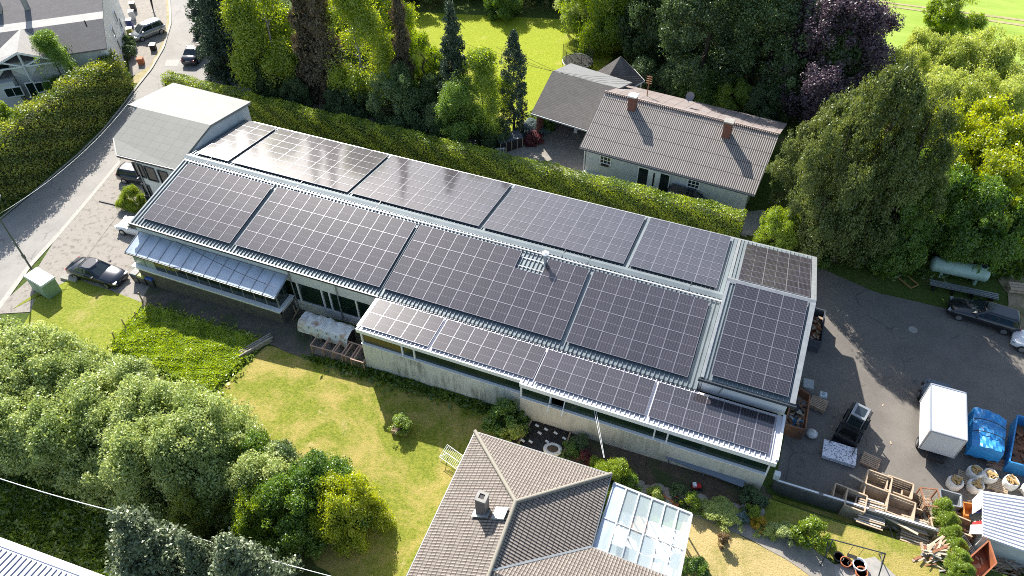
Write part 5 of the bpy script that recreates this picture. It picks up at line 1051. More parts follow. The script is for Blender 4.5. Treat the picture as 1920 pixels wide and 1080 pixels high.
p, h_ = two((298, 60), (262, 74)); car('silver minivan on the paved court beside the white guest house', G(p), h_, 3.9, 1.7, 1.62, SILV, 'van', 'minivan')
p, h_ = two((376, 98), (362, 116)); car('dark car driving on the road at the top', G(p), h_+math.pi, 4.4, 1.8, 1.42, GREY, 'sedan')
p, h_ = two((1262, 384), (1322, 402)); car('black off road car standing between the bungalow and the clipped hedge', G(p), h_, 4.7, 1.92, 1.72, BLK, 'suv')
p, h_ = two((292, 440), (246, 430)); car('white car half hidden under the left end of the hall roof', G(p), h_, 4.3, 1.78, 1.45, WHT, 'wagon')
p, h_ = two((247, 335), (292, 342)); car('dark car half hidden behind the office corner', G(p), h_, 4.3, 1.78, 1.45, NAVY, 'wagon')
p, h_ = two((6, 622), (-40, 700)); car('silver estate car cut by the left frame edge below the road', G(p), h_, 4.5, 1.8, 1.46, SILV, 'wagon')
p, h_ = two((1985, 672), (1925, 650)); car('white car cut by the right frame edge behind the black estate car', G(p), h_, 4.4, 1.8, 1.45, WHT, 'wagon')
# box truck
tk = empty('box_truck', (15.3, 36.3, -.8), math.pi/2, 'white box truck with blue grey cab in the middle of the yard', 'truck')
tp = Vector((15.25, 36.2, -.8))
def L_(x, y, z): return tp+Vector((x, y, z))
mb = MB(); mb.hexa([L_(-1.02, -1.85, .75), L_(1.02, -1.85, .75), L_(1.02, 1.95, .75), L_(-1.02, 1.95, .75)], [L_(-1.04, -1.87, 2.75), L_(1.04, -1.87, 2.75), L_(1.04, 1.97, 2.75), L_(-1.04, 1.97, 2.75)])
bx = mb.build('cargo_box', M_['whitemetal'], tk); mb = MB(); mb.hexa([L_(-.98, -1.93, .8), L_(.98, -1.93, .8), L_(.98, -1.86, .8), L_(-.98, -1.86, .8)], [L_(-.98, -1.93, 2.68), L_(.98, -1.93, 2.68), L_(.98, -1.86, 2.68), L_(-.98, -1.86, 2.68)]); rd = mb.build('rear_door', mat('grey_white_door', (.55, .56, .57), .6), bx)
mb = MB()
for x in (-1.04, 1.04):
    for y in (-1.87, 1.97): mb.beam(L_(x, y, .75), L_(x, y, 2.77), .07, .07)
for a, b in (((-1.04, -1.87), (1.04, -1.87)), ((1.04, -1.87), (1.04, 1.97)), ((1.04, 1.97), (-1.04, 1.97)), ((-1.04, 1.97), (-1.04, -1.87))): mb.beam(L_(*a, 2.76), L_(*b, 2.76), .08, .06)
mb.build('edge_trim', M_['alu'], bx)
mb = MB(); cabp = [(2.0, .5, 1.9), (2.0, 1.95, 1.9), (2.75, 1.95, 1.7), (3.2, 1.35, 1.7), (3.85, 1.05, 1.55), (4.0, .5, 1.4)]
mb.loft([[L_(-w_/2, y, .4), L_(-w_/2*1.02, y, z*.6), L_(-w_/2*.88, y, z), L_(w_/2*.88, y, z), L_(w_/2*1.02, y, z*.6), L_(w_/2, y, .4)] for y, z, w_ in [(2.0, 2.0, 1.9), (2.6, 2.05, 1.9), (3.05, 1.75, 1.86), (3.4, 1.25, 1.84), (3.95, 1.08, 1.7), (4.15, .7, 1.5)]]); cb_ = fix_normals(mb.build('cab', paint('blue_grey_cab_paint', (.18, .26, .36), .2), tk))
mb = MB(); mb.hexa([L_(-.82, 2.72, 1.98), L_(.82, 2.72, 1.98), L_(.86, 3.42, 1.28), L_(-.86, 3.42, 1.28)], [L_(-.8, 2.75, 2.03), L_(.8, 2.75, 2.03), L_(.84, 3.45, 1.33), L_(-.84, 3.45, 1.33)]); fix_normals(mb.build('windscreen', CARG, cb_))
mb = MB(); mb.box(L_(0, .2, .62), (1.0, 5.2, .2)); mb.build('chassis', M_['dark'], tk)
for y in (-1.1, 2.95):
    for s in (-1, 1): c = L_(s*.88, y, .36); mb = MB(); mb.tube(c-Vector((.12, 0, 0)), c+Vector((.12, 0, 0)), .36, n=18); wh = mb.build('wheel', M_['rubber'], tk); mb = MB(); mb.tube(c+Vector((s*.12, 0, 0)), c+Vector((s*.135, 0, 0)), .2, n=12); mb.build('rim', M_['rim'], wh)
for s in (-1, 1): mb = MB(); mb.box(L_(s*1.12, 3.0, 1.5), (.16, .1, .3)); mb.build('mirror', M_['black'], tk)
# generic open container
def bin_box(name, label, cat, corners, h, m, t=.07, fill=None, fz=.5, base=None, grp=None, flare=0):
    """open topped box; corners = four ground pixels in ring order"""
    c = [P(*q, h=h) for q in corners]; cx = sum(c, Vector())/4; g = float(gz(cx.x, cx.y)) if base is None else base
    root = empty(name, (cx.x, cx.y, g), 0, label, cat, grp)
    # c are rim points
    outer = [Vector((p.x, p.y, g+h)) for p in c]; k = 1-t*2/max(.5, (outer[0]-outer[2]).length/1.4); inner = [Vector((cx.x, cx.y, g+h)).lerp(p, k) for p in outer]
    lo = [Vector((cx.x, cx.y, g+.05)).lerp(Vector((p.x, p.y, g+.05)), 1-flare) for p in outer]; li = [Vector((cx.x, cx.y, g+.15)).lerp(Vector((p.x, p.y, g+.15)), (1-flare)*k) for p in outer]
    mb = MB(); vs = outer+inner+lo+li; fs = [(0, 1, 5, 4), (1, 2, 6, 5), (2, 3, 7, 6), (3, 0, 4, 7)]+[(8+i, 8+(i+1) % 4, (i+1) % 4, i) for i in range(4)]+[(4+i, 4+(i+1) % 4, 12+(i+1) % 4, 12+i) for i in range(4)]+[(12, 13, 14, 15), (11, 10, 9, 8)]
    mb.add(vs, fs); fix_normals(mb.build('body', m, root))
    mb = MB()
    for i in range(4): mb.beam(outer[i], outer[(i+1) % 4], .08, .09)
    mb.build('rim', m, root)
    if fill:
        mb = MB(); n_ = 7
        def ip(a, b): return li[0].lerp(li[1], a).lerp(li[3].lerp(li[2], a), b)
        for _ in range(fill[1]):
            q = ip(rnd.uniform(.12, .88), rnd.uniform(.12, .88)); q = Vector((q.x, q.y, g+h*fz*rnd.uniform(.6, 1.1))); s = rnd.uniform(.08, .22)
            mb.box(q, (s*rnd.uniform(1, 4), s, s*.6), rnd.uniform(0, 3), mi=rnd.randrange(len(fill[0])), tilt=Matrix.Rotation(rnd.uniform(-.5, .5), 3, 'X'))
        mb.slab([Vector((q.x, q.y, g+h*fz*.6)) for q in (ip(0, 0), ip(1, 0), ip(1, 1), ip(0, 1))], .05)
        mb.build('contents', fill[0], root)
    return root, outer, g
junk = [M_['wood'], M_['dark'], mat('scrap_blue', (.05, .2, .4), .6), M_['rust'], M_['galv'], M_['palewood']]
bin_box('waste_skip', 'rust brown open skip of mixed scrap beside the right hall corner', 'skip', [(1493, 722), (1519, 740), (1510, 806), (1473, 792)], 1.2, M_['rust'], fill=(junk, 40), fz=.75)
bin_box('waste_skip', 'dark skip with blue rim beside the right hall wall', 'skip', [(1527, 577), (1547, 583), (1541, 642), (1512, 636)], 1.2, mat('blue_black_skip', (.05, .06, .08), .6), fill=([M_['rust'], M_['palewood'], M_['wood']], 30), fz=.7)
bin_box('waste_skip', 'orange brown empty skip at the bottom right corner', 'skip', [(1838, 1030), (1868, 1056), (1838, 1085), (1806, 1056)], .9, mat('orange_brown_skip', (.38, .13, .05), .7, c2=(.25, .09, .05), scale=2), fill=([M_['palewood'], M_['wood']], 6), fz=.2)
bin_box('waste_skip', 'open rusty skip with bright blue side at the right edge', 'skip', [(1908, 779), (1950, 790), (1945, 880), (1893, 866)], 1.1, mat('bright_blue_skip', (.03, .22, .5), .5), fill=([M_['rust']], 26), fz=.5)
bin_box('steel_trough', 'open galvanised steel trough between big bags and wooden crates', 'trough', [(1762, 917), (1802, 928), (1803, 951), (1765, 944)], .8, M_['galv'])
bin_box('waste_skip', 'small orange skip behind the red and blue tarpaulin', 'skip', [(1805, 942), (1830, 946), (1832, 968), (1808, 966)], .7, mat('orange_skip', (.55, .2, .04), .6))
# blue tarpaulin trailer
tb = [P(1828, 762, 1.5), P(1889, 787, 1.5), P(1884, 850, 1.5), P(1823, 835, 1.5)]; cx = sum(tb, Vector())/4
bt = empty('covered_trailer', (cx.x, cx.y, -.8), 0, 'trailer covered with a bright blue tarpaulin right of the box truck', 'trailer')
BT = mat('blue_tarpaulin', (.02, .20, .50), .45, c2=(.03, .27, .60), scale=1.5, bump=.4, bscale=2)
nx_, ny_ = 10, 12; vs = []
for i in range(nx_+1):
    for j in range(ny_+1):
        p = tb[0].lerp(tb[1], i/nx_).lerp(tb[3].lerp(tb[2], i/nx_), j/ny_); a, b = i/nx_, j/ny_
        vs.append(p+Z*(.25*math.sin(math.pi*a)**.6*(.75+.25*math.cos(b*math.pi*4))-.12+.05*math.sin(i*2+j*1.3)))
fs = [(i*(ny_+1)+j, (i+1)*(ny_+1)+j, (i+1)*(ny_+1)+j+1, i*(ny_+1)+j+1) for i in range(nx_) for j in range(ny_)]
mb = MB(); mb.add(vs, fs, smooth=False); edge = [vs[i*(ny_+1)] for i in range(nx_+1)]+[vs[nx_*(ny_+1)+j] for j in range(1, ny_+1)]+[vs[i*(ny_+1)+ny_] for i in range(nx_-1, -1, -1)]+[vs[j] for j in range(ny_-1, 0, -1)]
low = [Vector(cx).lerp(e, 1.03)*1 for e in edge]; low = [Vector((e.x, e.y, -.8+.5+.06*math.sin(k*1.7))) for k, e in enumerate(low)]
n = len(edge); mb.add(edge+low, [(i, n+i, n+(i+1) % n, (i+1) % n) for i in range(n)]); fix_normals(mb.build('tarpaulin', BT, bt))
mb = MB(); 
for t_2 in (.3, .62): a = tb[0].lerp(tb[3], t_2); b = tb[1].lerp(tb[2], t_2); mb.path([a.lerp(b, s)+Z*(.28*math.sin(math.pi*s)**.6-.05) for s in np.linspace(0, 1, 8)], .03, n=5)
mb.build('strap', M_['gutter'], bt)
for a in (0, 1):
    c = tb[0].lerp(tb[3], .55) if a == 0 else tb[1].lerp(tb[2], .55); mb = MB(); c = Vector((c.x, c.y, -.5)); mb.tube(c-Vector((.1, 0, 0)), c+Vector((.1, 0, 0)), .3, n=14); mb.build('wheel', M_['rubber'], bt)
# skid loader
A_, h_ = two((1612, 775), (1578, 838)); A_.z = -.8
sk = empty('skid_loader', A_, h_, 'black compact skid loader with cab and bucket in the hall shadow', 'loader')
def kb(name, boxes, m, par=None):
    mb = MB()
    for b in boxes: mb.box(b[0], b[1], tilt=(Matrix.Rotation(b[2], 3, 'Y') if len(b) > 2 else None))
    return mb.build(name, m, par or sk, world=False)
kb('body', [((-.2, 0, .65), (2.1, .95, .6)), ((-1.0, 0, .95), (.6, 1.1, .5))], M_['black'])
for s in (-1, 1):
    for x in (-.75, .55): mb = MB(); mb.tube((x, s*.5, .38), (x, s*.78, .38), .38, n=16); w2 = mb.build('wheel', M_['rubber'], sk, world=False); mb = MB(); mb.tube((x, s*.785, .38), (x, s*.80, .38), .18, n=12); mb.build('rim', M_['alu'], w2, world=False)
    kb('lift_arm', [((-.1, s*.62, 1.25), (2.0, .12, .16)), ((1.15, s*.62, .85), (.9, .12, .16), .9)], M_['dark'])
cb2 = kb('cab', [((-.1, 0, 1.95), (1.1, .95, .07)), ((-.6, .44, 1.45), (.07, .07, .95)), ((-.6, -.44, 1.45), (.07, .07, .95)), ((.4, .44, 1.45), (.07, .07, .95)), ((.4, -.44, 1.45), (.07, .07, .95))], M_['galv'])
kb('cab_glass', [((.42, 0, 1.45), (.03, .82, .85)), ((-.1, 0, 2.0), (.7, .6, .03))], CARG, cb2)
kb('bucket', [((1.75, 0, .12), (.8, 1.5, .06)), ((1.4, 0, .35), (.06, 1.5, .5)), ((1.75, .74, .3), (.75, .05, .4)), ((1.75, -.74, .3), (.75, .05, .4))], M_['dark'])
# ================================================================ YARD GOODS
def slats_box(name, label, cat, base, rz, size, m, wire=False, grp=None, z0=None, brace=True):
    """open timber or mesh crate with posts, boards, floor"""
    p = P(*base) if len(base) == 2 else Vector(base)
    if z0 is not None: p.z = z0
    root = empty(name, p, rz, label, cat, grp); w, d, h = size
    for sx in (-1, 1):
        mb = MB(); 
        if wire:
            for k in range(7): mb.box((sx*w/2, -d/2+d*k/6, h/2), (.015, .015, h))
            for k in range(6): mb.box((sx*w/2+.004, 0, .1+(h-.1)*k/5), (.012, d, .012))
        else:
            for k in range(5): mb.box((sx*w/2, 0, .12+(h-.15)*k/4.2), (.03, d, h/5.6))
        mb.build('side', m[0], root, world=False)
    for sy in (-1, 1):
        mb = MB()
        if wire:
            for k in range(7): mb.box((-w/2+w*k/6, sy*d/2, h/2), (.015, .015, h))
            for k in range(6): mb.box((0, sy*d/2+.004, .1+(h-.1)*k/5), (w, .012, .012))
        else:
            for k in range(5): mb.box((0, sy*d/2, .12+(h-.15)*k/4.2), (w-.05, .03, h/5.6))
        mb.build('side', m[0], root, world=False)
    mb = MB()
    for sx in (-1, 1):
        for sy in (-1, 1): mb.box((sx*(w/2-.01), sy*(d/2-.01), h/2), (.07, .07, h+.06))
    for sx in (-1, 1): mb.box((sx*w/2, 0, h+.03), (.08, d, .045))
    for sy in (-1, 1): mb.box((0, sy*d/2, h+.032), (w, .08, .045))
    mb.build('frame', m[1], root, world=False)
    mb = MB(); mb.box((0, 0, .1), (w-.1, d-.1, .05)); mb.build('floor', m[2], root, world=False)
    return root
ST = [mat('grey_weathered_board', (.50, .41, .30), .85, c2=(.36, .29, .22), scale=5), M_['palewood'], M_['palewood']]
GR = 'open timber stacking crates along the yard wall'
cr = [((1590, 925), -.08, 'shaded grey crate at the left end of the crate row', 0), ((1607, 940), -.08, 'sunlit crate standing upright second in the front row', 0), ((1650, 903), -.08, 'rear crate left of the row nearest the loader slab', 0), ((1690, 912), -.08, 'rear crate right, with dark mesh sides', 0), ((1646, 930), -.08, 'middle crate with boards lying inside', 0), ((1640, 957), -.08, 'front crate of dark sticks behind the yard wall', 0), ((1690, 952), -.08, 'grey white boarded crate in the middle of the front row', 0), ((1718, 930), -.08, 'low crate in front of the leaning frame crate', 0)]
for (b, rz, lb, _), (w_, d_, h_2) in zip(cr, [(1.2, 1.0, .9), (1.05, 1.1, 1.2), (1.3, 1.0, 1.15), (1.35, 1.0, 1.0), (1.3, .95, 1.0), (1.35, 1.0, .8), (1.4, 1.2, 1.15), (1.2, .9, .6)]):
    slats_box('timber_crate', lb, 'crate', (b[0]-14, b[1]+17), rz, (w_*1.08, d_*1.08, h_2), ST, grp=GR)
slats_box('timber_crate', 'leaning open frame crate behind the galvanised trough', 'crate', (1733, 950), .25, (1.0, 1.2, 1.1), [M_['palewood'], M_['rust'], M_['wood']], wire=True, grp=GR)
slats_box('timber_crate', 'empty brown crate left of the metal roof shed', 'crate', (1788, 997), -.12, (1.4, 1.0, .9), [M_['wood'], M_['palewood'], M_['wood']], grp=GR)
slats_box('timber_crate', 'broken open crate below the leaning frame crate', 'crate', (1757, 1003), .2, (1.1, 1.2, .8), [M_['palewood'], M_['palewood'], M_['wood']], wire=True, grp=GR)
# boards lying in crates
for (x, y, h0, n_, lb) in ((1634, 947, 1.0, 6, 'grey boards laid across the middle crate'), (1630, 972, .8, 7, 'pale sticks laid on the dark front crate'), (1715, 982, .8, 7, 'blue and white painted boards on a low stack'), (1715, 1006, .5, 6, 'silvery profiles on the ground by the wall')):
    p = P(x, y, h0); bd = MB(); cm = [M_['palewood'], mat('blue_white_board_%d' % x, (.20, .30, .55) if x in (1728,) else (.5, .47, .42), .6)]
    for k in range(n_): bd.box(p+Vector((rnd.uniform(-.1, .1), -.5+k*1.0/n_, rnd.uniform(0, .08))), (1.5, .09, .04), rnd.uniform(-.06, .06), mi=k % 2)
    r_ = empty('board_stack', p-Z*.05, 0, lb, 'boards'); bd.build('boards', cm, r_)
    bs = MB(); bs.box(p-Z*.18, (1.2, .8, .3)); bs.build('bearer_stack', M_['wood'], r_)
def pallet(label, base, rz, n=1, z0=None, m='palewood', grp='wooden pallets in the yard', tilt=0):
    p = P(*base); r_ = empty('wooden_pallet_stack' if n > 1 else 'wooden_pallet', p, rz, label, 'pallets' if n > 1 else 'pallet', grp)
    if tilt: r_.rotation_euler = (tilt, 0, rz)
    for k in range(n):
        mb = MB(); z = k*.15
        for i in range(7): mb.box((0, -.42+i*.14, z+.13), (1.1, .095, .022))
        for i in range(3): mb.box((-.5+i*.5, 0, z+.07), (.1, .9, .09))
        for i in range(3): mb.box((0, -.4+i*.4, z+.012), (1.1, .1, .02))
        mb.build('pallet_deck', M_[m], r_, world=False)
    return r_
pallet('stack of pallets tilted in the sun below the crates', (1775, 1005), .5, 4, grp='wooden pallets in the yard')
pallet('pale stack of pallets in front of the metal roof shed', (1830, 1015), -.5, 3)
pallet('pallet stack beside the topmost little thuja', (1745, 1005), -.25, 2)
pallet('small pallet stack beside the rust brown skip', (1532, 762), -.2, 3, m='wood')
pallet('dark pallet stack right of the speckled slabs', (1630, 868), -.2, 2, m='wood')
pallet('pallet under the two left big bags', (1812, 900), -.1, 1)
pallet('pallet stack under the right big bags', (1868, 912), -.1, 2)
p = P(1870, 872); tr_ = empty('timber_heap', p, .2, 'heap of reddish boards on a pallet near the blue trailer', 'boards'); mb = MB()
for k in range(8): mb.box((rnd.uniform(-.2, .2), -.3+k*.09, .12+.03*k % .1), (1.3, .12, .05), rnd.uniform(-.25, .25))
mb.build('boards', mat('reddish_board', (.30, .14, .09), .8, c2=(.45, .33, .24), scale=3), tr_, world=False); mb = MB(); mb.box((0, 0, .06), (1.2, .8, .1)); mb.build('bearer', M_['wood'], tr_, world=False)
# big bags
BAG = mat('white_woven_bag', (.80, .79, .75), .8, c2=(.66, .63, .57), scale=5, bump=.4)
for x, y, lb in ((1785, 912, 'left big bag standing behind the galvanised trough'), (1822, 893, 'rear left big bag of the group of four'), (1849, 900, 'rear right big bag of the group of four'), (1823, 918, 'front big bag leaning against the striped tarpaulin'), (1888, 912, 'big bag behind the metal roof shed'), (1925, 925, 'big bag cut by the right frame edge')):
    p = P(x, y); r_ = empty('big_bag', p, rnd.uniform(0, 1), lb, 'big bag', 'white big bags in the yard'); mb = MB(); rings = []
    for k, (rr_, z) in enumerate(((.34, 0), (.43, .12), (.46, .4), (.44, .66), (.38, .76), (.34, .72), (.3, .6))): rings.append([Vector((rr_*math.cos(a)*(1+.06*math.sin(a*4+k)), rr_*math.sin(a)*(1+.06*math.cos(a*3+k)), z+.03*math.sin(a*5))) for a in [2*math.pi*i/16 for i in range(16)]])
    mb.loft(rings); mb.build('bag', BAG, r_, world=False); mb = MB()
    for k in range(14): mb.box((rnd.uniform(-.2, .2), rnd.uniform(-.2, .2), .64+.015*k), (.36, .09, .06), rnd.uniform(0, 3), tilt=Matrix.Rotation(rnd.uniform(-.4, .4), 3, 'Y'))
    mb.build('firewood', mat('split_wood_%d' % x, (.45, .30, .12), .8), r_, world=False)
p = P(1520, 818); r_ = empty('plastic_sack', p, 0, 'translucent crumpled plastic sack beside the rust brown skip', 'sack'); mb = MB(); mb.ball((0, 0, .3), .38, (1, .9, .8), 12, jit=.05); mb.build('sack', mat('milky_plastic', (.55, .56, .56), .35, bump=.8, bscale=8), r_, world=False); mb = MB(); mb.ball((.05, 0, .62), .1, n=6); mb.build('knot', BAG, r_, world=False)
# speckled slabs
A_, h_ = two((1545, 845), (1598, 862)); A_.z = -.8; r_ = empty('slab_stack', A_, h_, 'flat stack of speckled white stone slabs in the hall shadow', 'slabs')
for k in range(3): mb = MB(); mb.box((0, 0, .12+k*.1), (2.0+.03*k, 1.35, .09), rz=.01*k); mb.build('slab', mat('speckled_stone_%d' % k, (.75, .76, .82), .6, c2=(.18, .19, .22), scale=9, lo=.5, hi=.6), r_, world=False)
mb = MB(); mb.box((-.6, 0, .035), (.1, 1.2, .07)); mb.box((.6, 0, .035), (.1, 1.2, .07)); mb.build('bearer', M_['wood'], r_, world=False)
# gas bottles cage, white tray
p = P(1540, 748); r_ = empty('water_container', p, .1, 'square white translucent container beside the skip of scrap', 'container'); mb = MB(); mb.box((0, 0, .3), (.5, .45, .55)); bevel(mb.build('tank', mat('milky_tank', (.5, .58, .62), .4), r_, world=False), .06); mb = MB(); mb.tube((0, 0, .58), (0, 0, .64), .1, n=12); mb.build('cap', M_['galv'], r_, world=False)
p = P(1509, 735); r_ = empty('steel_cabinet', p, .1, 'pale steel cabinet standing by the hall wall above the scrap skip', 'cabinet'); mb = MB(); mb.box((0, 0, .5), (.7, .8, 1.0)); bevel(mb.build('body', M_['galv'], r_, world=False), .03); mb = MB(); mb.box((0, -.42, .5), (.55, .03, .8)); mb.build('door', M_['galv'], r_, world=False)
# striped tarp and metal roof shed bottom right
sh_ = empty('metal_roof_shed', P(1890, 985), 0, 'low shed with bright white ribbed metal roof at the right edge', 'shed')
q4 = [P(1842, 1006, 1.9), P(1960, 1048, 1.9), P(1975, 940, 2.1), P(1842, 920, 2.1)]
roof_face(sh_, 'roof', q4, M_['whitemetal'], (1, 0, 0), .06); mb = MB()
for k in range(15): t2 = (k+.3)/15; mb.beam(q4[0].lerp(q4[3], t2)+Z*.025, q4[1].lerp(q4[2], t2)+Z*.025, .09, .06)
mb.build('roof_ribs', mat('rib_white', (.62, .62, .66), .4), sh_); mb = MB(); c = sum(q4, Vector())/4
mb.hexa([Vector((c.x, c.y, -.8)).lerp(Vector((p.x, p.y, -.8)), .93) for p in q4], [Vector((c.x, c.y, p.z-.08)).lerp(Vector((p.x, p.y, p.z-.08)), .93) for p in q4]); mb.build('wall', M_['whitewall'], sh_)
tp4 = [(1822, 960, 1.0), (1843, 925, 1.7), (1843, 1000, 1.7), (1818, 1000, 1.0)]; cs_ = [('white', M_['white']), ('blue', mat('tarp_navy', (.02, .03, .2), .5)), ('red', mat('tarp_red', (.5, .03, .03), .5))]
a0, a1, b0, b1 = P(1823, 935, 1.3), P(1842, 918, 1.9), P(1820, 1000, 1.0), P(1843, 1002, 1.9); sub = empty('striped_tarpaulin', a0.lerp(b1, .5)-Z*.6, 0, 'white, navy and red striped tarpaulin hanging at the shed side', 'tarpaulin')
st_ = [0, .42, .50, .58, .66, .80, 1]
for k in range(6):
    mb = MB(); q = [a0.lerp(b0, st_[k]), a1.lerp(b1, st_[k]), a1.lerp(b1, st_[k+1]), a0.lerp(b0, st_[k+1])]; q = [v+Vector((rnd.uniform(-.12, .12), rnd.uniform(-.1, .1), rnd.uniform(-.12, .12))) for v in q]; mb.slab(q, .04); mb.build('stripe', [cs_[0][1], cs_[1][1], M_['dark'], M_['dark'], cs_[2][1], cs_[0][1]][k], sub)
# yard wall
a, b = P(1448, 916), P(1745, 1012); d = (b-a).normalized(); r_ = empty('yard_wall', (a.x, a.y, .3), 0, 'low grey wall with white coping between the garden and the yard', 'wall')
mb = MB(); mb.hexa([a+Z*-1.3+Vector((-.1, -.12, 0)), b+Z*-1.3+Vector((0, -.12, 0)), b+Z*-1.3+Vector((0, .12, 0)), a+Z*-1.3+Vector((-.1, .12, 0))], [Vector((a.x-.1, a.y-.12, .4)), Vector((b.x, b.y-.12, .4)), Vector((b.x, b.y+.12, .4)), Vector((a.x-.1, a.y+.12, .4))]); mb.build('wall', mat('dark_wall_concrete', (.17, .165, .155), .9, c2=(.11, .11, .10), scale=3), r_)
for s0, s1 in ((0, .27), (.30, .58), (.62, .98)):
    u, v = a.lerp(b, s0), a.lerp(b, s1); mb = MB(); mb.beam(Vector((u.x, u.y, .42)), Vector((v.x, v.y, .42)), .10, .04); mb.build('coping', M_['white'], r_)
mb = MB(); p = P(1447, 912); mb.box((p.x, p.y, .75), (.35, .35, .5)); mb.build('pier', M_['white'], r_)
# pale green gas tank
a, b = P(1750, 494, .95), P(1850, 515, .95); d = (b-a).normalized(); mid = a.lerp(b, .5); r_ = empty('gas_tank', (mid.x, mid.y, -.8), hdg(a, b), 'long pale green cylindrical tank lying on the grass', 'tank')
TM = mat('pale_green_paint', (.42, .56, .50), .5, c2=(.30, .42, .34), scale=1.2, detail=8)
Lh = (b-a).length/2; mb = MB(); rings = []
for t2, rr_ in [(-1.1, .02), (-1.09, .3), (-1.05, .48), (-1, .57), (-.97, .6), (.97, .6), (1, .57), (1.05, .48), (1.09, .3), (1.1, .02)]: rings.append([Vector((t2*Lh, rr_*math.cos(x), .95+rr_*math.sin(x))) for x in [2*math.pi*i/24 for i in range(24)]])
mb.loft(rings); mb.build('shell', TM, r_, world=False)
mb = MB(); mb.tube((Lh*.78, 0, 1.5), (Lh*.78, 0, 1.66), .26, n=16); dm = mb.build('dome', TM, r_, world=False); mb = MB(); mb.tube((Lh*.78, 0, 1.66), (Lh*.78, 0, 1.69), .2, n=12); mb.build('lid', M_['dark'], dm, world=False)
for x in (-.6, .7):
    mb = MB(); mb.box((x*Lh, 0, .2), (.18, .9, .5)); mb.build('foot', TM, r_, world=False)
a, b = P(1738, 537), P(1866, 566); r_ = empty('metal_rack', a.lerp(b, .5), hdg(a, b), 'low dark rack of long tubes between the tank and the black estate car', 'rack'); Ln = (b-a).length; mb = MB()
for k in range(7): mb.beam((-Ln/2, -.35+k*.1, .55+.03*(k % 3)), (Ln/2, -.3+k*.1, .55+.04*(k % 2)), .05, .05)
mb.build('tubes', M_['galv'], r_, world=False)
for k in range(4): mb = MB(); x = -Ln/2+.4+k*(Ln-.8)/3; mb.box((x, 0, .27), (.1, .9, .54)); mb.build('leg', M_['dark'], r_, world=False)
a, b = P(1690, 520), P(1712, 538); r_ = empty('cold_frame', a.lerp(b, .5), hdg(a, b), 'small orange brown timber frame under the olive conifers', 'frame'); mb = MB()
for q1, q2 in (((-.7, -.4), (.7, -.4)), ((-.7, .4), (.7, .4)), ((-.7, -.4), (-.7, .4)), ((.7, -.4), (.7, .4))): mb.beam((*q1, .15), (*q2, .15), .08, .08)
mb.build('frame', mat('orange_timber', (.35, .2, .07), .8), r_, world=False)
p = P(1908, 545); r_ = empty('log_pile', p, .2, 'small pile of pale logs at the right edge above the black estate car', 'logs'); mb = MB()
for k in range(6): mb.tube((-.8, -.3+(k % 3)*.3, .15+.25*(k//3)), (.8, -.28+(k % 3)*.3, .15+.25*(k//3)), .14)
mb.build('logs', M_['palewood'], r_, world=False)
# ================================================================ FRONT STRIP ALONG THE HALL
MW = [mat('wire_mesh', (.28, .25, .22), .6, .5), mat('rusty_rail', (.36, .24, .18), .7), mat('dusty_floor', (.20, .18, .15), .9)]
for i, (x, y) in enumerate(((606, 655), (627, 661), (646, 667), (663, 673), (680, 680))):
    slats_box('mesh_crate', ['leftmost', 'second', 'middle', 'fourth', 'rightmost'][i]+' rusty mesh crate of the row before the lean-to wall', 'crate', (x+1, y+2), 0.02, (1.0, 1.25, 1.05), MW, wire=True, grp='mesh crates beside the lean-to')
# sheeted rack
a, b = P(570, 595, 1.5), P(655, 622, 1.5); mid = a.lerp(b, .5); g = float(gz(mid.x, mid.y)); r_ = empty('sheeted_rack', (mid.x, mid.y, g), hdg(a, b), 'rack of goods covered with a white rust stained sheet by the hall wall', 'rack'); Ln = (b-a).length*1.08; mb = MB()
TR = mat('rust_stained_sheet', (.74, .75, .74), .6, c2=(.62, .62, .60), scale=1.5, c3=(.33, .17, .07), scale3=1.05, bump=.5, bscale=3)
nx_, ny_ = 26, 8; vs = [Vector((-Ln/2+Ln*i/nx_, -.75+1.5*j/ny_, 1.55+.10*math.sin(i*.9)*math.sin(j*.8+i*.3)+.05*rnd.uniform(-1, 1)-.25*(abs(j-ny_/2)/(ny_/2))**4-(.3 if j in (0,) else 0))) for i in range(nx_+1) for j in range(ny_+1)]
mb.add(vs, [(i*(ny_+1)+j, (i+1)*(ny_+1)+j, (i+1)*(ny_+1)+j+1, i*(ny_+1)+j+1) for i in range(nx_) for j in range(ny_)]); fr2 = [vs[i*(ny_+1)] for i in range(nx_+1)]; mb.add(fr2+[v+Vector((0, -.05, -.3-.1*math.sin(k*.8))) for k, v in enumerate(fr2)], [(i, i+1, nx_+2+i, nx_+1+i) for i in range(nx_)]); mb.build('sheet', TR, r_, world=False)
for k in range(6): 
    x = -Ln/2+.2+k*(Ln-.4)/5
    mb = MB(); mb.box((x, -.62, .7), (.06, .06, 1.4)); mb.box((x, .62, .7), (.06, .06, 1.4)); mb.box((x, 0, .3), (.05, 1.2, .05)); mb.box((x, 0, .85), (.05, 1.2, .05)); mb.build('upright', M_['galv'], r_, world=False)
mb = MB(); mb.box((0, .1, .75), (Ln*.92, .9, 1.15)); mb.build('stored_goods', M_['dark'], r_, world=False)
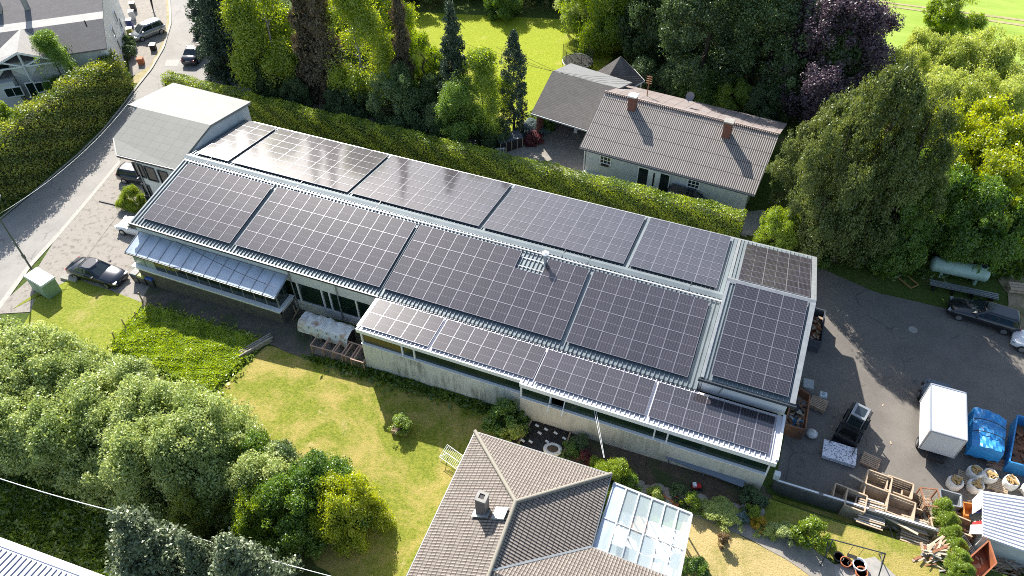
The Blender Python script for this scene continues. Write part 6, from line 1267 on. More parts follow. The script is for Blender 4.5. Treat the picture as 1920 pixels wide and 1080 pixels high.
# bins
for x, y, c, lid, lb in ((262, 527, (.06, .065, .07), (.10, .105, .11), 'grey lidded wheelie bin at the annex corner'), (276, 531, (.05, .055, .06), (.45, .43, .10), 'yellow lidded wheelie bin between the grey and the blue ones'), (291, 535, (.05, .055, .06), (.02, .08, .35), 'blue lidded wheelie bin at the annex corner')):
    p = P(x, y); r_ = empty('wheelie_bin', p, 0, lb, 'bin', 'wheelie bins'); bm_ = mat('bin_%d' % x, c, .5); lm_ = mat('lid_%d' % x, lid, .45)
    mb = MB(); mb.hexa([(-.27, -.28, .05), (.27, -.28, .05), (.27, .28, .05), (-.27, .28, .05)], [(-.34, -.36, .95), (.34, -.36, .95), (.34, .36, .95), (-.34, .36, .95)]); mb.build('body', bm_, r_, world=False)
    mb = MB(); mb.hexa([(-.36, -.39, .95), (.36, -.39, .95), (.36, .39, .95), (-.36, .39, .95)], [(-.3, -.3, 1.06), (.3, -.3, 1.06), (.3, .34, 1.08), (-.3, .34, 1.08)]); mb.build('lid', lm_, r_, world=False)
    for s in (-1, 1): mb = MB(); mb.tube((s*.28, .3, .1), (s*.34, .3, .1), .1, n=10); mb.build('wheel', M_['rubber'], r_, world=False)
for x, y, lb in ((327, 543, 'pale stone slab lying before the annex, left one'), (342, 545, 'pale board lying before the annex, right one')):
    p = P(x, y); mb = MB(); mb.box(p+Z*.08, (.9, .35, .12), -.15); tag(mb.build('stone_slab', M_['concrete']), lb, 'slab')
# utility cabinet
A_, h_ = two((70, 540), (108, 548)); r_ = empty('utility_cabinet', G(P(90, 545)), R(-10), 'pale green utility cabinet with light top beside the street lamp', 'utility cabinet')
mb = MB(); mb.box((0, 0, .75), (2.1, 1.15, 1.5)); bevel(mb.build('body', mat('cabinet_green', (.22, .33, .24), .6, c2=(.18, .28, .20), scale=2), r_, world=False), .03)
mb = MB(); mb.hexa([(-1.15, -.65, 1.5), (1.15, -.65, 1.5), (1.15, .65, 1.5), (-1.15, .65, 1.5)], [(-1.1, -.6, 1.62), (1.1, -.6, 1.62), (1.1, .6, 1.62), (-1.1, .6, 1.62)]); mb.build('roof', mat('cabinet_roof', (.6, .64, .58), .5), r_, world=False)
for x in (-.5, .5): mb = MB(); mb.box((x, -.585, .75), (.9, .03, 1.3)); mb.build('door', mat('cabinet_door', (.24, .36, .26), .6), r_, world=False)
a, b = P(118, 520), P(146, 527); mb = MB(); mb.beam(a+Z*.12, b+Z*.12, .5, .18); tag(mb.build('kerb_slab', M_['concrete']), 'long pale stone slab between the cabinet and the navy saloon', 'slab')
# street lamp
p = P(64, 512); r_ = empty('street_lamp', p, 0, 'thin dark green lamp post beside the utility cabinet', 'street lamp'); pm = mat('dark_green_post', (.06, .085, .07), .5); mb = MB(); mb.tube((0, 0, 0), (0, 0, 6.5), .085, .05); mb.build('pole', pm, r_, world=False)
mb = MB(); mb.tube((0, 0, 6.5), (-.6, .9, 6.75), .04); mb.box((-.8, 1.2, 6.75), (.25, .6, .12), .6); mb.build('lamp_arm', pm, r_, world=False); mb = MB(); mb.box((0, 0, 1.9), (.22, .16, .4)); mb.build('junction_box', pm, r_, world=False)
q = P(60, 120, z=6); 
a = Vector((p.x, p.y, p.z+6.2)); b = P(262, 165, z=3.0); mb = MB(); mb.path([a.lerp(b, t)-Z*(1.0*4*t*(1-t)) for t in np.linspace(0, 1, 16)], .015, n=4); tag(mb.build('overhead_cable', M_['galv']), 'thin pale cable hanging along the road beside the tall hedge', 'cable')
a, b = P(-20, 891, z=4.2), P(245, 966, z=4.4); c = P(700, 1100, z=4.6); mb = MB(); mb.path([a.lerp(b, t)-Z*(.25*4*t*(1-t)) for t in np.linspace(0, 1, 10)], .024, n=5); mb.path([b.lerp(c, t)-Z*(.5*4*t*(1-t)) for t in np.linspace(0, 1, 14)], .02, n=5); tag(mb.build('overhead_cable', M_['white']), 'white cable crossing above the rough grass at the lower left', 'cable')
a, b = Vector((-40.5, 30.6, 3.4)), Vector((-30.3, 29.6, 2.4)); mb = MB(); mb.path([a.lerp(b, t)-Z*(.35*4*t*(1-t)-.25) for t in np.linspace(0, 1, 14)], .02, n=5); tag(mb.build('loose_cable', M_['dark']), 'loose dark cable lying across the annex roof', 'cable')
p = P(1208, 900, z=.9); a = Vector((-5.6, 27.55, 3.2)); b = P(1130, 870, z=3.2)
for dx in (0, .14): mb = MB(); mb.tube(a+Vector((dx, 0, 0)), P(1132+dx*10, 858, z=3.0), .012, n=5); tag(mb.build('service_cable', M_['white']), 'pale service cable from the hall to the tiled house, '+('left' if dx == 0 else 'right')+' strand', 'cable')
# fence posts
for x, y, h, lb in ((216, 638, .9, 'lowest old fence post between verge and tall grass'), (237, 616, 1.0, 'old fence post wrapped in weeds above the lowest one'), (257, 597, .7, 'short overgrown fence post below the topmost one'), (282, 580, .8, 'topmost fence post beside the dirt strip'), (268, 566, 1.0, 'thin post at the gravel edge')):
    p = P(x, y); r_ = empty('fence_post', p, 0, lb, 'post', 'old fence posts'); mb = MB(); mb.tube((0, 0, 0), (rnd.uniform(-.08, .08), .05, h), .06, .045); mb.build('post', M_['wood'], r_, world=False)
# wood pile end of tall grass
p0, p1 = P(462, 662), P(500, 640); r_ = empty('log_pile', p0.lerp(p1, .5), hdg(p0, p1), 'pile of grey poles at the corner of the tall grass', 'logs'); mb = MB()
for k in range(9): mb.tube((-1.3+rnd.uniform(-.2, .2), -.3+(k % 4)*.18, .1+.14*(k//4)), (1.2+rnd.uniform(-.2, .2), -.25+(k % 4)*.18, .1+.14*(k//4)), .07)
mb.build('poles', mat('grey_poles', (.40, .36, .31), .9, c2=(.22, .20, .17), scale=6), r_, world=False)
for x, y, dx, lb in ((548, 600, .5, 'leaning plank left of the sheeted rack'), (556, 590, -.6, 'second leaning plank left of the sheeted rack')):
    p = P(x, y); mb = MB(); mb.beam(p, p+Vector((dx, .5, 1.0)), .1, .04); tag(mb.build('plank', M_['wood']), lb, 'plank')
# planter on lawn
p = P(752, 806); r_ = empty('planter', p, .2, 'wooden planter with bushy plant standing on the front lawn', 'planter'); mb = MB()
for s in (-1, 1): mb.box((s*.5, 0, .2), (.06, .8, .4)); mb.box((0, s*.4, .2), (1.06, .06, .4))
mb.build('box', M_['wood'], r_, world=False); mb = MB(); mb.box((0, 0, .3), (.94, .74, .06)); mb.build('soil', M_['soil'], r_, world=False)
T('shrub', tuple(Vector((p.x, p.y, p.z+.3))), .9, .75, 'leaf_bright', 'light green bushy plant growing in the lawn planter', 'plant', name='potted_plant')
# drying rack
p = P(848, 868); r_ = empty('wire_dryer', p, -.3, 'white wire drying rack on the lawn beside the tiled house', 'drying rack'); mb = MB()
for k in range(12): mb.beam((-.7+k*.127, -.4, .55), (-.7+k*.127, .4, .95), .018, .018)
for s in (-.4, 0, .4): mb.beam((-.7, s, .75+s*.5), (.7, s, .75+s*.5), .022, .022)
mb.build('rails', M_['white'], r_, world=False)
for s in (-1, 1): mb = MB(); mb.beam((s*.65, -.4, 0), (s*.65, .35, .9), .03, .03); mb.beam((s*.65, .4, 0), (s*.65, -.35, .6), .03, .03); mb.build('leg', M_['white'], r_, world=False)
# black sheet with weights
q4 = [P(1003, 779, .12), P(1069, 803, .12), P(1050, 862, .12), P(972, 832, .12)]; r_ = empty('ground_sheet', sum(q4, Vector())/4-Z*.1, 0, 'black plastic sheet held down by small white stones beside the tiled house', 'ground sheet')
mb = MB(); n_ = 10; vs = []
for i in range(n_+1):
    for j in range(n_+1): vs.append(q4[0].lerp(q4[1], i/n_).lerp(q4[3].lerp(q4[2], i/n_), j/n_)+Z*(.05*rnd.random()+.12*math.sin(i/n_*math.pi)*math.sin(j/n_*math.pi)))
mb.add(vs, [(i*(n_+1)+j, (i+1)*(n_+1)+j, (i+1)*(n_+1)+j+1, i*(n_+1)+j+1) for i in range(n_) for j in range(n_)]); mb.build('sheet', M_['dark'], r_)
mb = MB(); mb.beam(q4[1]+Vector((.1, 0, .05)), q4[2]+Vector((.1, 0, .05)), .1, .2); mb.build('board_edge', M_['wood'], r_); mb = MB(); mb.beam(q4[0]+Z*.05, q4[3]+Z*.05, .1, .2); mb.build('board_edge', M_['wood'], r_)
for i, (x, y) in enumerate(((1012, 812), (1026, 828), (1042, 812), (1007, 798), (1024, 805), (1058, 822), (980, 826), (1035, 795), (995, 828), (1046, 790))):
    p = P(x, y, .3); mb = MB(); mb.box(p, (.26, .12, .07), -.3); tag(mb.build('weight_stone', M_['white']), 'small white stone weighing down the black ground sheet', 'stone', 'white stones on the black ground sheet')
p = P(1036, 848); r_ = empty('big_bag', p, .2, 'white sack of soil at the corner of the black ground sheet', 'big bag'); mb = MB(); rings = [[Vector((a_*math.cos(t), b_*math.sin(t), z_)) for t in [2*math.pi*i/14 for i in range(14)]] for a_, b_, z_ in ((.55, .4, 0), (.62, .46, .3), (.6, .44, .45), (.4, .3, .42), (.2, .15, .36))]; mb.loft(rings); mb.build('bag', BAG, r_, world=False); mb = MB(); mb.ball((0, 0, .36), .4, (1, .75, .35), 8, jit=.05); mb.build('soil', M_['soil'], r_, world=False)
# garden along the lean-to
def plant(lbl, base, h, r, leaf, cat='plant', kind='shrub', nm='garden_plant'): return T(kind, base, h, r, leaf, lbl, cat, 'garden plants beside the hall', name=nm)
plant('leafy green shrub at the corner of the stained wall', (945, 800), 2.2, 1.3, 'leaf_maple', 'shrub')
plant('pale flowering shrub just above the tiled roof corner', (958, 822), 1.5, .9, 'leaf_willow', 'shrub')
plant('clipped golden green globe at the tiled house corner', (1148, 915), 2.6, 1.3, 'leaf_hedge', 'shrub', 'bush')
plant('green shrub right of the golden globe', (1176, 920), 1.6, .8, 'leaf_maple', 'shrub')
plant('light green small plant left of the golden globe', (1118, 885), 1.2, .6, 'leaf_bright')
plant('red leaved small shrub beside the tiled roof edge', (1095, 865), .9, .5, 'leaf_red')
plant('dark weeds between the ground sheet and the red shrub', (1070, 848), .8, .7, 'leaf_maple')
plant('dark green weeds below the old pot', (1088, 835), .8, .7, 'leaf_deep')
for x, y, lb, lf, h, r in ((1182, 932, 'spiky yellow green plant before the glass roof, left', 'leaf_bright', .8, .55), (1226, 935, 'spiky pale plant left of the terracotta trough', 'leaf_willow', 1.0, .6), (1291, 950, 'spiky green plant right of the terracotta trough', 'leaf_bright', 1.2, .6), (1345, 968, 'yellowish flowering cushion by the garden path', 'leaf_willow', .7, 1.1), (1370, 978, 'second yellowish cushion by the garden path', 'leaf_willow', .6, .8), (1389, 975, 'blue grey small plant beside the path', 'leaf_blue', .7, .45), (1408, 970, 'light green plant behind the golden flowers', 'leaf_bright', 1.1, .6), (1420, 985, 'golden flowering plant beside the path', 'leaf_gold', .7, .5), (1440, 998, 'greyish green cushion right of the golden flowers', 'leaf_willow', .5, .6), (1468, 1008, 'low green shrub left of the round lawn shrub', 'leaf_sallow', 1.0, .7), (1510, 1012, 'round bright green shrub on the small lawn', 'leaf_bright', 1.9, .95), (1270, 930, 'thin dark shrub in the garden soil', 'leaf_deep', 1.0, .6), (1410, 945, 'dark green shrub by the end of the hall wall', 'leaf_deep', 1.0, .9), (1300, 1078, 'leafy green plant at the conservatory corner', 'leaf_maple', 1.2, .8), (1355, 1020, 'sparse dry shrub casting a shadow on the dry lawn', 'leaf_dry', 1.0, .4)):
    plant(lb, (x, y), h, r, lf)
T('narrow', (1126, 820), 2.9, .16, 'leaf_red', 'thin dark red climbing plant in front of the lean-to windows', 'plant', name='climbing_plant')
for k in range(12):
    x = 1196+k*20+rnd.uniform(-6, 6); y = 912+k*4.2+rnd.uniform(-3, 3)+(6 if k % 2 else 0); p = P(x, y); mb = MB(); mb.ball(p+Z*.1, rnd.uniform(.25, .5), (1.2, .8, .55), 7, jit=.10, rz=rnd.uniform(0, 3)); tag(mb.build('rock', mat('rock_%d' % k, (.34, .31, .27), .9, c2=(.22, .2, .17), scale=5), smooth=False), 'grey boulder edging the planted bed by the conservatory', 'rock', 'boulders edging the garden bed')
p = P(1259, 938); r_ = empty('flower_trough', p, -.3, 'rectangular terracotta flower trough beside the conservatory', 'planter'); mb = MB()
for s in (-1, 1): mb.box((s*.5, 0, .17), (.05, .42, .34)); mb.box((0, s*.2, .17), (.98, .05, .34))
mb.build('trough', M_['terracotta'], r_, world=False); mb = MB(); mb.box((0, 0, .25), (.92, .36, .06)); mb.build('soil', M_['soil'], r_, world=False)
p = P(1092, 815); r_ = empty('plant_pot', p, 0, 'pale round pot standing near the hall wall', 'pot'); mb = MB(); mb.loft([[Vector((r*math.cos(a), r*math.sin(a), z)) for a in [2*math.pi*i/16 for i in range(16)]] for r, z in ((.2, 0), (.28, .35), (.24, .36), (.2, .2))]); mb.build('pot', M_['concrete'], r_, world=False); mb = MB(); mb.tube((0, 0, .2), (0, 0, .25), .2); mb.build('soil', M_['soil'], r_, world=False)
p = P(1305, 915); r_ = empty('toy_tractor', p, .4, 'small red and white ride on toy lying in the garden soil', 'toy'); mb = MB(); mb.box((0, 0, .22), (.55, .3, .2)); bevel(mb.build('body', mat('toy_red', (.6, .02, .02), .4), r_, world=False), .05); mb = MB(); mb.box((-.15, 0, .4), (.2, .26, .18)); mb.build('seat', M_['white'], r_, world=False)
for x in (-.2, .22):
    for s in (-1, 1): mb = MB(); mb.tube((x, s*.15, .12), (x, s*.22, .12), .12, n=10); mb.build('wheel', M_['rubber'], r_, world=False)
a, b = P(1268, 868), P(1372, 905); r_ = empty('metal_awning', a.lerp(b, .5)+Z*.5, hdg(a, b), 'long blue grey sheet canopy low on the hall wall with a duct', 'canopy'); mb = MB(); mb.slab([Vector((x, y, z)) for x, y, z in ((-2.4, -.35, .05), (2.4, -.35, .05), (2.4, .35, .3), (-2.4, .35, .3))], .05); mb.build('sheet', mat('blue_grey_sheet', (.17, .20, .24), .4, .4), r_, world=False)
for x in (-2.2, 0, 2.2): mb = MB(); mb.box((x, -.25, -.25), (.06, .06, .6)); mb.build('post', M_['galv'], r_, world=False)
mb = MB(); mb.path([Vector((-3.6, .45, .75)), Vector((-3.3, .2, .45)), Vector((-2.9, .1, .2)), Vector((-2.4, .1, .12))], .13, n=10); mb.build('duct', M_['galv'], r_, world=False)
# swing frame and pots, bottom right
c4 = [P(1562, 1012, 1.7), P(1660, 1038, 1.7)]; r_ = empty('swing_frame', P(1610, 1065), 0, 'dark metal play frame standing on the small lawn', 'play frame'); g = float(gz(c4[0].x, c4[0].y))
mb = MB(); a, b = c4; mb.tube(a, b, .035)
for q, s in ((a, -1), (b, 1)):
    for dy in (-.9, .9): mb.tube(q, Vector((q.x+s*.15, q.y+dy, g)), .035)
    mb.tube(Vector((q.x+s*.08, q.y-.45, g+.85)), Vector((q.x+s*.08, q.y+.45, g+.85)), .025)
mb.build('frame', M_['gutter'], r_)
mb = MB(); 
for t in (.4, .6): q = a.lerp(b, t); mb.tube(q, Vector((q.x, q.y, g+.5)), .012, n=5)
q = a.lerp(b, .5); mb.box((q.x, q.y, g+.5), (.5, .22, .04)); mb.build('swing', M_['rubber'], r_)
for x, y, s, m, lb in ((1583, 1058, .32, 'terracotta', 'terracotta pot left of the play frame centre'), (1570, 1048, .3, 'black', 'dark planter at the head of the small terrace'), (1595, 1062, .24, 'black', 'black round pot between the terracotta pot and the white tub'), (1608, 1064, .4, 'white', 'white round tub under the play frame'), (1612, 1078, .35, 'terracotta', 'orange tub at the bottom under the play frame')):
    p = P(x, y); r_ = empty('plant_pot', p, 0, lb, 'pot', 'pots on the small terrace'); mb = MB(); mb.loft([[Vector((r*math.cos(a), r*math.sin(a), z)) for a in [2*math.pi*i/16 for i in range(16)]] for r, z in ((s*.7, 0), (s, s*1.1), (s*.88, s*1.12), (s*.8, s*.8))]); mb.build('pot', M_[m], r_, world=False); mb = MB(); mb.tube((0, 0, s*.7), (0, 0, s*.8), s*.8); mb.build('soil', M_['soil'], r_, world=False)
ribbon('terrace', [(1562, 1060), (1570, 1100)], [(1640, 1045), (1700, 1100)], .07, M_['concrete'])
# ================================================================ BEHIND THE HALL
# trampoline
p = P(1082, 128, 0); r_ = empty('trampoline', p, 0, 'trampoline with safety net behind the carport', 'trampoline'); ntm, nt_, b_ = newmat('net'); b_.inputs['Base Color'].default_value = (.05, .07, .05, 1); b_.inputs['Alpha'].default_value = .35
mb = MB(); mb.tube((0, 0, .8), (0, 0, .84), 1.5, n=24); mb.build('mat', M_['dark'], r_, world=False); mb = MB(); n_ = 24
mb.path([Vector((1.6*math.cos(2*math.pi*i/n_), 1.6*math.sin(2*math.pi*i/n_), .85)) for i in range(n_+1)], .06, n=6); mb.build('rim', M_['galv'], r_, world=False)
mb = MB(); ring0 = [Vector((1.6*math.cos(2*math.pi*i/n_), 1.6*math.sin(2*math.pi*i/n_), .9)) for i in range(n_)]; mb.loft([ring0, [v+Z*1.6 for v in ring0]], cap=False); mb.build('net', ntm, r_, world=False)
for i in range(6): a = 2*math.pi*i/6; mb = MB(); mb.tube((1.68*math.cos(a), 1.68*math.sin(a), 0), (1.68*math.cos(a), 1.68*math.sin(a), 2.55), .03, n=6); mb.build('pole', M_['gutter'], r_, world=False)
p = P(1133, 92); r_ = empty('garden_bench', p, R(-28), 'white slatted garden bench under the weeping trees', 'bench'); mb = MB()
for k in range(4): mb.box((0, -.2+k*.13, .45), (1.7, .1, .03))
mb.build('seat', M_['white'], r_, world=False); mb = MB()
for k in range(9): mb.box((-.75+k*.19, .3, .7), (.08, .03, .45))
mb.box((0, .3, .95), (1.7, .05, .07)); mb.build('backrest', M_['white'], r_, world=False)
for x in (-.75, .75):
    for y in (-.2, .28): mb = MB(); mb.box((x, y, .22), (.07, .07, .44)); mb.build('leg', M_['white'], r_, world=False)
a, b = P(1240, 158), P(1252, 158); r_ = empty('garden_chair', a.lerp(b, .5), .4, 'white garden chair beside the dark wood behind the aerial mast', 'chair'); mb = MB(); mb.box((0, 0, .42), (.5, .5, .05)); mb.build('seat', M_['white'], r_, world=False); mb = MB(); mb.box((0, .25, .7), (.5, .04, .55)); mb.build('backrest', M_['white'], r_, world=False)
for x in (-.22, .22):
    for y in (-.22, .22): mb = MB(); mb.box((x, y, .2), (.04, .04, .42)); mb.build('leg', M_['white'], r_, world=False)
# goal posts / poles at the lawn top
for x, y, lb in ((843, 22, 'left thin white pole at the top of the back lawn'), (850, 26, 'right thin white pole at the top of the back lawn')): p = P(x, y); mb = MB(); mb.tube(p, p+Z*3.2, .04); tag(mb.build('white_pole', M_['white']), lb, 'pole')
# black lattice enclosure and white gate
a, b = P(938, 288), P(979, 276); d = (b-a).normalized(); n = Vector((-d.y, d.x, 0)); r_ = empty('dog_kennel', a.lerp(b, .5)+n*.5, hdg(a, b), 'dark lattice sided enclosure with flat roof at the end of the drive', 'enclosure'); Lk = (b-a).length; mb = MB(); mb.box((0, 0, 1.2), (Lk+.1, 1.3, .07)); mb.build('roof', mat('slate_felt', (.08, .10, .12), .6), r_, world=False)
for k in range(5): mb = MB(); mb.box((-Lk/2+k*Lk/4, -.6, .6), (.06, .06, 1.2)); mb.build('post', M_['palewood'], r_, world=False)
mb = MB(); mb.box((0, -.57, .6), (Lk, .03, 1.1)); mb.box((0, .57, .6), (Lk, .03, 1.1)); mb.build('panel', M_['dark'], r_, world=False)
a, b = P(930, 292), P(947, 290); r_ = empty('white_gate', a.lerp(b, .5), hdg(a, b), 'small white slatted gate beside the dark enclosure', 'gate'); Lk = (b-a).length; mb = MB()
for k in range(7): mb.box((-Lk/2+k*Lk/6, 0, .45), (.05, .03, .8))
mb.build('slats', M_['white'], r_, world=False); mb = MB(); mb.box((0, .03, .2), (Lk, .03, .07)); mb.box((0, .03, .72), (Lk, .03, .07)); mb.build('rails', M_['white'], r_, world=False)
T('bush', (995, 250), 1.4, 1.3, 'leaf_blue', 'grey green shrub bordering the drive by the carport', 'bush')
T('bush', (1000, 268), 1.1, .9, 'leaf_red', 'reddish shrub bordering the drive by the carport', 'bush')
T('bush', (1022, 240), 1.8, 1.0, 'leaf_maple', 'green shrub at the open side of the carport', 'bush')
T('shrub', (1000, 224), .9, .7, 'leaf_bright', 'small round green shrub on the lawn beside the carport eave', 'bush')
# vases at the door
for x, y, lb in ((1204, 336, 'white pedestal with pale flowers left of the bungalow door'), (1244, 347, 'white pedestal with pale flowers right of the bungalow door')):
    p = P(x, y, .3); r_ = empty('flower_pedestal', p-Z*.02, 0, lb, 'pedestal', 'flower pedestals by the door'); mb = MB()
    for sx in (-.12, .12):
        for sy in (-.12, .12): mb.box((sx, sy, .4), (.05, .05, .8))
    mb.box((0, 0, .82), (.32, .32, .05)); mb.build('stand', M_['white'], r_, world=False); mb = MB(); mb.ball((0, 0, 1.1), .26, n=8, jit=.12); mb.build('flowers', M_['concrete'], r_, world=False, smooth=False)
# bins, furniture before the guest house gable
for x, y, c, lb in ((246, 52, (.03, .05, .2), 'blue bin against the guest house gable'), (250, 36, (.5, .5, .5), 'pale box against the guest house gable'), (247, 68, (.45, .42, .08), 'yellow lidded bin against the guest house gable'), (252, 20, (.05, .05, .06), 'dark bin against the guest house gable at the top')):
    p = P(x, y); r_ = empty('refuse_bin', p, .6, lb, 'bin', 'bins at the guest house gable'); mb = MB(); mb.box((0, 0, .5), (.6, .6, 1.0)); bevel(mb.build('body', mat('gable_bin_%d' % x, c, .5), r_, world=False), .05); mb = MB(); mb.box((0, 0, 1.04), (.66, .66, .07)); mb.build('lid', M_['galv'], r_, world=False)
T('shrub', (246, 92), 1.6, .8, 'leaf_deep', 'dark shrub at the foot of the guest house gable, upper one', 'bush')
T('shrub', (243, 108), 1.4, .9, 'leaf_deep', 'dark shrub at the foot of the guest house gable, lower one', 'bush')
for x, y, m, lb in ((289, 94, 'galv', 'pale topped box standing alone on the paved court'), (266, 120, 'terracotta', 'red brown pot at the sandy end of the paved court')): p = P(x, y); r_ = empty('planter_box', p, .5, lb, 'planter'); mb = MB(); mb.box((0, 0, .35), (.6, .6, .7)); mb.build('box', M_['dark'] if m == 'galv' else M_['terracotta'], r_, world=False); mb = MB(); mb.box((0, 0, .73), (.64, .64, .06)); mb.build('top', M_[m], r_, world=False)
p = P(288, 22); r_ = empty('parasol_base', p, 0, 'dark furled parasol leaning at the paved court', 'parasol'); mb = MB(); mb.tube((0, 0, 0), (.1, .2, 2.0), .06, .16); mb.build('canopy', M_['dark'], r_, world=False); mb = MB(); mb.tube((0, 0, 0), (0, 0, .08), .3, n=14); mb.build('base', M_['concrete'], r_, world=False)
p = P(569, 188); mb = MB(); mb.loft([[p+Vector((r*math.cos(a), r*math.sin(a), z)) for a in [2*math.pi*i/10 for i in range(10)]] for r, z in ((.2, 0), (.2, .3), (.1, .45), (.16, .8), (.2, 1.1), (.08, 1.25), (.13, 1.4), (.02, 1.52))]); tag(mb.build('garden_statue', M_['whitewall']), 'small white garden figure in the shade between the birches', 'statue')
p = P(196, 380); a, b = P(187, 378), P(243, 391); mb = MB(); mb.beam(a+Z*.06, b+Z*.06, .12, .12); tag(mb.build('edging_kerb', M_['dark']), 'dark edging strip dividing the paved and gravel parking', 'kerb')

# ---- heaps of mixed timber and scrap in the yard corner
DB = [M_['palewood'], M_['wood'], mat('grey_batten', (.38, .36, .33), .85, c2=(.25, .24, .22), scale=6), M_['rust'], mat('bright_batten', (.62, .52, .38), .8, c2=(.5, .4, .28), scale=6)]
def heap(label, base, n, rx, ry, h, lmin=.5, lmax=1.6, rz=0, cat='timber heap', spread=.5):
    p = P(*base); r_ = empty('scrap_timber_heap', p, rz, label, cat, 'timber heaps in the yard corner')
    for mi in range(len(DB)):
        mb = MB()
        for k in range(n//len(DB)+1):
            t = rnd.uniform(0, 1); x, y = rnd.gauss(0, rx*.45), rnd.gauss(0, ry*.45); z = max(.04, h*(1-min(1, math.hypot(x/rx, y/ry)))*rnd.uniform(.3, 1.1))
            mb.box((x, y, z), (rnd.uniform(lmin, lmax), rnd.choice((.06, .09, .14)), rnd.choice((.03, .05, .08))), rnd.gauss(0, spread), tilt=Matrix.Rotation(rnd.gauss(0, .15), 3, 'Y'))
        mb.build(['pale_boards', 'brown_boards', 'grey_battens', 'rusty_bars', 'fresh_battens'][mi], DB[mi], r_, world=False)
    return r_
heap('heap of boards in front of the broken crate by the wall', (1735, 1015), 40, .9, .6, .5, rz=-.3)
heap('heap of mixed boards between the pallets and the shed', (1798, 1030), 50, 1.0, .8, .6, rz=.4)
heap('heap of battens beside the orange brown skip', (1885, 1068), 45, 1.0, .7, .6, rz=.2)
heap('heap of broken timber behind the empty brown crate', (1775, 965), 40, .8, .6, .5, rz=0)
heap('low heap of boards at the bottom right frame edge', (1915, 1050), 40, .8, .8, .7, rz=1.0)
heap('scatter of battens before the big bags', (1850, 945), 26, .7, .4, .3, rz=.1)
heap('heap of dark timber between the crates and the yard wall', (1670, 985), 34, 1.2, .4, .4, rz=-.1)
p = P(1815, 1050); r_ = empty('leaning_grating', p, .9, 'steel bar grating leaning over the timber below the striped tarpaulin', 'grating'); mb = MB()
for k in range(8): mb.beam((-.35+k*.1, -1.0, .1), (-.35+k*.1, 1.0, 1.0), .03, .03)
for s_ in (-1, -.3, .4, 1): mb.beam((-.38, s_, .55+s_*.45), (.38, s_, .55+s_*.45), .035, .035)
mb.build('bars', M_['galv'], r_, world=False)
for x, y, lb in ((1622, 905, 'long pale plank lying across the rear crates'), (1690, 985, 'white plank on top of the yard wall side timber')):
    p = P(x, y, 1.0); mb = MB(); mb.box(p, (1.9, .14, .04), -.25); tag(mb.build('plank', DB[4]), lb, 'plank')
for i, (x, y) in enumerate(((1600, 700), (1655, 760), (1690, 700), (1610, 660), (1560, 800), (1670, 830))):
    p = P(x, y, .03); mb = MB(); mb.box(p, (.12+.05*(i % 3), .08, .05), i); tag(mb.build('wood_scrap', M_['palewood']), 'small pale wood scrap lying on the yard asphalt', 'scrap', 'wood scraps on the asphalt')

for x, y, rz, n, lb in ((1790, 1018, .9, 2, 'pallet pair lying askew below the empty brown crate'), (1858, 1008, -.7, 2, 'pallets leaning before the metal roof shed'), (1876, 1042, .3, 3, 'pallet stack at the right of the orange brown skip'), (1745, 985, .15, 1, 'single pallet between the broken crate and the timber heap'), (1905, 1022, -.2, 2, 'pallets at the lower corner of the metal roof shed'), (1700, 995, -.3, 2, 'pallets behind the yard wall below the boarded crate')):
    pallet(lb, (x, y), rz, n, tilt=rnd.uniform(-.25, .25))
heap('heap of pale splintered boards above the little thujas', (1752, 1040), 46, .9, .7, .6, rz=.7)
heap('heap of splintered boards left of the orange brown skip', (1790, 1062), 46, .8, .7, .5, rz=-.6)
heap('heap of boards between the skip and the shed wall', (1862, 1030), 44, .9, .6, .7, rz=1.2)
heap('heap of offcuts between the trough and the brown crate', (1780, 985), 40, .9, .6, .5, rz=.3)
heap('heap of battens standing behind the trough', (1740, 965), 36, .7, .5, .6, rz=1.4)
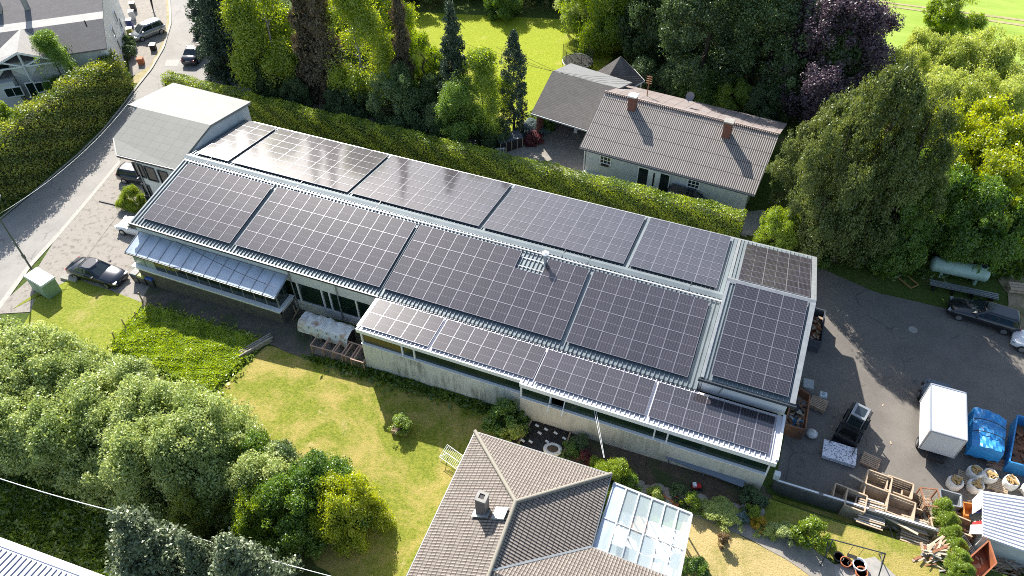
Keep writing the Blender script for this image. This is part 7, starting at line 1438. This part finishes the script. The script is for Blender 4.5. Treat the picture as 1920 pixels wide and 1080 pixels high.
heap('heap of thin laths along the wall end', (1722, 1018), 40, 1.1, .4, .4, rz=-.3)
# ================================================================ CAMERA, LIGHT, WORLD
cam = bpy.data.cameras.new('camera'); co = bpy.data.objects.new('camera', cam); col.objects.link(co)
cam.sensor_width = 36; cam.lens = FPX/1920*36; cam.clip_end = 1500; cam.clip_start = .5
rt = Vector((math.cos(AZ), math.sin(AZ), 0)); fw = Vector((-math.sin(AZ)*math.cos(PITCH), math.cos(AZ)*math.cos(PITCH), -math.sin(PITCH))); up = rt.cross(fw)
c_, s_ = math.cos(ROLL), math.sin(ROLL)
r2 = rt*c_-up*s_; u2 = rt*s_+up*c_
co.matrix_world = Matrix.Translation((0, 0, CAMH)) @ Matrix((r2, u2, -fw)).transposed().to_4x4()
sc.camera = co
w = bpy.data.worlds.new('World'); sc.world = w; w.use_nodes = True; nt = w.node_tree
bg = nt.nodes['Background']; sky = nt.nodes.new('ShaderNodeTexSky'); sky.sky_type = 'NISHITA'; sky.sun_disc = False
sky.sun_elevation = R(SUN_EL); sky.sun_rotation = R(SUN_AZ); sky.air_density = 1.2; sky.dust_density = 1.5
nt.links.new(sky.outputs[0], bg.inputs[0]); bg.inputs[1].default_value = .095
sl = bpy.data.lights.new('sun', 'SUN'); sl.energy = 5.0; sl.angle = R(.5); sl.color = (1, .95, .87)
so = bpy.data.objects.new('sun', sl); col.objects.link(so)
D = Vector((math.sin(R(SUN_AZ))*math.cos(R(SUN_EL)), math.cos(R(SUN_AZ))*math.cos(R(SUN_EL)), math.sin(R(SUN_EL))))
so.rotation_euler = D.to_track_quat('Z', 'Y').to_euler(); so.location = (0, 60, 60)
sc.view_settings.view_transform = 'Standard'; sc.view_settings.look = 'None'; sc.view_settings.exposure = 1.12; sc.view_settings.gamma = 1
sc.render.engine = 'CYCLES'; sc.render.resolution_x = 1024; sc.render.resolution_y = 576
sc.cycles.use_denoising = False; sc.cycles.filter_width = 1.0; sc.cycles.max_bounces = 6; sc.cycles.sample_clamp_indirect = 4; sc.cycles.transparent_max_bounces = 6
